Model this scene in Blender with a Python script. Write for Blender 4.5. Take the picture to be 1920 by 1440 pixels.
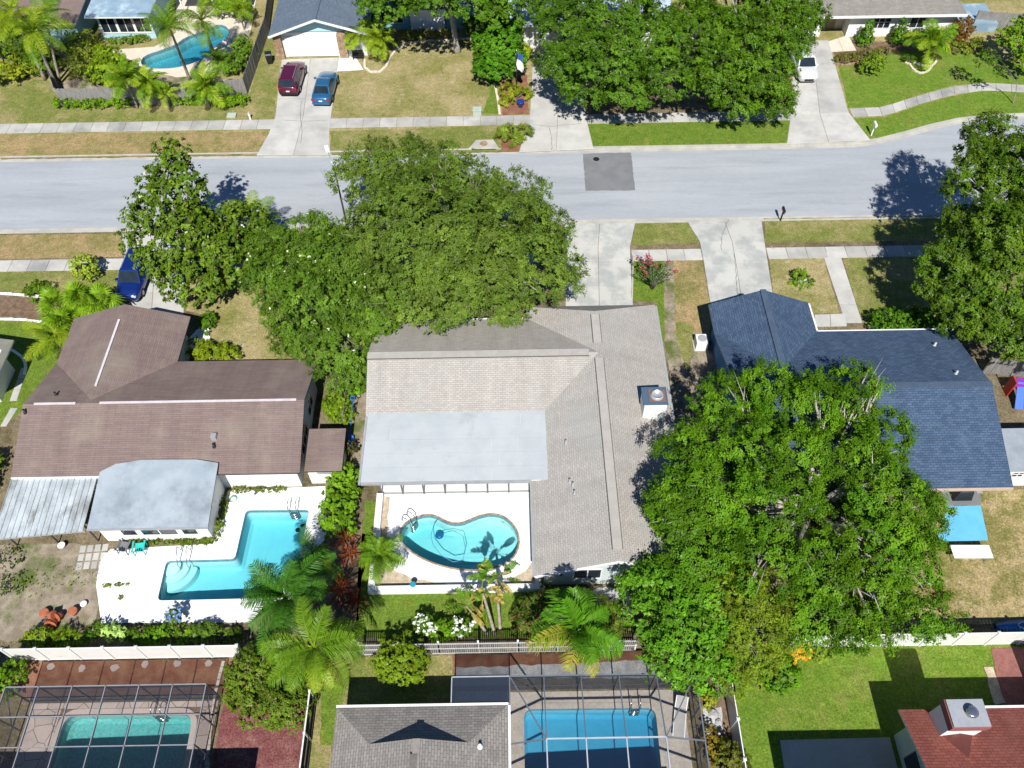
import bpy, math, random
import numpy as np
from mathutils import Matrix, Vector, Euler
from mathutils.geometry import tessellate_polygon

for _o in list(bpy.data.objects):
    bpy.data.objects.remove(_o, do_unlink=True)
SC = bpy.context.scene
COL = SC.collection
R = math.radians
# ------------------------------------------------------------------ camera
CAM_H, CAM_DEP, CAM_ROLL, CAM_F = 46.3, R(53.5), R(0.95), 1553.0
cam = bpy.data.cameras.new('camera')
cam.sensor_width = 36.0
cam.lens = CAM_F / 1920 * 36
cam.clip_start, cam.clip_end = 0.5, 2000
camo = bpy.data.objects.new('camera', cam)
COL.objects.link(camo)
camo.matrix_world = Matrix.Translation((0, 0, CAM_H)) @ Matrix.Rotation(R(90) - CAM_DEP, 4, 'X') @ Matrix.Rotation(-CAM_ROLL, 4, 'Z')
SC.camera = camo
# ------------------------------------------------------------------ sky, sun, exposure
SUN_EL = R(50.3)
world = bpy.data.worlds.new('World')
SC.world = world
world.use_nodes = True
wn = world.node_tree.nodes
wn.clear()
sky = wn.new('ShaderNodeTexSky')
sky.sky_type = 'NISHITA'
sky.sun_disc = False
sky.sun_elevation = SUN_EL
sky.sun_rotation = math.pi
sky.ozone_density = 10.0
sky.dust_density = 0.0
sky.air_density = 1.0
bg = wn.new('ShaderNodeBackground')
bg.inputs['Strength'].default_value = 0.065
wo = wn.new('ShaderNodeOutputWorld')
world.node_tree.links.new(sky.outputs[0], bg.inputs[0])
world.node_tree.links.new(bg.outputs[0], wo.inputs[0])
sun = bpy.data.lights.new('sun', 'SUN')
sun.energy = 5.0
sun.angle = R(0.5)
sun.color = (1.0, 0.965, 0.90)
suno = bpy.data.objects.new('sun', sun)
COL.objects.link(suno)
suno.location = (0, -60, 80)
suno.rotation_euler = (R(90) - SUN_EL, 0, R(1.0))
SC.view_settings.view_transform = 'Standard'
SC.view_settings.look = 'None'
SC.view_settings.exposure = 0.37
SC.view_settings.gamma = 1
SC.view_settings.use_curve_mapping = False
SC.render.engine = 'CYCLES'
SC.cycles.max_bounces = 6
SC.cycles.diffuse_bounces = 2
SC.cycles.transparent_max_bounces = 16
SC.cycles.caustics_reflective = False
SC.cycles.caustics_refractive = False

# ------------------------------------------------------------------ survey: a point measured in the photograph, at a known height, in metres
def G(px, py, z=0.0):
    c, s = math.cos(CAM_ROLL), math.sin(CAM_ROLL)
    u, v = px - 960, py - 720
    u, v = c * u - s * v, s * u + c * v
    cd, sd = math.cos(CAM_DEP), math.sin(CAM_DEP)
    dy = CAM_F * cd - v * sd
    dz = -CAM_F * sd - v * cd
    t = (CAM_H - z) / -dz
    return (u * t, dy * t)
def GP(pts, z=0.0):
    return [G(p[0], p[1], z) for p in pts]

# ------------------------------------------------------------------ mesh helpers
class MB:
    def __init__(s):
        s.v, s.f, s.uv, s.mi = [], [], [], []
    def face(s, pts, uv=None, mi=0):
        n = len(s.v)
        s.v += [tuple(p) for p in pts]
        s.f.append(tuple(range(n, n + len(pts))))
        s.uv.append(uv)
        s.mi.append(mi)
    def add(s, verts, faces, mi=0):
        n = len(s.v)
        s.v += [tuple(p) for p in verts]
        for f in faces:
            s.f.append(tuple(i + n for i in f))
            s.uv.append(None)
            s.mi.append(mi)
        return s
    def box(s, x0, x1, y0, y1, z0, z1, mi=0):
        V = [(x0, y0, z0), (x1, y0, z0), (x1, y1, z0), (x0, y1, z0), (x0, y0, z1), (x1, y0, z1), (x1, y1, z1), (x0, y1, z1)]
        return s.add(V, [(0, 3, 2, 1), (4, 5, 6, 7), (0, 1, 5, 4), (1, 2, 6, 5), (2, 3, 7, 6), (3, 0, 4, 7)], mi)
    def prism(s, poly, z0, z1, bevel=0.0, bottom=False):
        poly = ccw(poly)
        n = len(poly)
        if bevel:
            ins = inset(poly, bevel)
            V = [(p[0], p[1], z0) for p in poly] + [(p[0], p[1], z1 - bevel) for p in poly] + [(p[0], p[1], z1) for p in ins]
            F = [(i, (i + 1) % n, (i + 1) % n + n, i + n) for i in range(n)]
            F += [(i + n, (i + 1) % n + n, (i + 1) % n + 2 * n, i + 2 * n) for i in range(n)]
            o = 2 * n
        else:
            V = [(p[0], p[1], z0) for p in poly] + [(p[0], p[1], z1) for p in poly]
            F = [(i, (i + 1) % n, (i + 1) % n + n, i + n) for i in range(n)]
            o = n
        if n <= 4:
            F.append(tuple(range(o, o + n)))
        else:
            F += [tuple(o + i for i in t) for t in tess([poly])]
        if bottom:
            F.append(tuple(reversed(range(n))))
        return s.add(V, F)
    def sheet(s, poly, z, holes=()):
        loops = [ccw(poly)] + [list(h) for h in holes]
        allv = [p for l in loops for p in l]
        return s.add([(p[0], p[1], z) for p in allv], tess(loops))
    def tube(s, pts, rad, n=6, cap=True):
        pts = [Vector(p) for p in pts]
        if not hasattr(rad, '__len__'):
            rad = [rad] * len(pts)
        base = len(s.v)
        up = Vector((0, 0, 1))
        prev = None
        for i, p in enumerate(pts):
            d = (pts[min(i + 1, len(pts) - 1)] - pts[max(i - 1, 0)]).normalized()
            if prev is None:
                a = d.orthogonal().normalized()
            else:
                a = (prev - d * prev.dot(d)).normalized()
            prev = a
            b = d.cross(a)
            for k in range(n):
                t = 2 * math.pi * k / n
                s.v.append(tuple(p + (a * math.cos(t) + b * math.sin(t)) * rad[i]))
        for i in range(len(pts) - 1):
            for k in range(n):
                q = base + i * n
                s.f.append((q + k, q + (k + 1) % n, q + n + (k + 1) % n, q + n + k))
                s.uv.append(None)
                s.mi.append(0)
        if cap:
            for q, rev in ((base, True), (base + (len(pts) - 1) * n, False)):
                f = tuple(range(q, q + n))
                s.f.append(f[::-1] if rev else f)
                s.uv.append(None)
                s.mi.append(0)
        return s
    def bar(s, a, b, w, h=None):
        h = h or w
        a, b = Vector(a), Vector(b)
        d = (b - a).normalized()
        sx = d.cross(Vector((0, 0, 1)))
        if sx.length < 1e-3:
            sx = Vector((1, 0, 0))
        sx = sx.normalized() * w / 2
        sz = sx.cross(d).normalized() * h / 2
        V = [p + i * sx + j * sz for p in (a, b) for (i, j) in ((-1, -1), (1, -1), (1, 1), (-1, 1))]
        return s.add(V, [(0, 3, 2, 1), (4, 5, 6, 7), (0, 1, 5, 4), (1, 2, 6, 5), (2, 3, 7, 6), (3, 0, 4, 7)])
    def lathe(s, prof, cx, cy, n=14):
        base = len(s.v)
        for r, z in prof:
            for k in range(n):
                t = 2 * math.pi * k / n
                s.v.append((cx + r * math.cos(t), cy + r * math.sin(t), z))
        for i in range(len(prof) - 1):
            for k in range(n):
                q = base + i * n
                s.f.append((q + k, q + (k + 1) % n, q + n + (k + 1) % n, q + n + k))
                s.uv.append(None)
                s.mi.append(0)
        for q, rev in ((base, True), (base + (len(prof) - 1) * n, False)):
            f = tuple(range(q, q + n))
            s.f.append(f[::-1] if rev else f)
            s.uv.append(None)
            s.mi.append(0)
        return s
def tess(loops):
    allv = [p for l in loops for p in l]
    out = []
    for t in tessellate_polygon([[Vector((p[0], p[1], 0)) for p in l] for l in loops]):
        a, b, c = (allv[i] for i in t)
        if (b[0] - a[0]) * (c[1] - a[1]) - (b[1] - a[1]) * (c[0] - a[0]) < 0:
            t = (t[0], t[2], t[1])
        out.append(tuple(t))
    return out
def area2(p):
    return sum(p[i][0] * p[(i + 1) % len(p)][1] - p[(i + 1) % len(p)][0] * p[i][1] for i in range(len(p)))
def ccw(p):
    p = [(q[0], q[1]) for q in p]
    return p if area2(p) > 0 else p[::-1]
def inset(poly, d):
    poly = ccw(poly)
    n = len(poly)
    out = []
    for i in range(n):
        a, b, c = Vector(poly[i - 1]), Vector(poly[i]), Vector(poly[(i + 1) % n])
        e1, e2 = (b - a).normalized(), (c - b).normalized()
        n1, n2 = Vector((-e1.y, e1.x)), Vector((-e2.y, e2.x))
        m = n1 + n2
        k = max(0.35, m.dot(n1))
        out.append(tuple(b + m * (d / k)))
    return out
def smooth_poly(p, it=2):
    for _ in range(it):
        q = []
        for i in range(len(p)):
            a, b = p[i], p[(i + 1) % len(p)]
            q += [(a[0] * .75 + b[0] * .25, a[1] * .75 + b[1] * .25), (a[0] * .25 + b[0] * .75, a[1] * .25 + b[1] * .75)]
        p = q
    return p
def round_poly(p, r, n=4):
    p = ccw(p)
    out = []
    for i in range(len(p)):
        a, b, c = Vector(p[i - 1]), Vector(p[i]), Vector(p[(i + 1) % len(p)])
        s, e = b + (a - b).normalized() * r, b + (c - b).normalized() * r
        for k in range(n + 1):
            t = k / n
            out.append(tuple(s * (1 - t) ** 2 + b * 2 * t * (1 - t) + e * t * t))
    return out
def wobble(p, amp=.12, step=.5, seed=0):
    rr = random.Random(seed)
    out = []
    for i in range(len(p)):
        a, b = Vector(p[i]), Vector(p[(i + 1) % len(p)])
        k = max(1, int((b - a).length / step))
        for j in range(k):
            q = a.lerp(b, j / k)
            out.append((q.x + rr.uniform(-amp, amp), q.y + rr.uniform(-amp, amp)))
    return out

def link(o, parent=None, local=False):
    COL.objects.link(o)
    if parent is not None:
        o.parent = parent
        if not local and parent.type == 'EMPTY':
            o.matrix_parent_inverse = Matrix.Translation(parent.location).inverted()
    return o
def mesh_of(name, mb, mats, smooth=False):
    me = bpy.data.meshes.new(name)
    me.from_pydata(mb.v, [], mb.f)
    for m in (mats if isinstance(mats, (list, tuple)) else [mats]):
        me.materials.append(m)
    if any(mb.mi):
        me.polygons.foreach_set('material_index', mb.mi)
    if any(u is not None for u in mb.uv):
        l = me.uv_layers.new(name='UVMap')
        k = 0
        for f, u in zip(mb.f, mb.uv):
            for j in range(len(f)):
                l.data[k].uv = u[j] if u else (0, 0)
                k += 1
    if smooth:
        me.polygons.foreach_set('use_smooth', [True] * len(me.polygons))
    return me
def obj(name, mb, mats, parent=None, smooth=False, local=False):
    me = mb if isinstance(mb, bpy.types.Mesh) else mesh_of(name, mb, mats, smooth)
    return link(bpy.data.objects.new(name, me), parent, local)
def tag(o, label, cat, group=None, kind=None):
    o['label'] = label
    o['category'] = cat
    if group:
        o['group'] = group
    if kind:
        o['kind'] = kind
    return o
def thing(name, label, cat, loc=(0, 0, 0), rotz=0, group=None):
    o = bpy.data.objects.new(name, None)
    o.empty_display_size = .2
    COL.objects.link(o)
    o.location = loc
    o.rotation_euler = (0, 0, rotz)
    return tag(o, label, cat, group)
def struct(name, mb, mats, label, cat):
    return tag(obj(name, mb, mats), label, cat, kind='structure')
def stuff(o):
    o['kind'] = 'stuff'
    return o
# ------------------------------------------------------------------ materials
def _nodes(name):
    m = bpy.data.materials.new(name)
    m.use_nodes = True
    t = m.node_tree
    t.nodes.clear()
    out = t.nodes.new('ShaderNodeOutputMaterial')
    def N(kind, **kw):
        n = t.nodes.new('ShaderNode' + kind)
        for k, v in kw.items():
            if k in n.inputs:
                n.inputs[k].default_value = v
            else:
                setattr(n, k, v)
        return n
    def L(a, b):
        t.links.new(a, b)
    return m, out, N, L
def c4(c):
    return (c[0], c[1], c[2], 1)
def ramp(N, L, fac, lo, hi):
    n = N('MapRange')
    n.inputs['From Min'].default_value = lo
    n.inputs['From Max'].default_value = hi
    L(fac, n.inputs['Value'])
    return n.outputs[0]
def mix(N, L, fac, a, b, mode='MIX'):
    n = N('MixRGB', blend_type=mode)
    for i, v in ((0, fac), (1, a), (2, b)):
        if isinstance(v, (int, float)):
            n.inputs[i].default_value = v
        elif isinstance(v, tuple):
            n.inputs[i].default_value = c4(v)
        else:
            L(v, n.inputs[i])
    return n.outputs[0]
def noise(N, L, co, scale, detail=3, rough=.55):
    n = N('TexNoise')
    n.inputs['Scale'].default_value = scale
    n.inputs['Detail'].default_value = detail
    n.inputs['Roughness'].default_value = rough
    L(co, n.inputs['Vector'])
    return n.outputs['Fac']
def world_co(N, L, stretch=(1, 1, 1), local=False):
    if local:
        src = N('TexCoord').outputs['Object']
    else:
        src = N('NewGeometry').outputs['Position']
    mp = N('Mapping')
    mp.inputs['Scale'].default_value = stretch
    L(src, mp.inputs['Vector'])
    return mp.outputs[0]
def finish(m, out, N, L, col, rough=.85, spec=.25, bump=None, bstr=.3, bdist=.02, metal=0):
    p = N('BsdfPrincipled')
    L(col, p.inputs['Base Color']) if not isinstance(col, tuple) else setattr(p.inputs['Base Color'], 'default_value', c4(col))
    p.inputs['Roughness'].default_value = rough
    p.inputs['Specular IOR Level'].default_value = spec
    p.inputs['Metallic'].default_value = metal
    if bump is not None:
        b = N('Bump')
        b.inputs['Strength'].default_value = bstr
        b.inputs['Distance'].default_value = bdist
        L(bump, b.inputs['Height'])
        L(b.outputs[0], p.inputs['Normal'])
    L(p.outputs[0], out.inputs['Surface'])
    return m
def mottle(name, c1, c2, s=.8, lo=.4, hi=.62, fine=30, fa=.25, rough=.9, spec=.2, bump=.25, rnd=0., c3=None, s3=.35, lo3=.5, hi3=.7, stretch=(1, 1, 1), metal=0, local=False):
    m, out, N, L = _nodes(name)
    co = world_co(N, L, stretch, local)
    a = ramp(N, L, noise(N, L, co, s, 5, .6), lo, hi)
    col = mix(N, L, a, c1, c2)
    if c3:
        col = mix(N, L, ramp(N, L, noise(N, L, co, s3, 4, .65), lo3, hi3), col, c3)
    f = noise(N, L, co, fine, 3, .7)
    fr = N('MapRange')
    fr.inputs['From Min'].default_value = .25
    fr.inputs['From Max'].default_value = .75
    fr.inputs['To Min'].default_value = 1 - fa
    fr.inputs['To Max'].default_value = 1 + fa
    L(f, fr.inputs['Value'])
    col = mix(N, L, 1.0, col, fr.outputs[0], 'MULTIPLY')
    if rnd:
        oi = N('ObjectInfo')
        rr = N('MapRange')
        rr.inputs['To Min'].default_value = 1 - rnd
        rr.inputs['To Max'].default_value = 1 + rnd * .4
        L(oi.outputs['Random'], rr.inputs['Value'])
        col = mix(N, L, 1.0, col, rr.outputs[0], 'MULTIPLY')
    return finish(m, out, N, L, col, rough, spec, f, bump, .02, metal)
def plain(name, c, rough=.6, spec=.3, metal=0, var=.12):
    return mottle(name, c, tuple(x * (1 - var) for x in c), s=1.7, fine=18, fa=.06, rough=rough, spec=spec, bump=.05, metal=metal, local=True)
def grass(name, g1, g2, dry, bare, dlo=.45, dhi=.65, blo=.6, bhi=.75, s=.35, seed=0.):
    m, out, N, L = _nodes(name)
    co0 = world_co(N, L)
    ad = N('VectorMath', operation='ADD')
    ad.inputs[1].default_value = (seed * 13.1, seed * 7.7, seed)
    L(co0, ad.inputs[0])
    co = ad.outputs[0]
    a = ramp(N, L, noise(N, L, co, s * 3.2, 5, .65), .35, .65)
    col = mix(N, L, a, g1, g2)
    d = ramp(N, L, noise(N, L, co, s, 7, .68), dlo, dhi)
    col = mix(N, L, d, col, dry)
    b = ramp(N, L, noise(N, L, co, s * 1.9, 7, .72), blo, bhi)
    col = mix(N, L, b, col, bare)
    f0 = noise(N, L, co, 2.6, 4, .75)
    f1 = noise(N, L, co, 8, 3, .8)
    f2 = noise(N, L, co, 30, 2, .8)
    for f, k in ((f0, .3), (f1, .5), (f2, .6)):
        fr = N('MapRange')
        fr.inputs['From Min'].default_value = .25
        fr.inputs['From Max'].default_value = .75
        fr.inputs['To Min'].default_value = 1 - k
        fr.inputs['To Max'].default_value = 1 + k
        L(f, fr.inputs['Value'])
        col = mix(N, L, 1.0, col, fr.outputs[0], 'MULTIPLY')
    return finish(m, out, N, L, col, .95, .1, f2, .8, .05)
def shingle(name, c1, c2, gap, w=.32, h=.15, stain=None, slo=.5, shi=.75, ss=.5, rough=.9, grain=.3, mortar=.012):
    m, out, N, L = _nodes(name)
    uv = N('UVMap').outputs[0]
    br = N('TexBrick')
    br.offset = .5
    br.inputs['Color1'].default_value = c4(c1)
    br.inputs['Color2'].default_value = c4(c2)
    br.inputs['Mortar'].default_value = c4(gap)
    br.inputs['Scale'].default_value = 1
    br.inputs['Mortar Size'].default_value = mortar
    br.inputs['Mortar Smooth'].default_value = .3
    br.inputs['Brick Width'].default_value = w
    br.inputs['Row Height'].default_value = h
    L(uv, br.inputs['Vector'])
    col = br.outputs['Color']
    co = world_co(N, L)
    if stain:
        col = mix(N, L, ramp(N, L, noise(N, L, co, ss, 6, .65), slo, shi), col, stain)
    st = N('Mapping')
    st.inputs['Scale'].default_value = (1.1, .12, 1)
    L(uv, st.inputs['Vector'])
    sn = N('MapRange')
    sn.inputs['From Min'].default_value = .3
    sn.inputs['From Max'].default_value = .7
    sn.inputs['To Min'].default_value = .88
    sn.inputs['To Max'].default_value = 1.08
    L(noise(N, L, st.outputs[0], 1.0, 5, .7), sn.inputs['Value'])
    col = mix(N, L, 1.0, col, sn.outputs[0], 'MULTIPLY')
    f = noise(N, L, co, 22, 4, .8)
    fr = N('MapRange')
    fr.inputs['From Min'].default_value = .25
    fr.inputs['From Max'].default_value = .75
    fr.inputs['To Min'].default_value = 1 - grain
    fr.inputs['To Max'].default_value = 1 + grain
    L(f, fr.inputs['Value'])
    col = mix(N, L, 1.0, col, fr.outputs[0], 'MULTIPLY')
    inv = N('Math', operation='SUBTRACT')
    inv.inputs[0].default_value = 1
    L(br.outputs['Fac'], inv.inputs[1])
    return finish(m, out, N, L, col, rough, .15, inv.outputs[0], .6, .02)
def leafmat(name, trans=.3, gloss=.06):
    m, out, N, L = _nodes(name)
    at = N('Attribute', attribute_name='Col')
    d = N('BsdfDiffuse')
    L(at.outputs['Color'], d.inputs[0])
    tr = N('BsdfTranslucent')
    L(mix(N, L, 1.0, at.outputs['Color'], (1.25, 1.3, .6), 'MULTIPLY'), tr.inputs[0])
    mx = N('MixShader')
    mx.inputs[0].default_value = trans
    L(d.outputs[0], mx.inputs[1])
    L(tr.outputs[0], mx.inputs[2])
    gl = N('BsdfGlossy')
    gl.inputs['Roughness'].default_value = .38
    m2 = N('MixShader')
    m2.inputs[0].default_value = gloss
    L(mx.outputs[0], m2.inputs[1])
    L(gl.outputs[0], m2.inputs[2])
    L(m2.outputs[0], out.inputs['Surface'])
    return m
def water(name, tint, dens, wave=3.0):
    m, out, N, L = _nodes(name)
    co = world_co(N, L)
    t = N('BsdfTransparent')
    t.inputs[0].default_value = (.96, .99, 1, 1)
    gl = N('BsdfGlossy')
    gl.inputs['Roughness'].default_value = .02
    b = N('Bump')
    b.inputs['Strength'].default_value = .5
    b.inputs['Distance'].default_value = .06
    L(noise(N, L, co, wave, 3, .6), b.inputs['Height'])
    L(b.outputs[0], gl.inputs['Normal'])
    fr = N('Fresnel')
    fr.inputs['IOR'].default_value = 1.33
    L(b.outputs[0], fr.inputs['Normal'])
    ge = N('NewGeometry')
    sx = N('SeparateXYZ')
    L(ge.outputs['True Normal'], sx.inputs[0])
    gt = N('Math', operation='GREATER_THAN')
    gt.inputs[1].default_value = .5
    L(sx.outputs[2], gt.inputs[0])
    nb = N('Math', operation='SUBTRACT')
    L(gt.outputs[0], nb.inputs[0])
    L(ge.outputs['Backfacing'], nb.inputs[1])
    nb.use_clamp = True
    fm = N('Math', operation='MULTIPLY')
    L(nb.outputs[0], fm.inputs[0])
    L(fr.outputs[0], fm.inputs[1])
    mx = N('MixShader')
    L(fm.outputs[0], mx.inputs[0])
    L(t.outputs[0], mx.inputs[1])
    L(gl.outputs[0], mx.inputs[2])
    L(mx.outputs[0], out.inputs['Surface'])
    va = N('VolumeAbsorption')
    va.inputs['Color'].default_value = c4(tint)
    va.inputs['Density'].default_value = dens
    L(va.outputs[0], out.inputs['Volume'])
    return m
def screenmat(name, c, op):
    m, out, N, L = _nodes(name)
    t = N('BsdfTransparent')
    d = N('BsdfDiffuse')
    d.inputs[0].default_value = c4(c)
    mx = N('MixShader')
    mx.inputs[0].default_value = op
    L(t.outputs[0], mx.inputs[1])
    L(d.outputs[0], mx.inputs[2])
    L(mx.outputs[0], out.inputs['Surface'])
    return m
def carpaint(name, c):
    m, out, N, L = _nodes(name)
    p = N('BsdfPrincipled')
    p.inputs['Base Color'].default_value = c4(c)
    p.inputs['Roughness'].default_value = .28
    p.inputs['Metallic'].default_value = .25
    p.inputs['Coat Weight'].default_value = .7
    p.inputs['Coat Roughness'].default_value = .08
    L(p.outputs[0], out.inputs['Surface'])
    return m

MT = {}
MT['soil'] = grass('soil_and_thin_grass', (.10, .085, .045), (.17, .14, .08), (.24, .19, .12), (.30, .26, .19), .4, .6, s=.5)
MT['dry'] = grass('dry_lawn', (.20, .20, .055), (.25, .235, .085), (.37, .305, .155), (.44, .38, .25), .40, .60, .58, .74, .28)
MT['dry2'] = grass('half_dry_lawn', (.15, .185, .04), (.215, .22, .065), (.33, .275, .13), (.38, .325, .20), .46, .66, .62, .78, .3, 2)
MT['verge'] = grass('dry_verge', (.18, .18, .055), (.25, .22, .08), (.36, .26, .13), (.40, .33, .21), .40, .60, .58, .75, .4, 4)
MT['green'] = grass('green_lawn', (.105, .185, .022), (.155, .215, .03), (.22, .22, .06), (.27, .25, .10), .56, .80, .70, .85, .3, 1)
MT['lush'] = grass('lush_lawn', (.115, .205, .022), (.155, .23, .03), (.22, .225, .06), (.27, .25, .10), .5, .74, .66, .84, .35, 3)
MT['worn'] = grass('worn_back_lawn', (.17, .17, .045), (.27, .225, .09), (.40, .31, .16), (.46, .38, .24), .46, .60, .58, .72, .5, 5)
MT['mulch'] = mottle('brown_mulch', (.13, .085, .055), (.22, .15, .10), s=2.5, fine=34, fa=.6, bump=.8)
MT['redmulch'] = mottle('red_mulch', (.15, .05, .05), (.20, .08, .075), s=2.2, fine=11, fa=.8, bump=.9, c3=(.28, .16, .13), s3=.8, lo3=.5, hi3=.75)
MT['redclay'] = mottle('red_brown_mulch_bed', (.20, .085, .055), (.27, .14, .085), s=1.2, fine=26, fa=.6, bump=.8)
MT['needles'] = mottle('grey_brown_leaf_litter', (.22, .18, .13), (.34, .29, .22), s=1.2, fine=24, fa=.6, bump=.9, c3=(.10, .13, .035), s3=.5, lo3=.5, hi3=.65)
MT['gravel'] = mottle('beige_river_gravel', (.42, .34, .24), (.55, .46, .35), s=3, fine=26, fa=.55, bump=1.0)
MT['wgravel'] = mottle('white_gravel', (.5, .5, .5), (.36, .36, .37), s=2, fine=22, fa=.5, bump=1.0)
MT['road'] = mottle('pale_asphalt', (.315, .335, .36), (.375, .395, .42), s=.25, lo=.35, hi=.65, fine=14, fa=.10, rough=.93, bump=.15, c3=(.265, .285, .31), s3=.55, lo3=.52, hi3=.82, stretch=(.2, 1.5, 1))
MT['patch'] = mottle('new_asphalt_patch', (.17, .175, .185), (.20, .205, .21), s=.7, fine=45, fa=.12, rough=.92, bump=.2)
MT['conc'] = mottle('weathered_concrete', (.52, .51, .475), (.44, .435, .41), s=.5, fine=28, fa=.10, bump=.15, rnd=.13, c3=(.35, .35, .34), s3=.4, lo3=.5, hi3=.76)
MT['conc2'] = mottle('mottled_driveway_concrete', (.50, .495, .46), (.41, .415, .395), s=.6, lo=.42, hi=.58, fine=28, fa=.10, bump=.15, rnd=.10, c3=(.33, .345, .335), s3=.6, lo3=.48, hi3=.72)
MT['walk'] = mottle('grey_sidewalk_concrete', (.50, .49, .45), (.40, .395, .375), s=.6, fine=28, fa=.12, bump=.15, rnd=.22, c3=(.28, .28, .28), s3=.25, lo3=.5, hi3=.7)
MT['kerb'] = mottle('kerb_concrete', (.47, .455, .40), (.37, .36, .33), s=.7, fine=28, fa=.12, bump=.15)
MT['white'] = mottle('white_painted_deck', (.84, .84, .83), (.80, .80, .79), s=.6, fine=14, fa=.035, bump=.05, c3=(.70, .69, .66), s3=.8, lo3=.62, hi3=.85)
MT['wall_white'] = mottle('white_stucco', (.80, .80, .78), (.76, .755, .73), s=1.2, fine=25, fa=.04, bump=.15)
MT['wall_pale'] = mottle('pale_sage_stucco', (.56, .63, .62), (.52, .60, .59), s=1.2, fine=25, fa=.05, bump=.15)
MT['wall_aqua'] = mottle('pale_aqua_stucco', (.40, .62, .66), (.36, .58, .62), s=1.2, fine=25, fa=.05, bump=.15)
MT['wall_teal'] = mottle('turquoise_stucco', (.22, .45, .46), (.19, .41, .42), s=1.2, fine=25, fa=.05, bump=.15)
MT['wall_blue'] = mottle('blue_painted_siding', (.13, .30, .52), (.11, .27, .48), s=1.2, fine=25, fa=.05, bump=.15)
MT['trim'] = plain('white_trim_paint', (.80, .80, .79), .45, .35, var=.06)
MT['greytrim'] = plain('grey_metal_trim', (.34, .35, .36), .45, .4)
MT['glass'] = plain('dark_window_glass', (.02, .03, .04), .08, .6, var=.3)
MT['bronze'] = plain('dark_bronze_aluminium', (.08, .08, .09), .4, .5)
MT['alu'] = plain('pale_aluminium', (.52, .54, .57), .35, .5, .4)
MT['steel'] = plain('stainless_steel', (.6, .61, .62), .2, .5, .9)
MT['black'] = plain('black_plastic', (.018, .018, .02), .45, .35)
MT['rubber'] = plain('tyre_rubber', (.02, .02, .02), .8, .2)
MT['brownroof'] = shingle('brown_shingles', (.225, .165, .148), (.19, .142, .13), (.135, .10, .092), .9, .14, (.25, .205, .17), .48, .72, .35, mortar=.008)
MT['beigeroof'] = shingle('beige_grey_shingles', (.425, .398, .362), (.365, .342, .312), (.285, .265, .242), .30, .14, (.37, .37, .345), .5, .75, .3, grain=.24)
MT['blueroof'] = shingle('blue_grey_shingles', (.078, .122, .195), (.05, .082, .14), (.028, .046, .082), .33, .15, (.10, .145, .21), .55, .85, .5)
MT['blueroof2'] = shingle('slate_blue_shingles', (.15, .19, .24), (.115, .15, .195), (.085, .11, .145), .33, .15, (.15, .185, .23), .55, .85, .8, grain=.45)
MT['greyroof'] = shingle('grey_shingles', (.30, .275, .25), (.225, .21, .195), (.14, .13, .12), .33, .15, (.27, .255, .235), .55, .85, .4, grain=.25)
MT['greyroof2'] = shingle('taupe_shingles', (.27, .25, .225), (.22, .205, .185), (.15, .14, .13), .33, .15, (.30, .28, .26), .55, .85, .6, grain=.35)
MT['redroof'] = shingle('brick_red_shingles', (.30, .10, .075), (.235, .075, .06), (.12, .04, .035), .36, .16, (.27, .11, .085), .5, .8, .6)
MT['membrane'] = mottle('white_roof_membrane', (.46, .49, .505), (.41, .445, .465), s=.5, fine=20, fa=.06, bump=.1, c3=(.34, .36, .38), s3=.55, lo3=.60, hi3=.80, rough=.7)
MT['membrane2'] = mottle('stained_roof_membrane', (.35, .40, .44), (.285, .335, .38), s=.6, fine=20, fa=.07, bump=.1, c3=(.17, .20, .23), s3=.5, lo3=.5, hi3=.78, rough=.7)
MT['bluemetal'] = mottle('pale_blue_roof_panel', (.24, .34, .42), (.19, .28, .36), s=.7, fine=20, fa=.08, bump=.1, c3=(.42, .52, .60), s3=.8, rough=.6)
MT['metal'] = mottle('weathered_metal_sheet', (.62, .68, .70), (.42, .46, .47), s=1.1, lo=.38, hi=.6, fine=14, fa=.16, rough=.42, spec=.5, bump=.1, c3=(.18, .175, .16), s3=.9, lo3=.55, hi3=.75, stretch=(1, .5, 1), metal=.25)
MT['wood'] = mottle('weathered_grey_wood', (.30, .29, .275), (.21, .20, .19), s=3, fine=40, fa=.3, bump=.4, rnd=.25, stretch=(3, 3, .5))
MT['vinyl'] = plain('white_vinyl', (.80, .80, .77), .4, .4, var=.04)
MT['plaster'] = mottle('pool_plaster', (.56, .76, .74), (.52, .73, .72), s=1.4, fine=12, fa=.05, bump=.05)
MT['plaster4'] = mottle('pale_green_pool_plaster', (.62, .78, .70), (.56, .74, .68), s=1.4, fine=12, fa=.05, bump=.05)
MT['plaster2'] = mottle('grey_blue_pool_plaster', (.42, .68, .60), (.27, .54, .50), s=7, lo=.4, hi=.6, fine=12, fa=.12, bump=.05)
MT['plaster3'] = mottle('blue_pool_plaster', (.30, .62, .72), (.27, .58, .69), s=2, fine=12, fa=.06, bump=.05)
MT['coping'] = mottle('pool_coping', (.60, .56, .48), (.52, .48, .42), s=3, fine=20, fa=.15, bump=.2)
MT['flag'] = mottle('pinkish_flagstone', (.45, .37, .335), (.38, .32, .295), s=1, fine=22, fa=.14, bump=.25, rnd=.12)
MT['paver'] = mottle('beige_pavers', (.42, .375, .33), (.36, .325, .29), s=1.5, fine=9, fa=.2, bump=.2)
MT['cream'] = mottle('cream_deck', (.66, .58, .48), (.60, .52, .43), s=1, fine=16, fa=.08, bump=.1)
MT['water'] = water('pool_water', (.07, .74, .84), .46)
MT['water2'] = water('pool_water_deep_teal', (.08, .62, .66), .5)
MT['water3'] = water('pool_water_blue', (.03, .58, .74), .62)
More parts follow.
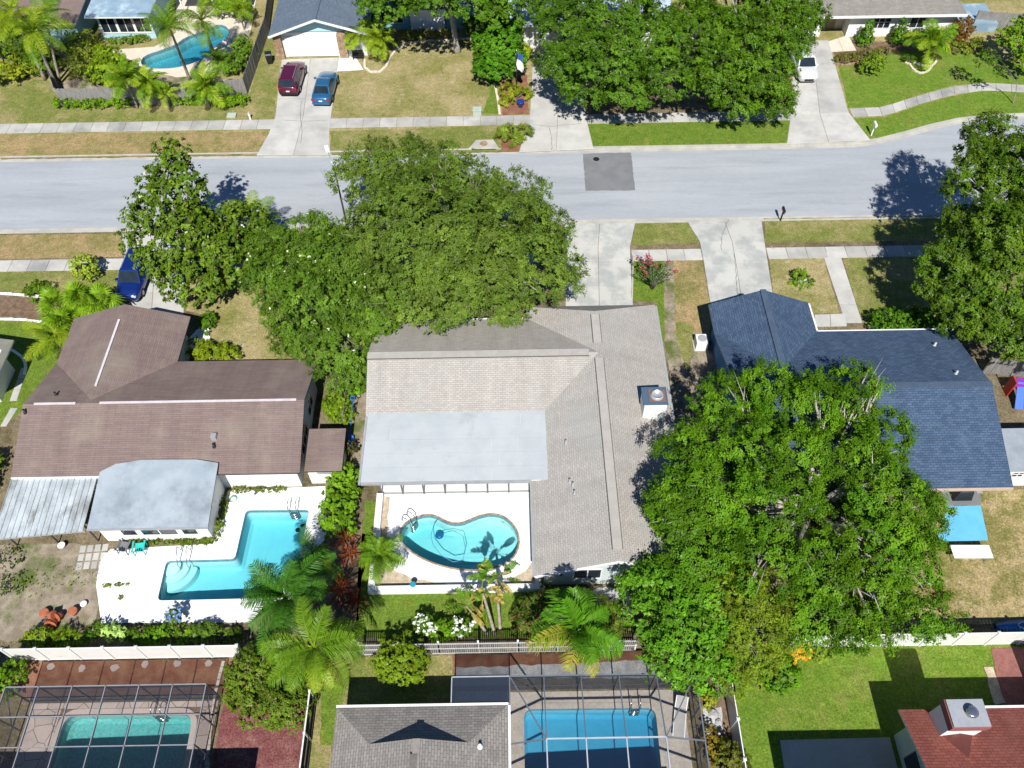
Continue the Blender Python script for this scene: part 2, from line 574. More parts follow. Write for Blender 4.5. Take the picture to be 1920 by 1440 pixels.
MT['screen'] = screenmat('insect_screen', (.03, .035, .045), .36)
MT['screen2'] = screenmat('shaded_insect_screen', (.045, .06, .09), .5)  # bluer and denser: shade and doubled mesh of the cage walls put in
MT['screen_top'] = screenmat('roof_insect_screen', (.05, .055, .065), .16)
MT['bark'] = mottle('grey_bark', (.27, .25, .22), (.17, .15, .13), s=3, fine=16, fa=.4, bump=.8)
MT['palebark'] = mottle('pale_grey_bark', (.42, .39, .35), (.30, .28, .25), s=3, fine=16, fa=.3, bump=.6)
MT['palmtrunk'] = mottle('ringed_palm_trunk', (.36, .32, .27), (.24, .21, .17), s=5, fine=16, fa=.3, bump=.7, stretch=(.3, .3, 3))
MT['leaf'] = leafmat('leaf', .22, .008)
MT['waxy'] = leafmat('waxy_leaf', .2, .01)
MT['petal'] = leafmat('petal', .25, .02)
MT['terra'] = plain('terracotta', (.42, .14, .075), .75, .2, var=.25)
MT['stone'] = mottle('brown_fieldstone', (.34, .22, .13), (.22, .14, .09), s=5, fine=18, fa=.35, bump=.8, c3=(.48, .40, .30), s3=3)
# ------------------------------------------------------------------ setting: terrain, road, kerbs, yards, paths
KY0, KY1 = 50.45, 59.95
far_kerb = [(-260, KY1), (-45, KY1), (-16, KY1), (8, KY1), (24, KY1)] + GP([(1600, 268), (1650, 261), (1700, 248), (1750, 234), (1800, 223), (1860, 217), (1925, 214)]) + [(90, 66.2), (260, 66.2)]
near_kerb = [(-260, KY0), (260, KY0)]
pool_kidney = [G(460 + x / 3.692, 680 + y / 3.692) for x, y in [(1075, 1205), (1083, 1150), (1120, 1105), (1180, 1075), (1250, 1055), (1320, 1065), (1380, 1100), (1440, 1118), (1500, 1115), (1560, 1090), (1630, 1062), (1700, 1050), (1770, 1060), (1830, 1100), (1875, 1160), (1893, 1230), (1880, 1300), (1840, 1360), (1770, 1400), (1680, 1425), (1580, 1435), (1450, 1425), (1330, 1395), (1220, 1350), (1130, 1290), (1085, 1245)]]
pool_kidney = smooth_poly(ccw(pool_kidney), 1)
pool_ell = round_poly([(-16.8, 24.75), (-12.8, 24.7), (-13.2, 18.95), (-20.95, 18.9), (-21.0, 21.42), (-16.88, 21.46)], .3)
pool_cage_left = round_poly([(-24.35, 12.55), (-17.45, 12.5), (-17.35, 6.2), (-24.4, 6.2)], .7)
pool_cage_mid = round_poly([(.35, 12.45), (7.42, 12.4), (7.35, 6.5), (.3, 6.5)], .5)
pool_free = smooth_poly(GP([(262, 118), (272, 104), (300, 95), (330, 84), (348, 70), (372, 62), (395, 52), (412, 45), (428, 52), (430, 66), (418, 78), (402, 88), (398, 100), (385, 110), (355, 122), (330, 128), (300, 130), (275, 128)]), 1)
def grow(p, d):
    return inset(p, -d)
struct('ground', MB().sheet([(-700, -500), (700, -500), (700, 900), (-700, 900)], -2.6), MT['soil'], 'wide bare ground sheet under the whole neighbourhood', 'ground')
def yard(name, poly, holes, mat, label):
    m = MB().sheet(poly, 0, holes)
    p = ccw(poly)
    for i in range(len(p)):
        a, b = p[i], p[(i + 1) % len(p)]
        m.face([(a[0], a[1], -2.6), (b[0], b[1], -2.6), (b[0], b[1], 0), (a[0], a[1], 0)])
    return struct(name, m, mat, label, 'ground')
yard('near_yard_ground', [(-260, -160), (260, -160), (260, KY0 - .18), (-260, KY0 - .18)], [grow(p, .04) for p in (pool_kidney, pool_ell, pool_cage_left, pool_cage_mid)], MT['soil'], 'bare sandy soil of the yards on the near side of the street')
fk = [(p[0], p[1] + .18) for p in far_kerb]
yard('far_yard_ground', fk + [(260, 400), (-260, 400)], [grow(pool_free, .04)], MT['dry'], 'dry grassy ground of the yards on the far side of the street')
struct('road', MB().sheet(near_kerb + far_kerb[::-1], -.12), MT['road'], 'pale grey asphalt street running across the picture', 'road')
def strip(name, line, d0, d1, z0, z1, mat, label, cat):
    m = MB()
    def off(d):
        out = []
        for i, p in enumerate(line):
            a, b = Vector(line[max(i - 1, 0)]), Vector(line[min(i + 1, len(line) - 1)])
            t = (b - a).normalized()
            out.append((p[0] - t.y * d, p[1] + t.x * d))
        return out
    A, B = off(d0), off(d1)
    for i in range(len(line) - 1):
        m.prism([A[i], A[i + 1], B[i + 1], B[i]], z0, z1)
    return struct(name, m, mat, label, cat)
strip('far_kerb', far_kerb, 0, .2, -.3, .012, MT['kerb'], 'concrete kerb along the far edge of the street', 'kerb')
strip('far_gutter', far_kerb, -.45, -.002, -.3, -.112, MT['kerb'], 'pale concrete gutter strip along the far kerb', 'gutter')
strip('near_kerb', near_kerb, -.2, 0, -.3, .012, MT['kerb'], 'concrete kerb along the near edge of the street', 'kerb')
strip('near_gutter', near_kerb, .002, .45, -.3, -.112, MT['kerb'], 'pale concrete gutter strip along the near kerb', 'gutter')
m = MB().sheet(wobble(GP([(1093, 288), (1183, 286), (1191, 357), (1098, 358)], -.12), .03, .3, 4), -.114)
struct('road_patch', m, MT['patch'], 'dark square asphalt repair patch on the pale street', 'road patch')
m = MB()
c = G(1118, 298, -.1)
m.lathe([(.28, -.113), (.28, -.108), (.24, -.106)], c[0], c[1], 14)
tag(obj('drain_cover', m, MT['black']), 'small dark round cover in the asphalt repair patch', 'drain cover')
# tar seams and worn bright spots in the road
rr = random.Random(3)
m = MB()
for (x0, y0, n, a) in [(-40, 56.8, 26, .02), (-38, 53.4, 22, -.02), (12, 57.4, 30, .0), (14, 52.6, 24, .015), (10, 55.4, 14, .03)]:
    x, y = x0, y0
    for k in range(n):
        x2, y2 = x + rr.uniform(.5, 1.1), y + rr.uniform(-.07, .07) + a
        if rr.random() > .25:
            m.face([(x, y - .018, -.1165), (x2, y2 - .018, -.1165), (x2, y2 + .018, -.1165), (x, y + .018, -.1165)])
        x, y = x2, y2
struct('road_seam', m, mottle('worn_tar_seam', (.27, .28, .30), (.34, .35, .37), s=1, fine=20), 'thin broken dark seam lines along the street asphalt', 'road seam')

def lawn(name, pts, mat, label, z=.008, wob=.055, px=True, cat='lawn', seed=1):
    p = GP(pts) if px else pts
    if wob:
        p = wobble(p, wob, .45, seed)
    return struct(name, MB().sheet(p, z), MT[mat], label, cat)
# far side
lawn('verge', [(0, 252), (511, 247), (481, 291), (0, 298)], 'verge', 'dry brown verge between far sidewalk and kerb, west of the garage driveway')
lawn('lawn', [(0, 150), (90, 150), (108, 170), (120, 200), (465, 185), (505, 60), (525, 110), (513, 229), (0, 233)], 'dry2', 'patchy lawn around the wooden fence across the street', .006)
lawn('lawn', [(632, 130), (690, 128), (745, 95), (800, 80), (900, 72), (925, 150), (938, 216), (622, 222)], 'dry', 'dry tan front lawn beside the two parked cars', .006)
lawn('lawn', [(885, 80), (912, 76), (932, 160), (938, 214), (905, 212), (920, 170), (895, 130)], 'green', 'green edge of the dry front lawn beside the small round tree', .012, .1)
lawn('verge', [(620, 246), (990, 234), (972, 284), (622, 290)], 'dry2', 'patchy verge around the storm drain inlet')
lawn('verge', [(1100, 233), (1482, 221), (1474, 268), (1113, 277)], 'green', 'green verge strip below the big trees across the street')
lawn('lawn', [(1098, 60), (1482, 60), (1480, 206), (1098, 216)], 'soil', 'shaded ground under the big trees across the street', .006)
lawn('lawn', [(1566, 95), (1620, 100), (1690, 92), (1760, 95), (1835, 100), (1925, 125), (1925, 165), (1850, 154), (1780, 162), (1720, 179), (1655, 200), (1590, 202)], 'lush', 'bright green front lawn of the white-walled house')
lawn('verge', [(1598, 222), (1660, 219), (1725, 197), (1785, 180), (1850, 170), (1925, 172), (1925, 213), (1862, 215), (1800, 221), (1750, 232), (1700, 246), (1634, 263)], 'lush', 'bright green curved verge at the bend of the street')
# near side
lawn('verge', [(0, 441), (245, 437), (245, 482), (0, 486)], 'verge', 'brown verge at the western end of the near kerb')
lawn('lawn', [(0, 506), (245, 501), (235, 545), (75, 556), (0, 552)], 'dry2', 'patchy lawn beside the clipped ball shrub')
lawn('lawn', [(345, 520), (640, 500), (700, 690), (590, 676), (440, 676), (440, 650), (390, 640), (385, 592), (350, 582)], 'dry', 'dry front lawn of the brown-roofed house')
lawn('lawn', [(0, 600), (80, 606), (150, 610), (110, 700), (40, 770), (20, 790), (0, 800)], 'green', 'green side lawn west of the brown-roofed house')
lawn('verge', [(1192, 418), (1288, 415), (1313, 455), (1184, 461)], 'dry2', 'small green and tan verge between two near driveways')
lawn('lawn', [(1187, 482), (1243, 480), (1246, 540), (1250, 600), (1252, 640), (1242, 640), (1236, 600), (1230, 566), (1187, 564)], 'green', 'narrow green strip under the pink crepe myrtle', .012, .06)
lawn('lawn', [(1262, 480), (1314, 478), (1332, 570), (1330, 640), (1270, 640), (1258, 560)], 'verge', 'brown dry strip beside the blue-roofed house driveway', .010, .05)
lawn('lawn', [(1268, 605), (1288, 602), (1302, 615), (1297, 650), (1290, 690), (1270, 692), (1264, 650)], 'dry2', 'small green grass patch beside the air conditioner', .014, .08)
lawn('verge', [(1434, 410), (1925, 402), (1925, 450), (1434, 455)], 'dry2', 'tan verge beside the black mailbox')
lawn('lawn', [(1440, 478), (1542, 475), (1574, 587), (1524, 590), (1515, 570), (1452, 560)], 'dry', 'dry tan lawn with a ringed sapling')
lawn('lawn', [(1577, 474), (1925, 470), (1925, 640), (1790, 620), (1620, 615)], 'dry2', 'patchy lawn east of the front walkway')
lawn('lawn', [(685, 940), (716, 940), (702, 1104), (1040, 1104), (1040, 1196), (668, 1196), (672, 1080)], 'green', 'green back lawn beside the kidney-shaped pool')
lawn('leaf_litter', [(-60, 1022), (150, 1018), (205, 1035), (182, 1090), (182, 1165), (60, 1200), (-60, 1205)], 'needles', 'grey leaf litter and weeds in the back corner of the yard', .006, .1)
lawn('lawn', [(1752, 922), (1990, 915), (2010, 1165), (1700, 1175), (1690, 1040)], 'worn', 'worn tan back lawn behind the blue-roofed house')
lawn('lawn', [(1360, 1216), (1925, 1206), (2040, 1206), (2060, 1460), (1400, 1470), (1372, 1290)], 'lush', 'bright green back lawn behind the long white fence')
lawn('lawn', [(590, 1232), (848, 1228), (848, 1330), (640, 1330), (620, 1400), (620, 1450), (565, 1450)], 'dry2', 'patchy lawn behind the grey gabled roof')
lawn('lawn', [(604, 1290), (645, 1290), (636, 1330), (622, 1400), (600, 1395)], 'green', 'narrow green grass strip beside the black fence', .014, .05)
lawn('mulch_bed', [(60, 1240), (440, 1236), (440, 1262), (430, 1300), (390, 1300), (0, 1308), (-40, 1308), (40, 1250)], 'redclay', 'red brown mulch bed below the western white fence', .006, cat='mulch bed')
lawn('mulch_bed', [(430, 1262), (582, 1262), (578, 1300), (565, 1450), (395, 1450)], 'redmulch', 'dark red mulch bed beside the black fence', .008, cat='mulch bed')
lawn('mulch_bed', [(0, 556), (75, 560), (85, 604), (0, 600)], 'mulch', 'grey brown mulch bed with white edging by the fan palms', .008, cat='mulch bed')
lawn('mulch_bed', [(606, 1000), (690, 1000), (668, 1190), (590, 1200), (580, 1080)], 'mulch', 'brown mulch strip under the red leaved plants', .008, .08, cat='mulch bed')
lawn('mulch_bed', [(850, 1228), (1215, 1222), (1290, 1270), (850, 1272)], 'redclay', 'brown mulch strip behind the screened pool', .010, cat='mulch bed')
lawn('gravel_bed', [(856, 1252), (1010, 1246), (1200, 1238), (1270, 1262), (1270, 1272), (856, 1270)], 'wgravel', 'white gravel strip beside the screened pool', .014, .06, cat='gravel bed')
lawn('gravel_bed', [(1020, 1105), (1200, 1102), (1180, 1160), (1030, 1165)], 'wgravel', 'pale gravel bed below the pale green gable wall', .014, .08, cat='gravel bed')
lawn('gravel_bed', [(1320, 1330), (1352, 1325), (1358, 1375), (1326, 1378)], 'wgravel', 'round patch of white stones by the leaning vinyl fence', .016, .1, cat='gravel bed')
lawn('mulch_bed', [(1305, 1270), (1375, 1270), (1396, 1450), (1330, 1450)], 'mulch', 'mulch bed between the screened pool and white fence', .008, cat='mulch bed')
lawn('gravel_path', [(1246, 490), (1262, 490), (1268, 640), (1290, 700), (1300, 830), (1258, 830), (1256, 700), (1246, 640)], 'needles', 'brown gravel path between the beige and blue roofs', .016, .05, cat='path')
lawn('mulch_bed', [(1300, 640), (1345, 650), (1370, 760), (1350, 830), (1300, 830), (1292, 700)], 'needles', 'gravel side yard below the blue wall', .012, .05, cat='gravel bed')
lawn('mulch_bed', [(1562, 98), (1600, 75), (1690, 80), (1740, 70), (1800, 78), (1850, 95), (1760, 100), (1690, 95), (1650, 105), (1612, 118), (1572, 122)], 'mulch', 'planting bed along the white-walled house', .014, .08, cat='mulch bed')
lawn('mulch_bed', [(935, 150), (988, 140), (992, 214), (942, 216)], 'redclay', 'brown flower bed around the flag pole', .014, cat='mulch bed')
lawn('mulch_bed', [(935, 240), (992, 236), (974, 283), (940, 283)], 'redclay', 'small bed of tall grass by the far kerb', .014, cat='mulch bed')
lawn('mulch_bed', [(655, 742), (690, 735), (682, 905), (664, 905)], 'needles', 'narrow side path beside the beige roof', .008, cat='path')
lawn('gravel_bed', [(90, 160), (130, 150), (250, 120), (330, 140), (440, 150), (450, 178), (120, 192)], 'needles', 'leaf strewn planting bed inside the wooden fence', .010, cat='gravel bed')

# ------------------------------------------------------------------ concrete slabs
def along(line, t):
    seg = [(Vector(line[i + 1]) - Vector(line[i])).length for i in range(len(line) - 1)]
    d = t * sum(seg)
    for i, s in enumerate(seg):
        if d <= s or i == len(seg) - 1:
            return Vector(line[i]).lerp(Vector(line[i + 1]), min(1, d / s))
        d -= s
def slabs(name, Lp, Rp, rows, cols, mat, label, cat, z=.03, gap=.014, piece='slab', px=True):
    if px:
        Lp, Rp = GP(Lp), GP(Rp)
    root = thing(name, label, cat, (*Lp[0], 0))
    root['kind'] = 'structure'
    rt = rows if hasattr(rows, '__len__') else [i / rows for i in range(rows + 1)]
    ct = cols if hasattr(cols, '__len__') else [i / cols for i in range(cols + 1)]
    for i in range(len(rt) - 1):
        for j in range(len(ct) - 1):
            def P(a, b):
                return along(Lp, a).lerp(along(Rp, a), b)
            q = [P(rt[i], ct[j]), P(rt[i], ct[j + 1]), P(rt[i + 1], ct[j + 1]), P(rt[i + 1], ct[j])]
            zz = z + ((i * 7 + j * 3) % 5) * .0015
            obj(piece, MB().prism(inset([tuple(p) for p in q], gap), -.05, zz, .01), MT[mat], root)
    return root
slabs('driveway', [(528, 112), (515, 232), (481, 291)], [(637, 108), (617, 245), (620, 290)], [0, .22, .43, .62, .8, 1], 2, 'conc', 'concrete driveway under the maroon and blue parked cars', 'driveway')
slabs('driveway', [(1000, 66), (995, 216), (973, 285)], [(1075, 66), (1098, 216), (1113, 279)], [0, .25, .5, .74, 1], 2, 'conc', 'concrete driveway beside the flag pole bed', 'driveway')
slabs('driveway', [(1488, 76), (1483, 214), (1475, 270)], [(1553, 76), (1592, 214), (1632, 263)], [0, .26, .5, .74, 1], 2, 'conc', 'concrete driveway under the white car', 'driveway')
slabs('driveway', [(1060, 590), (1062, 475), (1058, 419)], [(1188, 590), (1181, 465), (1191, 419)], [0, .3, .56, .72, 1], 2, 'conc2', 'blotchy concrete driveway of the beige-roofed house', 'driveway')
slabs('driveway', [(1335, 590), (1314, 457), (1289, 416)], [(1455, 590), (1434, 456), (1428, 414)], [0, .28, .52, .76, 1], 2, 'conc2', 'oil stained concrete driveway of the blue-roofed house', 'driveway')
slabs('driveway', [(222, 600), (235, 500), (228, 439)], [(345, 600), (345, 500), (352, 436)], [0, .3, .56, .76, 1], 2, 'conc', 'concrete driveway of the brown-roofed house', 'driveway')
def walkway(name, x0, x1, y0, y1, label, step=1.52):
    n = max(1, round((x1 - x0) / step))
    return slabs(name, [(x0, y0), (x1, y0)], [(x0, y1), (x1, y1)], n, 1, 'walk', label, 'sidewalk', px=False)
yn0, yn1 = G(600, 497)[1] - .02, G(600, 480)[1]
yn0, yn1 = 45.95, 47.2
yf0, yf1 = 63.4, 64.8
walkway('sidewalk', -48, G(232, 490)[0], yn0, yn1, 'near sidewalk stretch beside the clipped ball shrub')
walkway('sidewalk', G(348, 490)[0], G(1062, 475)[0], yn0, yn1, 'near sidewalk stretch under the big spreading oak')
walkway('sidewalk', G(1183, 468)[0], G(1314, 468)[0], yn0, yn1, 'short sidewalk stretch between the two near driveways')
walkway('sidewalk', G(1436, 466)[0], 48, yn0, yn1, 'near sidewalk stretch shaded by the mossy oak')
walkway('sidewalk', -62, G(513, 238)[0], yf0, yf1, 'far sidewalk stretch below the wooden fence')
walkway('sidewalk', G(618, 234)[0], G(994, 224)[0], yf0, yf1, 'far sidewalk stretch below the dry front lawn')
walkway('sidewalk', G(1099, 222)[0], G(1483, 214)[0], yf0, yf1, 'far sidewalk stretch under the big trees')
slabs('sidewalk', [(1592, 204), (1655, 201), (1720, 180), (1780, 164), (1850, 155), (1925, 160)], [(1599, 219), (1660, 217), (1725, 195), (1785, 178), (1850, 169), (1925, 174)], 13, 1, 'walk', 'curving sidewalk across the bright green lawn', 'sidewalk')
slabs('front_walk', [(1541, 473), (1585, 606)], [(1574, 473), (1617, 606)], 4, 1, 'conc', 'straight concrete walk to the blue-roofed house door', 'front walk')
slabs('front_walk', [(1527, 590), (1527, 613)], [(1585, 588), (1588, 612)], 1, 2, 'conc', 'short concrete walk along the blue-roofed house front', 'front walk')
slabs('front_walk', [(638, 98), (632, 134)], [(660, 97), (682, 131)], 2, 2, 'white', 'small white entry pad beside the garage', 'entry pad')
slabs('front_walk', [(1552, 78), (1556, 98)], [(1590, 66), (1606, 95)], 2, 2, 'cream', 'cream entry pad of the white-walled house', 'entry pad')
slabs('side_path', [(40, 690), (18, 752)], [(52, 690), (32, 752)], 3, 1, 'conc', 'short concrete path beside the far western house', 'path')
slabs('side_path', [(20, 765), (0, 800)], [(34, 765), (12, 800)], 1, 1, 'conc', 'single concrete slab beside the western hedge', 'path')
slabs('side_path', [(390, 595), (345, 645)], [(395, 640), (355, 660)], 1, 1, 'white', 'pale entry slab beside the brown-roofed house', 'entry pad')
slabs('patio', [(150, 1022), (140, 1070)], [(206, 1018), (196, 1066)], 3, 4, 'walk', 'broken grey concrete pads beside the metal awning', 'patio', .025, .05)
# ------------------------------------------------------------------ pools and decks
def pool(name, label, out, d0, d1, axis, plaster, watermat, coping='coping', cw=.16, level=-.11):
    out = ccw(out)
    c = (sum(p[0] for p in out) / len(out), sum(p[1] for p in out) / len(out))
    root = thing(name, label, 'swimming pool', (*c, -.1))
    lo, hi = min(p[axis] for p in out), max(p[axis] for p in out)
    def fz(p):
        t = (p[axis] - lo) / (hi - lo)
        t = min(1, max(0, (t - .25) / .5))
        return -(d0 + (d1 - d0) * t)
    fl = inset(out, .18)
    n = len(out)
    m = MB()
    V = [(p[0], p[1], .02) for p in out] + [(p[0], p[1], fz(p) + .18) for p in out] + [(p[0], p[1], fz(p)) for p in fl]
    F = [(i + n, (i + 1) % n + n, (i + 1) % n, i) for i in range(n)] + [(i + 2 * n, (i + 1) % n + 2 * n, (i + 1) % n + n, i + n) for i in range(n)]
    F += [tuple(2 * n + i for i in t) for t in tess([fl])]
    m.add(V, F)
    obj('basin', m, MT[plaster], root)
    wi = inset(out, .004)
    wf = inset(out, .185)
    n = len(wi)
    V = [(p[0], p[1], level) for p in wi] + [(p[0], p[1], fz(p) + .19) for p in wi] + [(p[0], p[1], fz(p) + .006) for p in wf]
    F = [tuple(t) for t in tess([wi])] + [(i + n, (i + 1) % n + n, (i + 1) % n, i) for i in range(n)] + [(i + 2 * n, (i + 1) % n + 2 * n, (i + 1) % n + n, i + n) for i in range(n)]
    F += [tuple(2 * n + i for i in t)[::-1] for t in tess([wf])]
    obj('water', MB().add(V, F), watermat if not isinstance(watermat, str) else MT[watermat], root)
    m = MB()
    tb = inset(out, .003)
    for i in range(n):
        a, b = tb[i], tb[(i + 1) % n]
        m.face([(*b, -.3), (*a, -.3), (*a, -.01), (*b, -.01)])
    obj('tile_band', m, MT['tile'], root)
    ou = grow(out, cw)
    m = MB()
    for i in range(n):
        a, b, cc, d = out[i], out[(i + 1) % n], ou[(i + 1) % n], ou[i]
        m.face([(*a, .052), (*b, .052), (*cc, .052), (*d, .052)][::-1])
        m.face([(*a, -.06), (*b, -.06), (*b, .052), (*a, .052)])
        m.face([(*d, .0), (*cc, .0), (*cc, .052), (*d, .052)][::-1])
    obj('coping', m, MT[coping], root)
    return root
MT['tile'] = mottle('blue_grey_pool_tile', (.10, .24, .30), (.16, .32, .38), s=6, lo=.45, hi=.55, fine=20, fa=.2, rough=.3)
def ladder(root, x, y, ang, name='ladder', depth=.7, w=.5):
    ca, sa = math.cos(ang), math.sin(ang)
    def T(a, b, z):                                          # a: towards the water, b: along the edge
        return (x + a * ca - b * sa, y + a * sa + b * ca, z)
    m = MB()
    for b in (-w / 2, w / 2):
        m.tube([T(-.55, b, .04), T(-.55, b, .45), T(-.45, b, .7), T(-.2, b, .82), T(.05, b, .72), T(.14, b, .45), T(.15, b, -depth)], .03, 6)
    for z in (-.15, -.42, -.68):
        m.bar(T(.15, -w / 2, z), T(.15, w / 2, z), .14, .04)
    return obj(name, m, MT['steel'], root, True)
def ray_out(c, a, out):
    d = (math.cos(a), math.sin(a))
    best = 9e9
    for i in range(len(out)):
        p, q = out[i], out[(i + 1) % len(out)]
        ex, ey = q[0] - p[0], q[1] - p[1]
        den = d[0] * ey - d[1] * ex
        if abs(den) < 1e-9:
            continue
        t = ((p[0] - c[0]) * ey - (p[1] - c[1]) * ex) / den
        u = ((p[0] - c[0]) * d[1] - (p[1] - c[1]) * d[0]) / den
        if t > 0 and 0 <= u <= 1:
            best = min(best, t)
    return best
def arc_steps(root, cx, cy, out, radii, zs, mat):
    for r, z in zip(radii, zs):
        pts = []
        for k in range(48):
            a = 2 * math.pi * k / 48
            rr_ = min(r, ray_out((cx, cy), a, out) - .006)
            pts.append((cx + rr_ * math.cos(a), cy + rr_ * math.sin(a)))
        obj('step', MB().prism(pts, -1.25, z), MT[mat], root)
# kidney pool of the beige-roofed house
pk = pool('swimming_pool', 'kidney-shaped turquoise pool in the white deck behind the beige-roofed house', pool_kidney, 1.55, .95, 0, 'plaster4', 'water', 'stone', .09)
ladder(pk, *G(772, 981), R(-35))
sc_ = G(950, 972)
MT['step'] = mottle('sand_coloured_pool_steps', (.66, .66, .52), (.60, .62, .5), s=3, fine=9, fa=.22, bump=.1)
arc_steps(pk, sc_[0], sc_[1], pool_kidney, [1.15, .8, .45], [-.85, -.62, -.36], 'step')
# L-shaped pool of the brown-roofed house
pl = pool('swimming_pool', 'L-shaped turquoise pool behind the brown-roofed house', pool_ell, 1.2, 1.7, 0, 'plaster', 'water', 'white', .2)
ladder(pl, *G(551, 958), R(-90))
arc_steps(pl, -20.85, 21.28, pool_ell, [1.5, 1.1, .7], [-.75, -.5, -.28], 'plaster')
for px, py in ((567, 984), (558, 993)):
    q = G(px, py, -1.6)
    obj('drain', MB().lathe([(.16, -1.69), (.16, -1.64), (.1, -1.62)], q[0], q[1], 12), MT['black'], pl)
m = MB()
for b in (0, .55):
    q = G(338 + b * 20, 1052)
    m.tube([(q[0] - .1 + b * .4, q[1] + .7, .04), (q[0] - .1 + b * .4, q[1] + .6, .75), (q[0] + b * .4, q[1] + .2, .85), (q[0] + b * .4, q[1] - .35, .3), (q[0] + b * .4, q[1] - .4, -.35)], .028, 6)
obj('hand_rail', m, MT['steel'], pl, True)
# pool inside the western cage
pc = pool('swimming_pool', 'green-tinted pool under the western screened cage', pool_cage_left, 1.0, 1.3, 0, 'plaster2', 'water2', 'flag', .3)
ladder(pc, G(300, 1340)[0], 12.5, R(-90))
pm = pool('swimming_pool', 'deep blue pool under the middle screened cage', pool_cage_mid, 1.2, 1.6, 0, 'plaster3', 'water3', 'paver', .3)
ladder(pm, G(1190, 1330)[0], 12.42, R(-90))
pf = pool('swimming_pool', 'free-form teal pool behind the wooden fence', pool_free, 1.2, 1.6, 0, 'plaster2', 'water3', 'cream', .3)

def deck(name, poly, hole, mat, label, z=.034, px=True):
    p = GP(poly) if px else poly
    m = MB().sheet(p, z, [grow(hole, .1)] if hole else [])
    p = ccw(p)
    for i in range(len(p)):
        a, b = p[i], p[(i + 1) % len(p)]
        m.face([(*a, -.05), (*b, -.05), (*b, z), (*a, z)])
    return struct(name, m, MT[mat], label, 'pool deck')
deck('pool_deck', [(-8.2, 19.5), (1.5, 19.5), (1.5, 25.8), (-8.2, 25.8)], pool_kidney, 'white', 'bright white deck around the kidney-shaped pool', px=False)
deck('pool_deck', [(208, 1030), (400, 1020), (428, 920), (610, 912), (612, 1010), (560, 1060), (470, 1167), (190, 1168), (180, 1092), (190, 1050)], pool_ell, 'white', 'bright white deck around the L-shaped pool')
deck('pool_deck', [(195, 95), (290, 88), (330, 62), (330, 0), (480, 0), (470, 60), (455, 95), (400, 108), (395, 140), (330, 145), (290, 135), (240, 110), (225, 105)], pool_free, 'cream', 'cream deck around the free-form pool', .03)
deck('pool_deck', [(-.45, 6), (9.0, 6), (9.0, 13.35), (-.45, 13.35)], pool_cage_mid, 'paver', 'beige paver deck inside the middle screened cage', px=False)
deck('pool_deck', [(-26.4, 6), (-16.2, 6), (-16.2, 13.2), (-26.4, 13.2)], pool_cage_left, 'mulch', 'dark joint bed under the flagstones of the western cage', .026, px=False)
# flagstones: cells of a Voronoi diagram clipped to the deck
rr = random.Random(8)
flag_root = thing('flagstone_paving', 'pinkish irregular flagstone paving inside the western cage', 'paving', (-21.3, 12.8, 0))
flag_root['kind'] = 'structure'
seeds = []
while len(seeds) < 115:
    p = (rr.uniform(-26.6, -16), rr.uniform(7.6, 13.4))
    if all((p[0] - q[0]) ** 2 + (p[1] - q[1]) ** 2 > .42 for q in seeds):
        seeds.append(p)
    elif rr.random() < .02:
        seeds.append(p)
def clip(poly, nx, ny, c):
    out = []
    for i in range(len(poly)):
        a, b = poly[i], poly[(i + 1) % len(poly)]
        da, db = a[0] * nx + a[1] * ny - c, b[0] * nx + b[1] * ny - c
        if da <= 0:
            out.append(a)
        if da * db < 0:
            t = da / (da - db)
            out.append((a[0] + (b[0] - a[0]) * t, a[1] + (b[1] - a[1]) * t))
    return out
pool_in = (-24.62, -17.1, 12.82)
for sd in seeds:
    cells = []
    base_rects = [(-26.38, -16.22, 12.84, 13.18), (-26.38, -24.66, 7.0, 12.84), (-17.06, -16.22, 7.0, 12.84)]
    for (x0, x1, y0, y1) in base_rects:
        poly = [(x0, y0), (x1, y0), (x1, y1), (x0, y1)]
        for q in seeds:
            if q != sd and poly:
                nx, ny = q[0] - sd[0], q[1] - sd[1]
                if nx * nx + ny * ny < 9:
                    poly = clip(poly, nx, ny, (q[0] ** 2 + q[1] ** 2 - sd[0] ** 2 - sd[1] ** 2) / 2)
        if len(poly) > 2 and abs(area2(poly)) > .03:
            obj('flagstone', MB().prism(inset(poly, .016), 0, .036), MT['flag'], flag_root)
# low white wall round the kidney pool deck, gravel corners
w = thing('garden_wall', 'low white wall around two sides of the kidney pool deck', 'garden wall', (-8.3, 19.3, 0))
obj('wall_run', MB().prism([(-8.62, 19.06), (-8.22, 19.06), (-8.22, 25.6), (-8.62, 25.6)], -.05, .42, .015), MT['wall_white'], w)
obj('wall_run', MB().prism([(-8.21, 19.06), (1.7, 19.06), (1.7, 19.44), (-8.21, 19.44)], -.05, .42, .015), MT['wall_white'], w)
lawn('gravel_bed', [(710, 1050), (722, 1058), (742, 1072), (775, 1085), (830, 1094), (842, 1098), (705, 1098)], 'gravel', 'beige gravel corner bed by the low white wall under the small palm', .05, cat='gravel bed')
lawn('gravel_bed', [(1003, 1050), (1003, 1098), (930, 1098), (962, 1085), (985, 1070)], 'gravel', 'beige gravel corner bed beside the pale gable wall', .05, cat='gravel bed')
lawn('gravel_bed', [(720, 932), (731, 932), (722, 1048), (709, 1050)], 'gravel', 'narrow beige gravel strip between low wall and white deck', .048, cat='gravel bed')

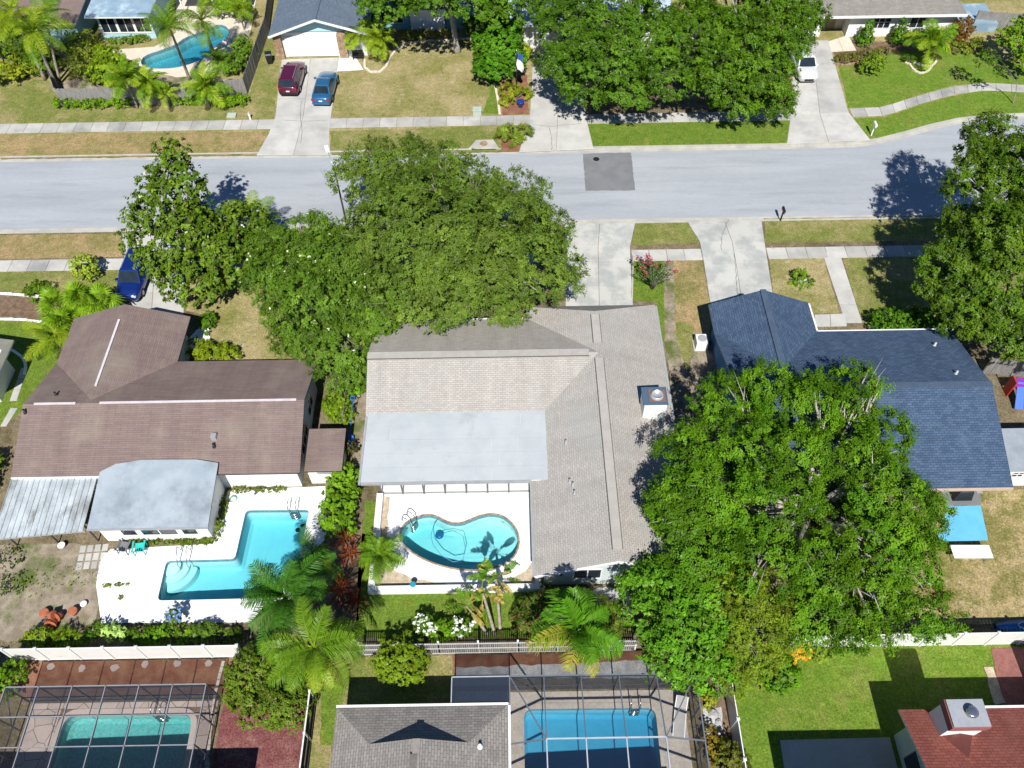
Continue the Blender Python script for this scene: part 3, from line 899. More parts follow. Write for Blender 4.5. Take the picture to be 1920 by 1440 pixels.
# ------------------------------------------------------------------ houses
def slope(pts, mats, parent, name='roof_slope', th=.13):
    P = [Vector(p) for p in pts]
    nrm = (P[1] - P[0]).cross(P[2] - P[0])
    for i in range(2, len(P) - 1):
        nrm += (P[i] - P[0]).cross(P[i + 1] - P[0])
    nrm.normalize()
    if nrm.z < 0:
        P = P[::-1]
        nrm = -nrm
    h = Vector((0, 0, 1)).cross(nrm)
    h = h.normalized() if h.length > 1e-4 else Vector((1, 0, 0))
    up = nrm.cross(h)
    m = MB()
    uv = [(p.dot(h), p.dot(up)) for p in P]
    if len(P) == 3 or len(P) == 4:
        m.face(P, uv)
    else:
        for t in tessellate_polygon([P]):
            a, b, c = (P[i] for i in t)
            if (b - a).cross(c - a).dot(nrm) < 0:
                t = (t[0], t[2], t[1])
            m.face([P[i] for i in t], [uv[i] for i in t])
    for i in range(len(P)):
        a, b = P[i], P[(i + 1) % len(P)]
        d = Vector((0, 0, th))
        m.face([a - d, b - d, b, a], None, 1)
    m.face([p - Vector((0, 0, th)) for p in P][::-1], None, 1)
    return obj(name, m, mats, parent)
def ridge(parent, a, b, w, mat, name='ridge_cap', lift=.03, h=.05):
    a, b = Vector(a), Vector(b)
    a.z += lift
    b.z += lift
    return obj(name, MB().bar(a, b, w, h), mat, parent)
def wall(parent, poly, z0, z1, mat, name='wall'):
    return obj(name, MB().prism(poly, z0, z1), mat, parent)
def gable(parent, a, b, top, mat, th=.12, name='gable_wall'):
    a, b, t = Vector(a), Vector(b), Vector(top)
    n = (b - a).cross(Vector((0, 0, 1))).normalized() * th / 2
    V = [a + n, b + n, t + n, a - n, b - n, t - n]
    return obj(name, MB().add(V, [(0, 1, 2), (5, 4, 3), (0, 3, 4, 1), (1, 4, 5, 2), (2, 5, 3, 0)]), mat, parent)
def window(parent, x0, x1, y, z0, z1, nx=1, ny=1, frame='trim', glass='glass', out=-1, fw=.07, name='window'):
    """a window in a wall facing the street (-Y)"""
    f = MB()
    f.box(x0 - fw, x1 + fw, y + out * .05, y - out * .02, z0 - fw, z0)
    f.box(x0 - fw, x1 + fw, y + out * .05, y - out * .02, z1, z1 + fw)
    f.box(x0 - fw, x0, y + out * .049, y - out * .02, z0, z1)
    f.box(x1, x1 + fw, y + out * .049, y - out * .02, z0, z1)
    for k in range(1, nx):
        x = x0 + (x1 - x0) * k / nx
        f.box(x - .03, x + .03, y + out * .045, y - out * .02, z0, z1)
    for k in range(1, ny):
        z = z0 + (z1 - z0) * k / ny
        f.box(x0, x1, y + out * .043, y - out * .02, z - .025, z + .025)
    w = obj(name, f, MT[frame], parent)
    for i in range(nx):
        for k in range(ny):
            a0, a1 = x0 + (x1 - x0) * i / nx, x0 + (x1 - x0) * (i + 1) / nx
            b0, b1 = z0 + (z1 - z0) * k / ny, z0 + (z1 - z0) * (k + 1) / ny
            obj('pane', MB().box(a0 + .002, a1 - .002, y + out * .022, y + out * .012, b0 + .002, b1 - .002), MT[glass], w)
    return w
def sidewindow(parent, y0, y1, x, z0, z1, out=-1, n=2, frame='trim'):
    f = MB()
    for (a, b, c, d) in ((y0 - .07, y1 + .07, z0 - .07, z0), (y0 - .07, y1 + .07, z1, z1 + .07), (y0 - .07, y0, z0, z1), (y1, y1 + .07, z0, z1)):
        f.box(min(x + out * .05, x), max(x + out * .05, x), a, b, c, d)
    for k in range(1, n):
        y = y0 + (y1 - y0) * k / n
        f.box(min(x + out * .045, x), max(x + out * .045, x), y - .03, y + .03, z0, z1)
    w = obj('window', f, MT[frame], parent)
    for k in range(n):
        a, b = y0 + (y1 - y0) * k / n, y0 + (y1 - y0) * (k + 1) / n
        obj('pane', MB().box(min(x + out * .02, x + out * .01), max(x + out * .02, x + out * .01), a + .035, b - .035, z0, z1), MT['glass'], w)
    return w
def vent(parent, x, y, z, r=.06, h=.3, mat='greytrim', name='vent_pipe'):
    m = MB().lathe([(r * 2, z - .05), (r * 1.6, z + .04), (r, z + .06), (r, z + h), (r * .8, z + h)], x, y, 10)
    return obj(name, m, MT[mat], parent, True)

# --- beige-roofed house
h = thing('house', 'beige shingled L-plan house in the middle with flat white lanai roof', 'house', (0, 30, 0))
BR = [MT['beigeroof'], MT['trim']]
E0, RZ, RX, WL, WR = 2.7, 4.5, 5.62, 1.1, 10.15
slope([(-9.3, 37.9, E0), (1.1, 37.9, E0), (RX, 33.4, RZ), (-9.3, 33.4, RZ)], BR, h)
slope([(-9.3, 28.9, E0), (1.1, 28.9, E0), (RX, 33.4, RZ), (-9.3, 33.4, RZ)], BR, h)
slope([(WL, 39, E0), (RX, 36.9, RZ), (RX, 33.4, RZ), (WL, 37.9, E0)], BR, h)
slope([(RX, 33.4, RZ), (RX, 18.9, RZ), (WL, 18.9, E0), (WL, 28.9, E0)], BR, h)
slope([(WR, 39, E0), (WR, 18.9, E0), (RX, 18.9, RZ), (RX, 36.9, RZ)], BR, h)
slope([(WL, 39, E0), (WR, 39, E0), (RX, 36.9, RZ)], BR, h)
BC = mottle('beige_ridge_cap', (.40, .375, .345), (.355, .335, .31), s=1.5, fine=20, fa=.2)
DK = plain('dark_ridge_vent_slot', (.13, .12, .11), .9, .1)
for (a, b) in (((-9.3, 33.4, RZ), (5.0, 33.4, RZ)), ((RX, 36.6, RZ), (RX, 34.2, RZ)), ((RX, 32.9, RZ), (RX, 19.6, RZ))):
    r_ = ridge(h, a, b, .52, BC, 'ridge_vent', .0, .09)
    for s_ in (-1, 1):
        d_ = Vector((0, .285 * s_, -.02)) if a[0] != b[0] else Vector((.285 * s_, 0, -.02))
        obj('vent_slot', MB().bar(Vector(a) + d_, Vector(b) + d_, .035, .07), DK, r_)
wall(h, [(-8.7, 29.5), (1.7, 29.5), (1.7, 37.3), (-8.7, 37.3)], 0, 2.62, MT['wall_pale'])
wall(h, [(1.72, 19.5), (9.55, 19.5), (9.55, 38.4), (1.72, 38.4)], 0, 2.62, MT['wall_pale'])
gable(h, (1.72, 19.56, 2.55), (9.55, 19.56, 2.55), (RX, 19.56, 4.22), MT['wall_pale'])
gable(h, (-8.64, 29.5, 2.55), (-8.64, 37.3, 2.55), (-8.64, 33.4, 4.2), MT['wall_pale'])
# barge boards on the rear gable
obj('barge_board', MB().bar((WL, 18.86, E0 - .1), (RX, 18.86, RZ - .1), .05, .2), MT['trim'], h)
obj('barge_board', MB().bar((WR, 18.86, E0 - .1), (RX, 18.86, RZ - .1), .05, .2), MT['trim'], h)
window(h, 3.4, 4.9, 19.5, .95, 2.1, 2)
window(h, 8.1, 9.2, 19.5, .95, 2.1, 2)
d_ = obj('door', MB().box(5.9, 7.5, 19.42, 19.5, .05, 2.1), MT['trim'], h)
obj('wall_lamp', MB().lathe([(.03, 1.75), (.11, 1.8), (.13, 2.0), (.05, 2.12)], 2.6, 19.36, 8), MT['black'], h)
obj('gutter', MB().box(WL - .13, WL - .004, 18.9, 25.0, E0 - .16, E0 - .02), MT['greytrim'], h)
obj('gutter', MB().box(WR + .004, WR + .13, 18.9, 38.9, E0 - .16, E0 - .02), MT['greytrim'], h)
obj('gutter', MB().box(-9.3, 1.0, 37.904, 38.02, E0 - .16, E0 - .02), MT['trim'], h)
# flat lanai roof in sheets
lr = obj('lanai_roof_frame', MB().box(-9.12, 2.05, 24.9, 29.9, 2.86, 3.04), MT['trim'], h)
ys = [24.86, 25.85, 26.85, 27.85, 28.85, 29.85]
rr = random.Random(5)
for i in range(5):
    xs = [-9.16] + sorted(rr.uniform(-8, 1) for _ in range(2)) + [2.1]
    for j in range(3):
        if xs[j + 1] - xs[j] > .1:
            obj('roof_sheet', MB().prism([(xs[j] + .006, ys[i] + .006), (xs[j + 1] - .006, ys[i] + .006), (xs[j + 1] - .006, ys[i + 1] - .006), (xs[j] + .006, ys[i + 1] - .006)], 3.0, 3.08 + .006 * (i % 2) + .003 * j, .006), MT['membrane'], lr)
obj('gutter', MB().box(-9.14, 1.05, 24.72, 24.85, 2.9, 3.06), MT['greytrim'], h)
obj('gutter', MB().box(-9.3, -9.165, 24.75, 29.6, 2.9, 3.06), MT['greytrim'], h)
# lanai screen wall: posts, kick plate, screen, floor
obj('lanai_floor', MB().box(-8.45, 1.6, 25.83, 29.45, -.04, .06), MT['white'], h)
xs = [-8.35 + k * 1.34 for k in range(8)]
for x in xs:
    obj('lanai_post', MB().box(x - .045, x + .045, 25.66, 25.76, .05, 2.86), MT['bronze'], h)
obj('kick_plate', MB().box(-8.4, 1.1, 25.69, 25.73, .05, .14), MT['greytrim'], h)
obj('screen_rail', MB().box(-8.4, 1.1, 25.69, 25.73, 2.2, 2.28), MT['bronze'], h)
for a, b in zip(xs, xs[1:]):
    obj("screen", MB().box(a + .046, b - .046, 25.706, 25.714, .141, 2.199), screenmat('thin_screen', (.5, .5, .5), .1) if a == xs[0] else bpy.data.materials['thin_screen'], h)
# chimney with flue
ch = obj('chimney', MB().prism([(8.08, 28.9), (9.46, 28.9), (9.46, 30.2), (8.08, 30.2)], 3.0, 4.7), MT['wall_white'], h)
obj('chimney_cap', MB().box(8.0, 9.54, 28.98, 30.28, 4.702, 4.82), plain('shadowed_blue_cap', (.07, .12, .19), .5, .4), ch)  # blue-grey cap darkened to stand for shadow inside the recessed shroud
obj('flue', MB().lathe([(.42, 4.82), (.42, 4.95), (.36, 4.98), (.36, 5.02), (.3, 5.02), (.28, 4.9)], 8.9, 29.6, 16), MT['alu'], ch, True)
obj('flue_base', MB().box(8.4, 9.4, 29.15, 30.05, 4.821, 4.87), plain('rusty_flashing', (.22, .12, .08), .8, .2), ch)
for (px, py) in ((1061, 832), (1074, 913), (1077, 928), (1068, 905)):
    q = G(px, py, 3.5)
    vent(h, q[0], q[1], E0 + .4 * (q[0] - WL))

# --- brown-roofed house
h = thing('house', 'brown shingled house with white ridge strips west of the middle house', 'house', (-22, 30, 0))
BR = [MT['brownroof'], plain('dark_brown_fascia', (.07, .05, .045), .7, .2)]
s1 = 1.5 / 4.4
MZ, WC, WZ = 4.2, -26.5, 2.7 + 4.07 * s1
JY = 30.2 + (MZ - WZ) / s1
slope([(-30.6, 25.8, E0), (-13, 25.8, E0), (-13, 30.2, MZ), (-30.6, 30.2, MZ)], BR, h)
slope([(-22.43, 34.6, E0), (-13, 34.6, E0), (-13, 30.2, MZ), (WC, 30.2, MZ), (WC, JY, WZ)], BR, h)
slope([(-30.6, 34.6, E0), (WC, JY, WZ), (WC, 30.2, MZ), (-30.6, 30.2, MZ)], BR, h)
slope([(-30.57, 38.6, E0), (WC, 38.6, WZ), (WC, JY, WZ), (-30.57, 34.6, E0)], BR, h)
slope([(-22.43, 38.6, E0), (WC, 38.6, WZ), (WC, JY, WZ), (-22.43, 34.6, E0)], BR, h)
RW = mottle('white_ridge_strip', (.62, .57, .59), (.54, .49, .51), s=2, fine=20, fa=.1)
ridge(h, (WC, 37.2, WZ), (WC, 31.6, WZ), .15, RW)
ridge(h, (-29.9, 30.2, MZ), (-27.3, 30.2, MZ), .15, RW)
ridge(h, (-25.8, 30.2, MZ), (-13.5, 30.2, MZ), .15, RW)
wall(h, [(-30, 26.4), (-13.5, 26.4), (-13.5, 34), (-30, 34)], 0, 2.62, MT['wall_white'])
wall(h, [(-30, 34.01), (-23.0, 34.01), (-23.0, 38), (-30, 38)], 0, 2.62, MT['wall_white'])
gable(h, (-13.56, 26.4, 2.55), (-13.56, 34, 2.55), (-13.56, 30.2, 4.0), MT['wall_white'])
gable(h, (-29.94, 26.4, 2.55), (-29.94, 34, 2.55), (-29.94, 30.2, 4.0), MT['wall_white'])
gable(h, (-30, 37.94, 2.55), (-23, 37.94, 2.55), (WC, 37.94, 3.9), MT['wall_white'])
sidewindow(h, 28.2, 30.2, -13.5, .8, 2.0, 1, 3)
sidewindow(h, 31.2, 32.6, -13.5, .8, 2.0, 1, 2)
for (px, py, mt) in ((107, 742, 'black'), (51, 777, 'black'), (397, 828, 'black')):
    q = G(px, py, 3.8)
    vent(h, q[0], q[1], E0 + s1 * min(q[1] - 25.8, 34.6 - q[1]), .07, .3, mt)
q = G(402, 820, 3.5)
obj('roof_vent_box', MB().box(q[0] - .16, q[0] + .16, q[1] - .16, q[1] + .16, 3.2, 3.75), MT['alu'], h)
# pool room with flat draped roof
wall(h, [(-24.9, 22.8), (-18.42, 22.8), (-18.42, 26.39), (-24.9, 26.39)], 0, 2.27, MT['wall_white'], 'pool_room_wall')
rf = [(-25.1, 22.4, 2.38), (-18.0, 22.4, 2.38), (-17.95, 26.35, 3.12), (-19.3, 26.6, 3.16), (-22.6, 26.65, 3.16), (-24.2, 26.4, 3.12), (-25.05, 25.9, 3.05)]
m = MB()
m.face(rf)
m.face([(p[0], p[1], p[2] - .1) for p in rf][::-1])
for i in range(len(rf)):
    a, b = rf[i], rf[(i + 1) % len(rf)]
    m.face([(a[0], a[1], a[2] - .1), (b[0], b[1], b[2] - .1), b, a])
obj('pool_room_roof', m, MT['membrane2'], h)
obj('roof_edge', MB().box(-25.12, -17.97, 22.34, 22.398, 2.26, 2.4), MT['greytrim'], h)
window(h, -22.4, -20.3, 22.8, .8, 1.75, 2, 1)
window(h, -23.6, -22.75, 22.8, .8, 1.75, 1, 1)
window(h, -19.95, -19.1, 22.8, .8, 1.75, 1, 1)
# metal awning in pans
aw = thing('metal_awning', 'ribbed weathered metal awning roof beside the pool room', 'awning', (-28, 24, 0))
n = 15
for k in range(n):
    x0, x1 = -30.55 + 5.2 * k / n, -30.55 + 5.2 * (k + 1) / n
    za, zb = 2.62, 2.28
    yb = 21.9 + .45 * k / n
    prof = [(x0 + .004, .07), (x0 + .03, .07), (x0 + .05, 0), (x1 - .012, 0), (x1 - .006, .05)]
    m = MB()
    for (a, da), (b, db) in zip(prof, prof[1:]):
        m.face([(a, yb, zb + da), (b, yb, zb + db), (b, 25.85, za + db), (a, 25.85, za + da)])
        m.face([(a, yb, zb + da - .02), (b, yb, zb + db - .02), (b, 25.85, za + db - .02), (a, 25.85, za + da - .02)][::-1])
        m.face([(a, yb, zb + da - .02), (b, yb, zb + db - .02), (b, yb, zb + db), (a, yb, zb + da)])
    obj('roof_pan', m, MT['metal'], aw)
obj('beam', MB().bar((-30.6, 21.95, 2.17), (-25.3, 22.42, 2.17), .1, .16), MT['greytrim'], aw)
for x, y in ((-30.4, 22.6), (-27.9, 22.7), (-25.5, 22.8)):
    obj('post', MB().box(x - .04, x + .04, y - .04, y + .04, 0, 2.2), MT['bronze'], aw)
obj('flashing', MB().box(-30.55, -25.2, 25.72, 25.79, 2.56, 2.75), MT['trim'], aw)
# lean-to with its own brown roof
lt = thing('lean_to_shed', 'small brown roofed lean-to shed beside the tall hedge', 'shed', (-11.8, 27.7, 0))
slope([(-12.93, 26.25, 2.1), (-10.6, 26.25, 2.1), (-10.6, 29.2, 2.4), (-12.93, 29.2, 2.4)], BR, lt, 'roof')
wall(lt, [(-12.9, 26.6), (-10.9, 26.6), (-10.9, 28.9), (-12.9, 28.9)], 0, 1.98, MT['wall_white'])
obj('vent_grille', MB().box(-12.3, -11.3, 26.55, 26.598, 1.2, 1.7), MT['greytrim'], lt)

# --- blue-roofed house
h = thing('house', 'dark blue shingled house half hidden by the big eastern tree', 'house', (22, 30, 0))
BR = [MT['blueroof'], MT['greytrim']]
EZ, CZ, HY = 2.7, 4.75, 30.15
s3 = (CZ - EZ) / 6.15
GZ = 4.1
JY = 36.3 - (GZ - EZ) / s3
slope([(13.9, 24.0, EZ), (29.75, 24.0, EZ), (29.75, HY, CZ), (13.9, HY, CZ)], BR, h)
slope([(20.9, 36.3, EZ), (30.0, 36.3, EZ), (29.75, HY, CZ), (13.9, HY, CZ), (13.9, 36.3, EZ), (17.4, JY, GZ)], BR, h)
slope([(13.9, 38.95, EZ), (17.4, 38.95, GZ), (17.4, JY, GZ), (13.9, 36.3, EZ)], BR, h)
slope([(20.9, 38.95, EZ), (17.4, 38.95, GZ), (17.4, JY, GZ), (20.9, 36.3, EZ)], BR, h)
CP = mottle('blue_ridge_cap', (.07, .10, .155), (.055, .085, .13), s=2, fine=20, fa=.25)
ridge(h, (13.9, HY, CZ), (29.75, HY, CZ), .42, CP)
ridge(h, (17.4, 38.95, GZ), (17.4, JY, GZ), .42, CP)
wall(h, [(14.5, 25.5), (29.2, 25.5), (29.2, 35.7), (14.5, 35.7)], 0, 2.62, MT['wall_white'])
obj('side_panel', MB().box(14.42, 14.495, 24.7, 38.3, 0, 2.6), MT['wall_blue'], h)
wall(h, [(14.5, 35.71), (20.3, 35.71), (20.3, 38.4), (14.5, 38.4)], 0, 2.62, MT['wall_blue'])
gable(h, (14.56, 24.6, 2.5), (14.56, 35.7, 2.5), (14.56, HY, 4.5), MT['wall_blue'])
gable(h, (29.14, 24.6, 2.5), (29.14, 35.7, 2.5), (29.14, HY, 4.5), MT['wall_blue'])
gable(h, (14.5, 38.34, 2.5), (20.3, 38.34, 2.5), (17.4, 38.34, 3.85), MT['wall_blue'])
obj('gutter', MB().box(21.0, 30.0, 36.305, 36.42, EZ - .16, EZ - .02), MT['trim'], h)
obj('gutter', MB().box(20.905, 21.02, 36.43, 38.9, EZ - .16, EZ - .02), MT['trim'], h)
obj('fascia', MB().box(13.9, 29.75, 23.9, 23.995, EZ - .2, EZ - .02), mottle('tan_fascia', (.55, .42, .32), (.48, .36, .28), s=2), h)
for (px, py) in ((1790, 704), (1762, 632)):
    q = G(px, py, 4.2)
    vent(h, q[0], q[1], EZ + s3 * (36.3 - q[1]), .07, .3, 'alu')
sh = thing('garden_shed', 'pale flat roofed shed against the blue-roofed house', 'shed', (31, 27, 0))
obj('wall', MB().prism([(30.2, 25.6), (34, 25.6), (34, 28.1), (30.2, 28.1)], 0, 2.2), MT['wall_white'], sh)
slope([(30.0, 25.3, 2.25), (34.2, 25.3, 2.25), (34.2, 28.3, 2.5), (30.0, 28.3, 2.5)], [mottle('grey_sheet_roof', (.30, .33, .37), (.24, .27, .31), s=.8), MT['trim']], sh, 'roof')
window(sh, 30.9, 31.5, 25.6, 1.2, 1.75, 2, 2, fw=.02)

# --- grey gabled house at the bottom
h = thing('house', 'grey shingled house with a raised gable between the two pool cages', 'house', (-4.8, 8, 0))
BR = [MT['greyroof'], MT['greyroof2']]
KX, KZ = -4.83, 2.7 + 4.35 * .4
slope([(-9.2, 11.95, 2.7), (-.48, 11.95, 2.7), (-2.4, 10.0, 3.48), (-7.25, 10.0, 3.48)], BR, h)
slope([(-9.2, 11.95, 2.7), (-7.25, 10.0, 3.48), (KX, 10.0, KZ), (KX, -2, KZ), (-9.2, -2, 2.7)], BR, h)
slope([(-.48, 11.95, 2.7), (-2.4, 10.0, 3.48), (KX, 10.0, KZ), (KX, -2, KZ), (-.48, -2, 2.7)], BR, h)
gable(h, (-7.1, 9.9, 3.35), (-2.55, 9.9, 3.35), (KX, 9.9, KZ - .1), MT['wall_white'])
ridge(h, (KX, 9.98, KZ), (KX, -2, KZ), .36, mottle('grey_ridge_cap', (.26, .24, .22), (.21, .195, .18), s=2, fine=20, fa=.25))
obj('gutter', MB().box(-9.22, -.46, 11.954, 12.08, 2.55, 2.70), MT['trim'], h)
obj('gutter', MB().box(-.475, -.35, 3, 11.95, 2.55, 2.70), MT['trim'], h)
wall(h, [(-8.7, -1.5), (-1.0, -1.5), (-1.0, 11.4), (-8.7, 11.4)], 0, 2.6, MT['wall_white'])
q = G(900, 1400, 3.3)
vent(h, q[0], q[1], 3.3, .08, .28, 'trim')
q = G(775, 1432, 4.4)
obj('skylight', MB().box(q[0] - .18, q[0] + .18, q[1] - .5, q[1] + .4, 4.3, 4.52), MT['greyroof2'], h)
obj('wall_box', MB().box(-4.0, -3.45, 11.45, 12.0, 0, 1.2), MT['greytrim'], h)

obj('wing_wall', MB().box(-.9, 7.2, -1.5, 6.3, .06, 2.58), MT['wall_white'], h)
obj('wing_roof', MB().box(-.34, 7.7, -2, 7.25, 2.6, 2.74), MT['membrane2'], h)
h = thing('house', 'house south of the western cage, known here by the shade it throws over the pool', 'house', (-20, 4, 0))
slope([(-30, 8.5, 2.7), (-13.6, 8.5, 2.7), (-13.6, 2, 5.0), (-30, 2, 5.0)], [MT['greyroof2'], MT['trim']], h)
slope([(-30, -4.5, 2.7), (-13.6, -4.5, 2.7), (-13.6, 2, 5.0), (-30, 2, 5.0)], [MT['greyroof2'], MT['trim']], h)
wall(h, [(-29.4, -4), (-14.2, -4), (-14.2, 5.9), (-29.4, 5.9)], 0, 2.6, MT['wall_white'])

# --- red-roofed house, bottom corner
h = thing('house', 'brick red shingled house with boxed chimney in the bottom corner', 'house', (24, 9, 0))
BR = [MT['redroof'], MT['trim']]
slope([(19.25, 11.4, 2.7), (34, 11.4, 2.7), (34, 5.4, 5.1), (19.25, 5.4, 5.1)], BR, h)
slope([(19.25, -.6, 2.7), (34, -.6, 2.7), (34, 5.4, 5.1), (19.25, 5.4, 5.1)], BR, h)
wall(h, [(19.8, 0), (33.4, 0), (33.4, 10.8), (19.8, 10.8)], 0, 2.6, MT['wall_pale'])
gable(h, (19.86, 0, 2.5), (19.86, 10.8, 2.5), (19.86, 5.4, 4.8), MT['wall_pale'])
sidewindow(h, 8.2, 9.6, 19.8, .5, 2.2, -1, 1)
sidewindow(h, 6.2, 7.8, 19.8, .5, 2.2, -1, 1)
obj('gutter', MB().box(22.4, 34, 11.404, 11.53, 2.54, 2.69), MT['trim'], h)
ch = obj('chimney', MB().prism([(20.65, 10.0), (22.35, 10.0), (22.35, 11.2), (20.65, 11.2)], 2.3, 4.95), MT['wall_white'], h)
obj('chimney_band', MB().prism([(20.58, 9.93), (22.42, 9.93), (22.42, 11.27), (20.58, 11.27)], 4.4, 4.9), mottle('red_chimney_band', (.30, .11, .10), (.26, .09, .085), s=2), ch)
obj('chimney_cap', MB().box(20.62, 22.38, 9.97, 11.23, 4.952, 5.02), MT['alu'], ch)
obj('flue', MB().lathe([(.27, 5.02), (.27, 5.2), (.3, 5.22), (.2, 5.26)], 21.6, 10.6, 16), MT['steel'], ch, True)
obj('cricket', MB().add([(20.64, 9.99, 3.2), (22.36, 9.99, 3.2), (21.5, 8.9, 3.72), (21.5, 9.99, 3.66)], [(0, 3, 2), (3, 1, 2)]), MT['redroof'], h)
# taller wing of the same house, south of the shaded patio
wall(h, [(13.6, -2), (19.2, -2), (19.2, 7.3), (13.6, 7.3)], 0, 3.9, MT['wall_pale'], 'wing_wall')
obj('wing_roof', MB().box(13.25, 19.24, -2.4, 7.75, 3.92, 4.1), MT['membrane2'], h)
st = struct('patio', MB().prism(GP([(1462, 1388), (1668, 1383), (1690, 1470), (1475, 1470)]), -.05, .05, .01), MT['conc'], 'grey concrete patio in the shade beside the red-roofed house', 'patio')

# --- far side of the street
h = thing('house', 'blue-grey gabled garage house with white garage door', 'house', (-18, 78, 0))
BR = [MT['blueroof2'], MT['trim']]
GX = -18.0
slope([(-22.75, 74.0, 2.7), (GX, 74.0, 4.35), (GX, 92, 4.35), (-22.75, 92, 2.7)], BR, h)
slope([(-13.25, 74.3, 2.7), (GX, 74.0, 4.35), (GX, 92, 4.35), (-13.25, 92, 2.7)], BR, h)
ridge(h, (GX, 74.05, 4.35), (GX, 92, 4.35), .36, plain('slate_cap', (.11, .145, .19), .85, .2))
obj('barge_board', MB().bar((-22.75, 73.96, 2.6), (GX, 73.96, 4.25), .05, .2), MT['trim'], h)
obj('barge_board', MB().bar((-13.25, 74.2, 2.6), (GX, 73.96, 4.25), .05, .2), MT['trim'], h)
wall(h, [(-22.3, 74.9), (-13.7, 74.9), (-13.7, 91), (-22.3, 91)], 0, 2.6, MT['wall_white'])
gable(h, (-22.3, 74.96, 2.55), (-13.7, 74.96, 2.55), (GX, 74.96, 4.1), MT['wall_aqua'])
gd = obj('garage_door', MB().box(-21.5, -16.6, 74.82, 74.9, .05, 2.15), MT['trim'], h)
for k in range(4):
    obj('door_panel', MB().box(-21.45, -16.65, 74.79, 74.818, .08 + k * .52, .56 + k * .52), MT['trim'], gd)
obj('stone_pier', MB().prism([(-22.5, 74.4), (-21.75, 74.4), (-21.75, 74.89), (-22.5, 74.89)], 0, 2.5, .03), MT['stone'], h)
obj('stone_pier', MB().prism([(-16.35, 74.4), (-15.5, 74.4), (-15.5, 74.89), (-16.35, 74.89)], 0, 2.5, .03), MT['stone'], h)
wall(h, [(-13.69, 79.4), (-1.5, 79.4), (-1.5, 91), (-13.69, 91)], 0, 2.6, MT['wall_teal'], 'rear_wall')
obj('rear_roof', MB().box(-13.2, -1.0, 78.9, 92, 2.62, 2.8), MT['blueroof2'], h)
window(h, -12.5, -10.4, 79.4, .8, 2.0, 3)
obj('porch_wall', MB().box(-9.6, -6.2, 79.0, 79.1, 0, 2.3), MT['wall_white'], h)

h = thing('house', 'low house with a pale blue panel roof and a row of white windows', 'house', (-38, 80, 0))
slope([(-41.3, 77.6, 2.9), (-35.0, 77.5, 2.9), (-34.3, 84, 3.8), (-41.0, 84, 3.8)], [MT['bluemetal'], MT['trim']], h, 'sunroom_roof')
wall(h, [(-40.7, 78.6), (-35.4, 78.6), (-35.4, 86), (-40.7, 86)], 0, 2.75, MT['wall_aqua'], 'sunroom_wall')
for k in range(3):
    window(h, -40.45 + k * 1.7, -39.0 + k * 1.7, 78.6, .75, 2.5, 2, fw=.12)
slope([(-54, 76.9, 2.7), (-42.0, 76.9, 2.7), (-41.5, 84, 4.0), (-54, 84, 4.0)], [MT['brownroof'], MT['trim']], h)
wall(h, [(-53, 77.6), (-42.5, 77.6), (-42.5, 90), (-53, 90)], 0, 2.6, MT['wall_aqua'])
slope([(-33.9, 82.5, 2.7), (-26.6, 82.5, 2.7), (-26.6, 88, 3.2), (-33.9, 88, 3.2)], [MT['bluemetal'], MT['trim']], h, 'porch_roof')
for x in (-33.5, -30.2, -27):
    obj('porch_post', MB().box(x - .06, x + .06, 82.8, 82.92, 0, 2.6), MT['trim'], h)

h = thing('house', 'white house behind the big trees with a pale blue roof corner', 'house', (4, 80, 0))
slope([(.2, 74.9, 2.8), (16, 74.9, 2.8), (16, 80, 4.6), (.2, 80, 4.6)], [mottle('sky_blue_roof_sheet', (.38, .46, .55), (.32, .40, .5), s=.8), MT['trim']], h)
wall(h, [(1.2, 75.8), (15.5, 75.8), (15.5, 88), (1.2, 88)], 0, 2.7, MT['wall_white'])
obj('garage_door', MB().box(2.3, 6.9, 75.72, 75.8, .05, 2.15), MT['trim'], h)
slope([(.2, 85, 2.8), (16, 85, 2.8), (16, 80.0, 4.6), (.2, 80.0, 4.6)], [bpy.data.materials['sky_blue_roof_sheet'], MT['trim']], h)

h = thing('house', 'white-walled house with taupe roof beside the bright green lawn', 'house', (37, 78, 0))
BR = [MT['greyroof2'], MT['trim']]
slope([(29.2, 75.9, 2.7), (44.7, 75.9, 2.7), (42, 82, 5.0), (29.2, 82, 5.0)], BR, h)
slope([(44.7, 75.9, 2.7), (44.7, 90, 2.7), (42, 82, 5.0)], BR, h)
obj('fascia', MB().box(29.2, 44.7, 75.80, 75.89, 2.5, 2.72), MT['trim'], h)
wall(h, [(33.9, 76.8), (44.2, 76.8), (44.2, 88), (33.9, 88)], 0, 2.6, MT['wall_white'])
wall(h, [(28.5, 76.9), (31.3, 76.9), (31.3, 88), (28.5, 88)], 0, 2.6, MT['wall_white'], 'garage_wall')
wall(h, [(31.31, 78.3), (33.89, 78.3), (33.89, 88), (31.31, 88)], 0, 2.6, MT['cream'], 'entry_wall')
obj('door', MB().box(32.2, 33.1, 78.22, 78.298, .05, 2.1), plain('tan_door', (.3, .22, .15), .6, .3), h)
window(h, 36.2, 37.9, 76.8, .9, 2.1, 3, 2)
window(h, 39.9, 41.3, 76.8, .9, 2.1, 2, 1)
obj('side_box', MB().box(45.3, 49, 77.2, 81, .0, .9), MT['bluemetal'], h)

h = thing('house', 'corner of a grey-roofed house at the western edge beside a curved path', 'house', (-37, 33, 0))
slope([(-40, 27.8, 2.6), (-34.25, 33.0, 2.6), (-34.25, 36.8, 2.6), (-40, 36.8, 4.0)], [mottle('grey_green_roof', (.20, .20, .165), (.17, .17, .14), s=1), MT['trim']], h, 'roof_slope')
wall(h, [(-42, 26), (-35.2, 33.5), (-35.2, 36.2), (-42, 36.2)], 0, 2.4, MT['wall_white'])
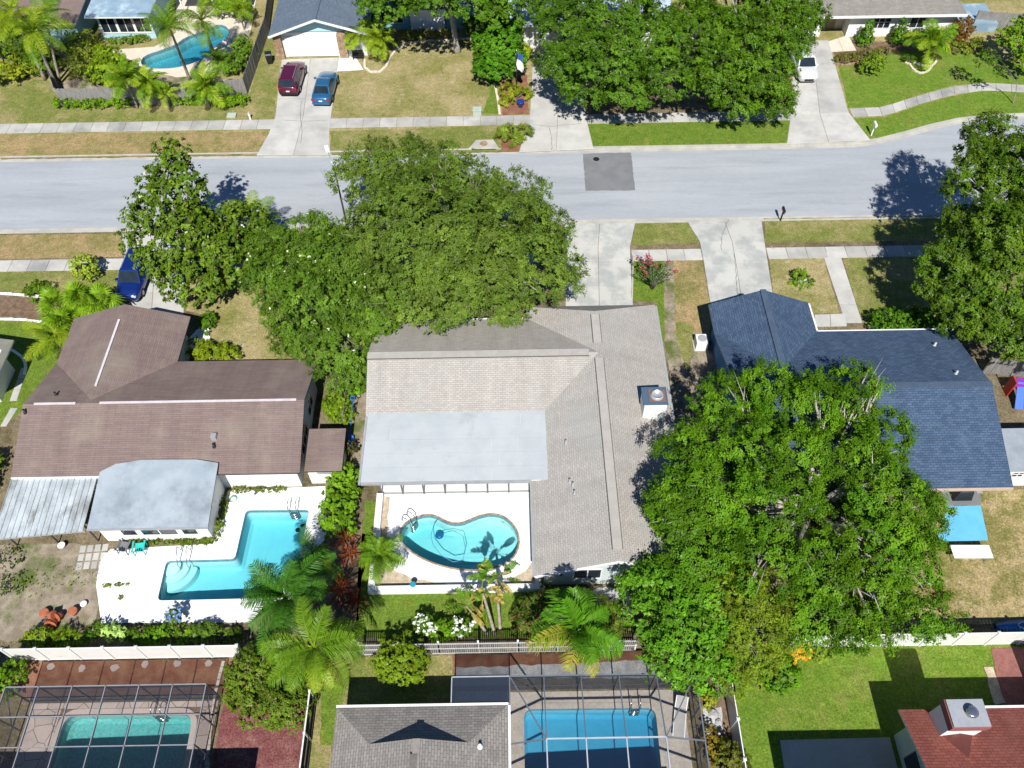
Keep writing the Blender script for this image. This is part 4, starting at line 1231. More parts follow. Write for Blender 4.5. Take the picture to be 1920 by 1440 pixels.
# ------------------------------------------------------------------ fences
def vinyl_fence(label, a, b, step, h=1.8, mat='vinyl', group=None, first=0.):
    a, b = Vector((*a, 0)), Vector((*b, 0))
    d = (b - a).normalized()
    root = thing('vinyl_fence', label, 'fence', tuple(a), 0, group)
    L = (b - a).length
    n = max(1, round((L - first) / step))
    P = ([a] if first else []) + [a + d * (first + k * (L - first) / n) for k in range(n + 1)]
    nx = Vector((-d.y, d.x, 0))
    for p in P:
        q = [p + d * i * .065 + nx * j * .065 for i, j in ((-1, -1), (1, -1), (1, 1), (-1, 1))]
        po = obj('post', MB().prism([(v.x, v.y) for v in q], -.05, h + .06), MT[mat], root)
        q2 = [p + d * i * .085 + nx * j * .085 for i, j in ((-1, -1), (1, -1), (1, 1), (-1, 1))]
        c = MB().prism([(v.x, v.y) for v in q2], h + .061, h + .09)
        c.add([tuple(v + Vector((0, 0, h + .09))) for v in q2] + [tuple(p + Vector((0, 0, h + .16)))], [(0, 1, 4), (1, 2, 4), (2, 3, 4), (3, 0, 4)])
        obj('post_cap', c, MT[mat], po)
    for p, q in zip(P, P[1:]):
        s, e = p + d * .067, q - d * .067
        ln = (e - s).length
        m = MB()
        k = max(2, int(ln / .18))
        for i in range(k):
            u, v = s + d * (ln * i / k + .003), s + d * (ln * (i + 1) / k - .003)
            m.bar(u + Vector((0, 0, h / 2 + .02)), v + Vector((0, 0, h / 2 + .02)), .025, h - .16)
        pa = obj('panel', m, MT[mat], root)
        obj('rail', MB().bar(s + Vector((0, 0, h - .03)), e + Vector((0, 0, h - .03)), .05, .12), MT[mat], pa)
        obj('rail', MB().bar(s + Vector((0, 0, .08)), e + Vector((0, 0, .08)), .05, .14), MT[mat], pa)
    return root
FY = 15.55
vinyl_fence('western white vinyl fence with diagonal-looking panel joints above the red mulch', (-28.0, FY), (-15.2, FY), 1.83, first=0)
vinyl_fence('long eastern white vinyl fence behind the bright green lawn', (11.6, FY), (35.4, FY), 1.83)
vinyl_fence('white vinyl fence running down beside the bright lawn to the bottom edge', G(1372, 1276, 1.8), (G(1398, 1440, 1.8)[0], 5.5), 2.1)
MT['greyvinyl'] = plain('dull_vinyl', (.50, .50, .50), .5, .3)
# white picket fence behind the back lawn
root = thing('picket_fence', 'white picket fence with three rails behind the kidney pool lawn', 'fence', (-8.4, FY, 0))
x0, x1 = -8.6, 6.6
n = 7
for k in range(n + 1):
    x = x0 + (x1 - x0) * k / n
    obj('post', MB().box(x - .05, x + .05, FY - .05, FY + .05, -.05, 1.85), MT['vinyl'], root)
for z in (.18, .95, 1.68):
    obj('rail', MB().box(x0, x1, FY - .09, FY - .052, z - .032, z + .032), MT['greyvinyl'], root)
m = MB()
k = 0
x = x0 + .09
while x < x1 - .08:
    m.box(x - .042, x + .042, FY - .05, FY - .028, .08, 1.72)
    m.add([(x - .042, FY - .05, 1.72), (x + .042, FY - .05, 1.72), (x, FY - .05, 1.79), (x - .042, FY - .028, 1.72), (x + .042, FY - .028, 1.72), (x, FY - .028, 1.79)], [(0, 1, 2), (5, 4, 3), (0, 2, 5, 3), (1, 4, 5, 2)])
    x += .118
stuff(obj('pickets', m, MT['wood'], root))
# dark fence with pale top rail
root = thing('rail_fence', 'black board fence with a pale top rail beside the dark red mulch', 'fence', (-10.5, 11, 0))
xa, xb = G(578, 1302, 1.7), G(564, 1440, 1.7)
fx = (xa[0] + xb[0]) / 2
for y in (13.1, 11.0, 8.9, 6.8):
    po = obj('post', MB().box(fx - .06, fx + .06, y - .06, y + .06, -.05, 1.78), MT['vinyl'], root)
obj('top_rail', MB().box(fx - .035, fx + .035, 6.8, 13.1, 1.66, 1.74), MT['vinyl'], root)
for z in (.3, .95):
    obj('rail', MB().box(fx + .02, fx + .06, 6.8, 13.1, z - .06, z + .06), plain('grey_rail', (.14, .13, .12), .8, .2) if z == .3 else bpy.data.materials['grey_rail'], root)
m = MB()
y = 6.9
while y < 13.05:
    m.box(fx - .018, fx + .018, y - .06, y + .06, .06, 1.65)
    y += .128
stuff(obj('boards', m, plain('shaded_black_board', (.035, .032, .03), .8, .2), root))  # black boards, with shade on the east face put into their colour too
# wooden fences across the street
def wood_fence(label, pts, h=1.8, mat='wood', group=None, px=True):
    P = GP(pts) if px else pts
    root = thing('wooden_fence', label, 'fence', (*P[0], 0), 0, group)
    m = MB()
    rr_ = random.Random(len(label))
    for a, b in zip(P, P[1:]):
        a, b = Vector((*a, 0)), Vector((*b, 0))
        d = (b - a).normalized()
        nx = Vector((-d.y, d.x, 0))
        ln = (b - a).length
        k = int(ln / .155)
        for i in range(k):
            u, v = a + d * (ln * i / k + .004), a + d * (ln * (i + 1) / k - .004)
            zt = h + rr_.uniform(-.05, .03)
            o_ = nx * rr_.uniform(-.012, .012)
            m.bar(u + o_ + Vector((0, 0, zt / 2)), v + o_ + Vector((0, 0, zt / 2)), .022, zt)
        np_ = max(1, round(ln / 2.4))
        for i in range(np_ + 1):
            p = a + d * (ln * i / np_) + nx * .07
            obj('post', MB().box(p.x - .045, p.x + .045, p.y - .045, p.y + .045, -.05, h + .02), MT[mat], root)
        for z in (.35, h - .35):
            obj('rail', MB().bar(a + nx * .04 + Vector((0, 0, z)), b + nx * .04 + Vector((0, 0, z)), .04, .09), MT[mat], root)
    stuff(obj('boards', m, MT[mat], root))
    return root
wood_fence('weathered grey wooden fence around the free-form pool garden', [(78, 88), (117, 198), (355, 195), (464, 178), (504, 62), (512, 0)])
wood_fence('grey wooden fence east of the white-walled house', [(1822, 52), (1925, 60)])
wood_fence('low side gate fence between the brown and beige roofs', [(650, 800), (656, 742)], 1.5)
wood_fence('brown wooden fence in shade behind the blue-roofed house', [(1842, 700), (1925, 706)], 1.6)

# ------------------------------------------------------------------ screened pool cages
def screen(root, pts, mat='screen'):
    P = [Vector(p) for p in pts]
    n = (P[1] - P[0]).cross(P[2] - P[0]).normalized() * .003
    c = sum(P, Vector()) / len(P)
    P = [p + (c - p).normalized() * .03 for p in P]
    k = len(P)
    V = [p + n for p in P] + [p - n for p in P]
    F = [tuple(range(k)), tuple(reversed(range(k, 2 * k)))]
    return obj('screen', MB().add(V, F[:1]), MT[mat], root)
root = thing('pool_cage', 'flat-topped screened pool cage in the western bottom corner', 'pool cage', (-21.3, 10, 0))
FM = plain('cage_frame_toplit', (.32, .33, .36), .45, .4, .2)  # paler roof members: light on their tops put into the colour
FD = plain('cage_frame_shaded', (.13, .13, .15), .45, .4, .2)  # darker copy of that frame for members without top light
Z = 2.7
xs = [-26.5 + k * 1.735 for k in range(7)]
yc = [13.25, G(200, 1342, Z)[1], G(200, 1399, Z)[1], 8.0, 6.2]
for k, x in enumerate(xs):
    for a, b in zip(yc, yc[1:]):
        obj('roof_beam', MB().bar((x, a - .03, Z + .003), (x, b + .03, Z + .003), .045, .12), FM, root)
    obj('post', MB().box(x - .03, x + .03, 13.2, 13.28, 0, Z - .07), FD, root)
for y in yc:
    for a, b in zip(xs, xs[1:]):
        obj('cross_beam', MB().bar((a + .03, y, Z), (b - .03, y, Z), .045, .08), FM, root)
obj('chair_rail', MB().bar((xs[0], 13.24, .9), (xs[-1], 13.24, .9), .04, .06), FD, root)
obj('sill_rail', MB().bar((xs[0], 13.24, .06), (xs[-1], 13.24, .06), .05, .06), FD, root)
for x in (xs[0], xs[-1]):
    for y in yc[1:]:
        obj('post', MB().box(x - .03, x + .03, y - .03, y + .03, 0, Z - .07), FD, root)
    obj('chair_rail', MB().bar((x, 6.2, .9), (x, 13.2, .9), .04, .06), FD, root)
    obj('brace', MB().bar((x, 13.2, Z - .1), (x, yc[1], 1.0), .04, .05), FM, root)
    for a, b in zip(yc, yc[1:]):
        screen(root, [(x, a, .03), (x, b, .03), (x, b, Z - .05), (x, a, Z - .05)])
for a, b in zip(xs, xs[1:]):
    screen(root, [(a, 13.24, .05), (b, 13.24, .05), (b, 13.24, Z - .05), (a, 13.24, Z - .05)], 'screen2')
    for c, d in zip(yc, yc[1:]):
        screen(root, [(a, d, Z), (b, d, Z), (b, c, Z), (a, c, Z)], 'screen_top')
# stepping stones in the mulch
rr = random.Random(6)
for i, (px, py) in enumerate([(95, 1250), (154, 1253), (215, 1252), (272, 1246), (333, 1245), (392, 1243)]):
    c = G(px, py)
    pts = [(c[0] + math.cos(k * 1.05 + rr.uniform(-.2, .2)) * rr.uniform(.18, .3), c[1] + math.sin(k * 1.05) * rr.uniform(.16, .26)) for k in range(6)]
    tag(obj('stepping_stone', MB().prism(pts, 0, .05, .012), MT['flag']), ['first', 'second', 'third', 'fourth', 'fifth', 'sixth'][i] + ' pale stepping stone along the western fence, counting eastward', 'stepping stone', 'stepping stones in the red brown mulch')

root = thing('pool_cage', 'dark framed mansard screened cage over the deep blue pool', 'pool cage', (4.5, 10, 0))
Z, ZT = 2.6, 3.5
xe0, xe1, ye, yt = -.38, 9.3, 13.42, 10.1
tx = [1.4, G(1099, 1386, ZT)[0], G(1175, 1386, ZT)[0], 7.24]
FB = plain('cage_frame_bronze_skylit', (.20, .23, .28), .4, .5, .3)  # bronze with bluish sky reflection mixed into the colour
def beam(name, a, b, w=.06, hh=.1, mt=None):
    return obj(name, MB().bar(a, b, w, hh), mt or FB, root)
beam('eave_beam', (xe0, ye, Z), (xe1, ye, Z))
beam('eave_beam', (xe1, ye, Z), (xe1, 5, Z))
beam('eave_beam', (xe0, ye, Z), (xe0, 5, Z))
FL = plain('cage_top_skylit', (.50, .55, .60), .4, .5, .2)  # paler copy for the top members, sky reflection put into the colour
for a, b in zip(tx, tx[1:]):
    beam('top_beam', (a, yt, ZT), (b, yt, ZT), .07, .09, FL)
for x in tx:
    beam('top_beam', (x, yt, ZT + .004), (x, 5, ZT + .004), .06, .1, FL)
    beam('rafter', (x, ye, Z), (x, yt, ZT), .055, .1)
beam('hip_rafter', (xe0, ye, Z), (tx[0], yt, ZT))
beam('hip_rafter', (xe1, ye, Z), (tx[-1], yt, ZT))
for y in (10.1, 7.6):
    beam('rafter', (xe1, y, Z), (tx[-1], y, ZT))
    beam('rafter', (xe0, y, Z), (tx[0], y, ZT))
for x in tx + [xe0, xe1]:
    obj('post', MB().box(x - .03, x + .03, ye - .04, ye + .04, 0, Z - .05), MT['bronze'], root)
for y in (11.8, 10.1, 7.6):
    obj('post', MB().box(xe1 - .03, xe1 + .03, y - .03, y + .03, 0, Z - .05), MT['bronze'], root)
beam('chair_rail', (xe0, ye, .9), (xe1, ye, .9), .04, .06, MT['bronze'])
beam('chair_rail', (xe1, ye, .9), (xe1, 5, .9), .04, .06, MT['bronze'])
beam('brace', (xe1, ye, .1), (xe1, 11.8, Z - .1), .04, .05)
xx = [xe0] + tx + [xe1]
for a, b in zip(xx, xx[1:]):
    screen(root, [(a, ye, .03), (b, ye, .03), (b, ye, Z), (a, ye, Z)], 'screen2')
for a, b in zip(tx, tx[1:]):
    screen(root, [(a, ye, Z), (b, ye, Z), (b, yt, ZT), (a, yt, ZT)], 'screen_top')
    screen(root, [(a, yt, ZT), (b, yt, ZT), (b, 5, ZT), (a, 5, ZT)], 'screen_top')
screen(root, [(xe0, ye, Z), (tx[0], ye, Z), (tx[0], yt, ZT)], 'screen_top')
screen(root, [(xe1, ye, Z), (tx[-1], yt, ZT), (tx[-1], ye, Z)], 'screen_top')
screen(root, [(xe1, ye, Z), (xe1, 5, Z), (tx[-1], 5, ZT), (tx[-1], yt, ZT)], 'screen_top')
screen(root, [(xe0, ye, Z), (xe0, 5, Z), (tx[0], 5, ZT), (tx[0], yt, ZT)], 'screen_top')
screen(root, [(xe1, ye, .03), (xe1, 5, .03), (xe1, 5, Z), (xe1, ye, Z)], 'screen2')
# small flat bay of the cage beside the grey gable
lx = -3.38
for a, b in (((lx, ye, Z), (xe0, ye, Z)), ((lx, 12.05, Z), (xe0, 12.05, Z)), ((lx, 12.05, Z), (lx, ye, Z))):
    beam('eave_beam', a, b, .05, .08, FL)
for x, y in ((lx, ye), (lx, 12.1)):
    obj('post', MB().box(x - .03, x + .03, y - .03, y + .03, 0, Z - .05), MT['bronze'], root)
screen(root, [(lx, 12.05, Z), (xe0, 12.05, Z), (xe0, ye, Z), (lx, ye, Z)], 'screen2')
screen(root, [(lx, ye, .03), (xe0, ye, .03), (xe0, ye, Z), (lx, ye, Z)], 'screen2')
screen(root, [(lx, ye, .03), (lx, 12.05, .03), (lx, 12.05, Z), (lx, ye, Z)], 'screen2')
struct('patio', MB().box(lx, -.46, 11.5, ye, -.04, .03), MT['paver'], 'small paver patio inside the side bay of the middle cage', 'patio')
# lounge chair in the cage
c = G(1275, 1345, .3)
root = thing('sun_lounger', 'grey sun lounger beside the deep blue pool', 'sun lounger', (c[0], c[1], 0), R(-12))
m = MB()
for sx in (-.3, .3):
    m.bar((sx, -1.0, .32), (sx, .45, .32), .05)
    m.bar((sx, .45, .32), (sx, 1.0, .72), .05)
    for y in (-.85, .35):
        m.bar((sx, y, 0.03), (sx, y, .3), .05)
obj('frame', m, MT['trim'], root, local=True)
obj('seat', MB().bar((0, -1.0, .36), (0, .43, .36), .54, .03), plain('grey_sling', (.42, .41, .40), .8, .2), root, local=True)
obj('backrest', MB().bar((0, .45, .37), (0, 1.0, .77), .54, .03), bpy.data.materials['grey_sling'], root, local=True)

# ------------------------------------------------------------------ vehicles (built nose towards +Y)
def car(name, label, at, rotz, paint, kind='suv'):
    root = thing(name, label, 'car', (at[0], at[1], .045), rotz)
    if kind == 'sedan':
        st = [(-2.36, .70, .74, .30), (-2.28, .82, .92, .24), (-1.7, .89, 1.0, .2), (-.6, .91, .97, .2), (.95, .91, .95, .2), (1.7, .88, .88, .2), (2.2, .80, .76, .24), (2.38, .64, .60, .32)]
        gb, gt, hb, ht, H, zb = (-1.75, 1.05), (-1.0, .22), .84, .62, 1.44, .93
    else:
        st = [(-2.34, .76, .92, .34), (-2.28, .88, 1.06, .28), (-1.6, .94, 1.08, .24), (-.6, .95, 1.06, .24), (.95, .95, 1.04, .24), (1.7, .92, 1.0, .24), (2.2, .84, .88, .28), (2.38, .68, .70, .36)]
        gb, gt, hb, ht, H, zb = (-2.27, 1.12), (-1.98, .42), .88, .70, 1.70, 1.02
    m = MB()
    rings = []
    for (y, w, zt, zl) in st:
        rings.append([(-w * .9, y, zl), (-w, y, zl + .2), (-w, y, zt - .16), (-w * .9, y, zt - .02), (-w * .5, y, zt + .02), (0, y, zt + .035), (w * .5, y, zt + .02), (w * .9, y, zt - .02), (w, y, zt - .16), (w, y, zl + .2), (w * .9, y, zl)])
    k = len(rings[0])
    V = [p for r_ in rings for p in r_]
    F = []
    for i in range(len(rings) - 1):
        for j in range(k - 1):
            F.append((i * k + j, (i + 1) * k + j, (i + 1) * k + j + 1, i * k + j + 1))
        F.append((i * k + k - 1, (i + 1) * k + k - 1, (i + 1) * k, i * k))
    F.append(tuple(range(k)))
    F.append(tuple(reversed(range((len(rings) - 1) * k, len(rings) * k))))
    obj('body', MB().add(V, F), paint, root, True, True)
    # cabin
    B = [(-hb, gb[0], zb), (hb, gb[0], zb), (hb, gb[1], zb), (-hb, gb[1], zb)]
    T = [(-ht, gt[0], H), (ht, gt[0], H), (ht, gt[1], H - .03), (-ht, gt[1], H - .03)]
    R2 = [(-ht * .8, gt[0] + .15, H + .045), (ht * .8, gt[0] + .15, H + .045), (ht * .8, gt[1] - .15, H + .02), (-ht * .8, gt[1] - .15, H + .02)]
    cab = MB().add(B + T + R2, [(0, 1, 5, 4), (1, 2, 6, 5), (2, 3, 7, 6), (3, 0, 4, 7), (4, 5, 9, 8), (5, 6, 10, 9), (6, 7, 11, 10), (7, 4, 8, 11), (8, 9, 10, 11)])
    obj('cabin', cab, paint, root, False, True)
    def pane(nm, c0, c1, c2, c3, u0, u1, v0, v1):
        c0, c1, c2, c3 = (Vector(c) for c in (c0, c1, c2, c3))
        n = (c1 - c0).cross(c3 - c0).normalized() * .012
        P = [c0.lerp(c1, u).lerp(c3.lerp(c2, u), v) + n for u, v in ((u0, v0), (u1, v0), (u1, v1), (u0, v1))]
        Q = [p - n * .9 for p in P]
        obj(nm, MB().add(P + Q, [(0, 1, 2, 3), (0, 4, 5, 1), (1, 5, 6, 2), (2, 6, 7, 3), (3, 7, 4, 0)]), MT['glass'], root, False, True)
    pane('rear_window', B[0], B[1], T[1], T[0], .07, .93, .12, .9)
    pane('windshield', B[2], B[3], T[3], T[2], .05, .95, .06, .94)
    for c in ((B[1], B[2], T[2], T[1]), (B[3], B[0], T[0], T[3])):
        for u0, u1 in ((.06, .34), (.37, .64), (.67, .92)):
            pane('side_window', *c, u0, u1, .12, .88)
    for y in (-1.42, 1.42):
        for s in (-1, 1):
            w = .92 * s
            m = MB()
            prof = [(.2, -.1), (.3, -.11), (.335, -.08), (.335, .08), (.3, .11), (.2, .1)]
            n = 18
            base = len(m.v)
            for r_, o in prof:
                for q in range(n):
                    a = 2 * math.pi * q / n
                    m.v.append((w * .93 + o, y + r_ * math.cos(a), .335 + r_ * math.sin(a)))
            for i in range(len(prof) - 1):
                for q in range(n):
                    m.f.append((base + i * n + q, base + i * n + (q + 1) % n, base + (i + 1) * n + (q + 1) % n, base + (i + 1) * n + q))
                    m.uv.append(None)
                    m.mi.append(0)
            wh = obj('wheel', m, MT['rubber'], root, True, True)
            m = MB()
            m.add([(w * .93 + s * .085, y + .2 * math.cos(2 * math.pi * q / 12), .335 + .2 * math.sin(2 * math.pi * q / 12)) for q in range(12)] + [(w * .93 + s * .1, y, .335)], [(q, (q + 1) % 12, 12) for q in range(12)])
            obj('rim', m, MT['alu'], wh, False, True)
    L_ = st[0][0]
    for s in (-1, 1):
        obj('tail_light', MB().box(min(s * .5, s * .84), max(s * .5, s * .84), L_ + .0, L_ + .12, st[1][2] - .24, st[1][2] - .06), MT['tail'], root, False, True)
        obj('headlight', MB().box(min(s * .46, s * .78), max(s * .46, s * .78), 2.18, 2.33, st[-2][2] - .17, st[-2][2] - .05), MT['lamp'], root, False, True)
        obj('mirror', MB().box(min(s * .9, s * 1.1), max(s * .9, s * 1.1), .72, .86, zb - .02, zb + .14), paint, root, False, True)
    obj('number_plate', MB().box(-.16, .16, L_ - .02, L_ + .02, .62, .74), MT['trim'], root, False, True)
    obj('rear_bumper', MB().box(-.8, .8, L_ - .05, L_ + .1, .34, .52), MT['black'] if kind == 'suv' else paint, root, False, True)
    obj('grille', MB().box(-.42, .42, 2.36, 2.42, .42, .60), MT['black'], root, False, True)
    if kind == 'suv':
        for s in (-1, 1):
            obj('roof_rail', MB().bar((s * ht * .86, gt[0] + .1, H + .06), (s * ht * .86, gt[1] - .2, H + .04), .03, .03), MT['alu'], root, False, True)
    return root
MT['tail'] = plain('red_lamp', (.35, .015, .012), .25, .5)
MT['lamp'] = plain('clear_lamp', (.65, .67, .7), .15, .6)
p = G(542, 186)
car('parked_car', 'maroon sport utility car on the concrete driveway', (p[0] + .1, p[1] + 2.5), R(-2), carpaint('maroon_paint', (.10, .006, .035)), 'suv')
p = G(604, 203)
car('parked_car', 'blue sedan parked behind the maroon car', (p[0] + .1, p[1] + 2.4), R(-3), carpaint('blue_paint', (.02, .12, .26)), 'sedan')
p = G(1514, 160)
car('parked_car', 'white car half hidden under the big oak', (p[0], p[1] + 2.4), R(180), carpaint('white_paint', (.75, .76, .77)), 'suv')
p = G(256, 578)
car('parked_car', 'dark blue van nosed up to the brown-roofed house', (p[0] - .55, p[1] + 2.7), R(178), carpaint('deep_blue_paint', (.006, .025, .17)), 'suv')

# ------------------------------------------------------------------ street furniture and garden things
def bin_(label, at, rz):
    root = thing('trash_bin', label, 'trash bin', (*at, .01), rz)
    m = MB()
    m.add([(-.24, -.28, .06), (.24, -.28, .06), (.24, .28, .06), (-.24, .28, .06), (-.3, -.36, 1.0), (.3, -.36, 1.0), (.3, .36, 1.0), (-.3, .36, 1.0)], [(0, 3, 2, 1), (4, 5, 6, 7), (0, 1, 5, 4), (1, 2, 6, 5), (2, 3, 7, 6), (3, 0, 4, 7)])
    obj('bin_body', m, MT['black'], root, False, True)
    obj('lid', MB().add([(-.32, -.4, 1.0), (.32, -.4, 1.0), (.32, .38, 1.02), (-.32, .38, 1.02), (-.26, -.3, 1.1), (.26, -.3, 1.1), (.26, .28, 1.1), (-.26, .28, 1.1)], [(4, 5, 6, 7), (0, 1, 5, 4), (1, 2, 6, 5), (2, 3, 7, 6), (3, 0, 4, 7)]), MT['black'], root, False, True)
    obj('handle', MB().bar((-.25, .42, .98), (.25, .42, .98), .03), MT['black'], root, False, True)
    for s in (-.25, .25):
        obj('wheel', MB().bar((s - .03, .3, .12), (s + .03, .3, .12), .22, .22), MT['rubber'], root, False, True)
bin_('black wheeled trash bin beside the stone garage pier', G(507, 118), R(10))
def mailbox(label, at, post, box_, rz=0, h=1.05):
    root = thing('mailbox', label, 'mailbox', (*at, 0), rz)
    obj('post', MB().box(-.05, .05, -.05, .05, -.05, h + .02), post, root, False, True)
    obj('arm', MB().box(-.04, .04, -.32, .3, h - .1, h - .02), post, root, False, True)
    m = MB()
    pr = [(-.1, 0), (-.1, .12)] + [(.1 * math.cos(a), .12 + .1 * math.sin(a)) for a in [math.pi - math.pi * k / 8 for k in range(9)]] + [(.1, 0)]
    k = len(pr)
    m.add([(x, -.3, h + .03 + z) for x, z in pr] + [(x, .26, h + .03 + z) for x, z in pr], [(i, (i + 1) % k, (i + 1) % k + k, i + k) for i in range(k)] + [tuple(range(k))[::-1], tuple(range(k, 2 * k))])
    obj('box', m, box_, root, False, True)
    obj('flag', MB().box(.101, .115, -.1, -.06, h + .1, h + .32), MT['tail'], root, False, True)
mailbox('black mailbox on the near verge beside the street', G(1463, 414), MT['black'], MT['black'], R(180))
mailbox('white mailbox on the curved green verge', G(1633, 254), MT['trim'], MT['trim'], 0, 1.1)
mailbox('black mailbox in the clump of tall grass', G(962, 265), MT['black'], MT['black'], 0)
# street lamp
base = (G(655, 413)[0], 50.1)
root = thing('street_lamp', 'slim street lamp rising out of the huge oak at the street edge', 'street lamp', (*base, 0))
tp = G(645, 285, 5.6)
obj('pole', MB().tube([(*base, 0), (*base, 3), (base[0], base[1], 6.2)], [.09, .075, .055], 8), MT['bronze'], root, True)
obj('arm', MB().tube([(base[0], base[1], 6.15), (base[0] - .25, base[1] + .5, 6.6), (base[0] - .5, base[1] + 1.2, 6.75)], .035, 6), MT['alu'], root, True)
obj('lamp_head', MB().bar((base[0] - .48, base[1] + 1.1, 6.76), (base[0] - .7, base[1] + 1.8, 6.8), .28, .14), MT['trim'], root)
# storm drain inlet with manhole
q = GP([(878, 281), (893, 265), (925, 264), (936, 280)])
root = thing('storm_inlet', 'white concrete storm drain inlet with a manhole cover', 'storm drain', (*q[0], 0))
obj('inlet_slab', MB().prism(q, -.1, .16, .02), MT['kerb'], root)
c = G(907, 272)
obj('manhole_cover', MB().lathe([(.36, .16), (.36, .172), (.3, .178)], c[0], c[1], 18), MT['stone'], root)
obj('inlet_mouth', MB().box(q[0][0] + .3, q[3][0] - .3, q[0][1] - .04, q[0][1] - .005, -.11, .05), MT['black'], root)
# utility boxes
for px, py, lab in ((895, 214, 'pale green utility box beside the far sidewalk lawn edge'), (435, 218, 'pale green utility pad near the clipped hedge')):
    c = G(px, py)
    root = thing('utility_box', lab, 'utility box', (*c, 0), 0, 'pale green utility boxes')
    gm = plain('utility_green', (.42, .50, .42), .6, .3) if px == 895 else bpy.data.materials['utility_green']
    hh = .55 if px == 895 else .12
    obj('cabinet', MB().prism([(c[0] - .38, c[1] - .3), (c[0] + .38, c[1] - .3), (c[0] + .38, c[1] + .3), (c[0] - .38, c[1] + .3)], 0, hh, .03), gm, root)
    obj('lid', MB().prism([(c[0] - .41, c[1] - .33), (c[0] + .41, c[1] - .33), (c[0] + .41, c[1] + .33), (c[0] - .41, c[1] + .33)], hh + .001, hh + .05, .02), gm, root)
c = G(470, 224)
root = thing('marker_post', 'small pale marker post at the corner of the garage driveway', 'post', (*c, 0))
obj('post', MB().box(c[0] - .07, c[0] + .07, c[1] - .07, c[1] + .07, -.05, .7), MT['trim'], root)
obj('cap', MB().box(c[0] - .09, c[0] + .09, c[1] - .09, c[1] + .09, .701, .76), MT['kerb'], root)
# flag
c = G(969, 180)
root = thing('flag_pole', 'dark flag pole with a blue and white flag by the far driveway', 'flag pole', (*c, 0))
obj('pole', MB().tube([(*c, 0), (*c, 4.6)], [.05, .03], 8), MT['black'], root, True)
rr = random.Random(2)
m, m2 = MB(), MB()
N = 8
def fp(u, v):
    return (c[0] + .04 + u * .55 + .07 * math.sin(v * 7 + u * 3), c[1] - .05 - .12 * math.sin(u * 6 + v * 4) * u, 4.5 - v * 1.7 - u * .35)
for i in range(4):
    for j in range(N):
        mm = m if j < 3 else m2
        a = [fp(i / 4, j / N), fp((i + 1) / 4, j / N), fp((i + 1) / 4, (j + 1) / N), fp(i / 4, (j + 1) / N)]
        mm.face(a)
obj('flag_field', m, plain('flag_blue', (.05, .12, .35), .8, .1), root, True)
obj('flag_cloth', m2, plain('flag_white', (.75, .73, .72), .8, .1), root, True)
obj('finial', MB().lathe([(.02, 4.6), (.06, 4.66), (.05, 4.72), (.01, 4.75)], *c, 8), MT['steel'], root, True)
def pot(name, label, at, r, hgt, mat, group=None, tilt=None, z=0.):
    root = thing(name, label, 'pot', (*at, z), 0, group)
    o = obj('pot_body', MB().lathe([(r * .62, 0), (r * .85, hgt * .5), (r, hgt * .9), (r * 1.1, hgt * .92), (r * 1.1, hgt), (r * .92, hgt), (r * .86, hgt * .8), (r * .6, hgt * .3)], 0, 0, 14), mat, root, True, True)
    obj('rim', MB().lathe([(r * 1.12, hgt * .9), (r * 1.16, hgt * .95), (r * 1.12, hgt * 1.01), (r * .95, hgt * 1.01)], 0, 0, 14), mat, root, True, True)
    if tilt:
        root.rotation_euler = tilt
    return root
pot('glazed_pot', 'round cobalt blue glazed pot beside the far driveway', G(976, 200), .32, .6, plain('cobalt_glaze', (.015, .05, .28), .15, .6))
for i, (px, py, tz, ro) in enumerate([(88, 1153, 0, (0, 0, 0)), (104, 1152, 0, (R(70), 0, R(20))), (120, 1153, 0, (R(65), 0, R(-30))), (141, 1150, 0, (0, 0, 0)), (92, 1166, 0, (R(75), 0, R(40))), (108, 1165, 0, (R(70), 0, R(-10))), (98, 1158, .3, (R(80), 0, R(80)))]):
    pot('terracotta_pot', ['western upright terracotta pot of the pile', 'terracotta pot lying behind the pile facing away', 'terracotta pot lying in the middle of the pile', 'easternmost upright terracotta pot of the pile', 'terracotta pot lying at the western front of the pile', 'terracotta pot lying at the front centre of the pile', 'terracotta pot lying on top of the pile'][i], G(px, py), .24, .38, MT['terra'], 'pile of terracotta pots', ro, tz + (.22 if ro[0] else 0))
pot('bucket', 'small white bucket in the leaf litter behind the awning', G(119, 1026), .2, .32, MT['trim'])
pot('planter', 'round white planter lid beside the terracotta pots', G(159, 1134), .17, .2, MT['trim'])
pot('glazed_pot', 'turquoise glazed pot on the low white wall', (G(775, 1099, .42)), .16, .3, plain('turquoise_glaze', (.03, .30, .42), .15, .6), None, None, .42)
# adirondack style chairs
def chair(label, at, rz, mat):
    root = thing('garden_chair', label, 'chair', (*at, .036), rz, 'chairs on the white pool deck')
    obj('seat', MB().add([(-.27, -.3, .4), (.27, -.3, .4), (.27, .25, .33), (-.27, .25, .33), (-.27, -.3, .36), (.27, -.3, .36), (.27, .25, .29), (-.27, .25, .29)], [(0, 1, 2, 3), (7, 6, 5, 4), (0, 4, 5, 1), (1, 5, 6, 2), (2, 6, 7, 3), (3, 7, 4, 0)]), mat, root, False, True)
    for k in range(5):
        x = -.24 + k * .12
        obj('back_slat', MB().bar((x, .24, .3), (x * 1.15, .52, .95 - abs(k - 2) * .05), .1, .03), mat, root, False, True)
    for s in (-1, 1):
        obj('arm', MB().bar((s * .33, -.36, .56), (s * .33, .36, .56), .1, .03), mat, root, False, True)
        obj('leg', MB().bar((s * .31, -.32, 0), (s * .31, -.30, .545), .05), mat, root, False, True)
        obj('leg', MB().bar((s * .31, .36, 0), (s * .31, .3, .545), .05), mat, root, False, True)
chair('grey garden chair on the white deck by the pool room', G(237, 1030), R(170), plain('grey_resin', (.16, .17, .19), .6, .3))
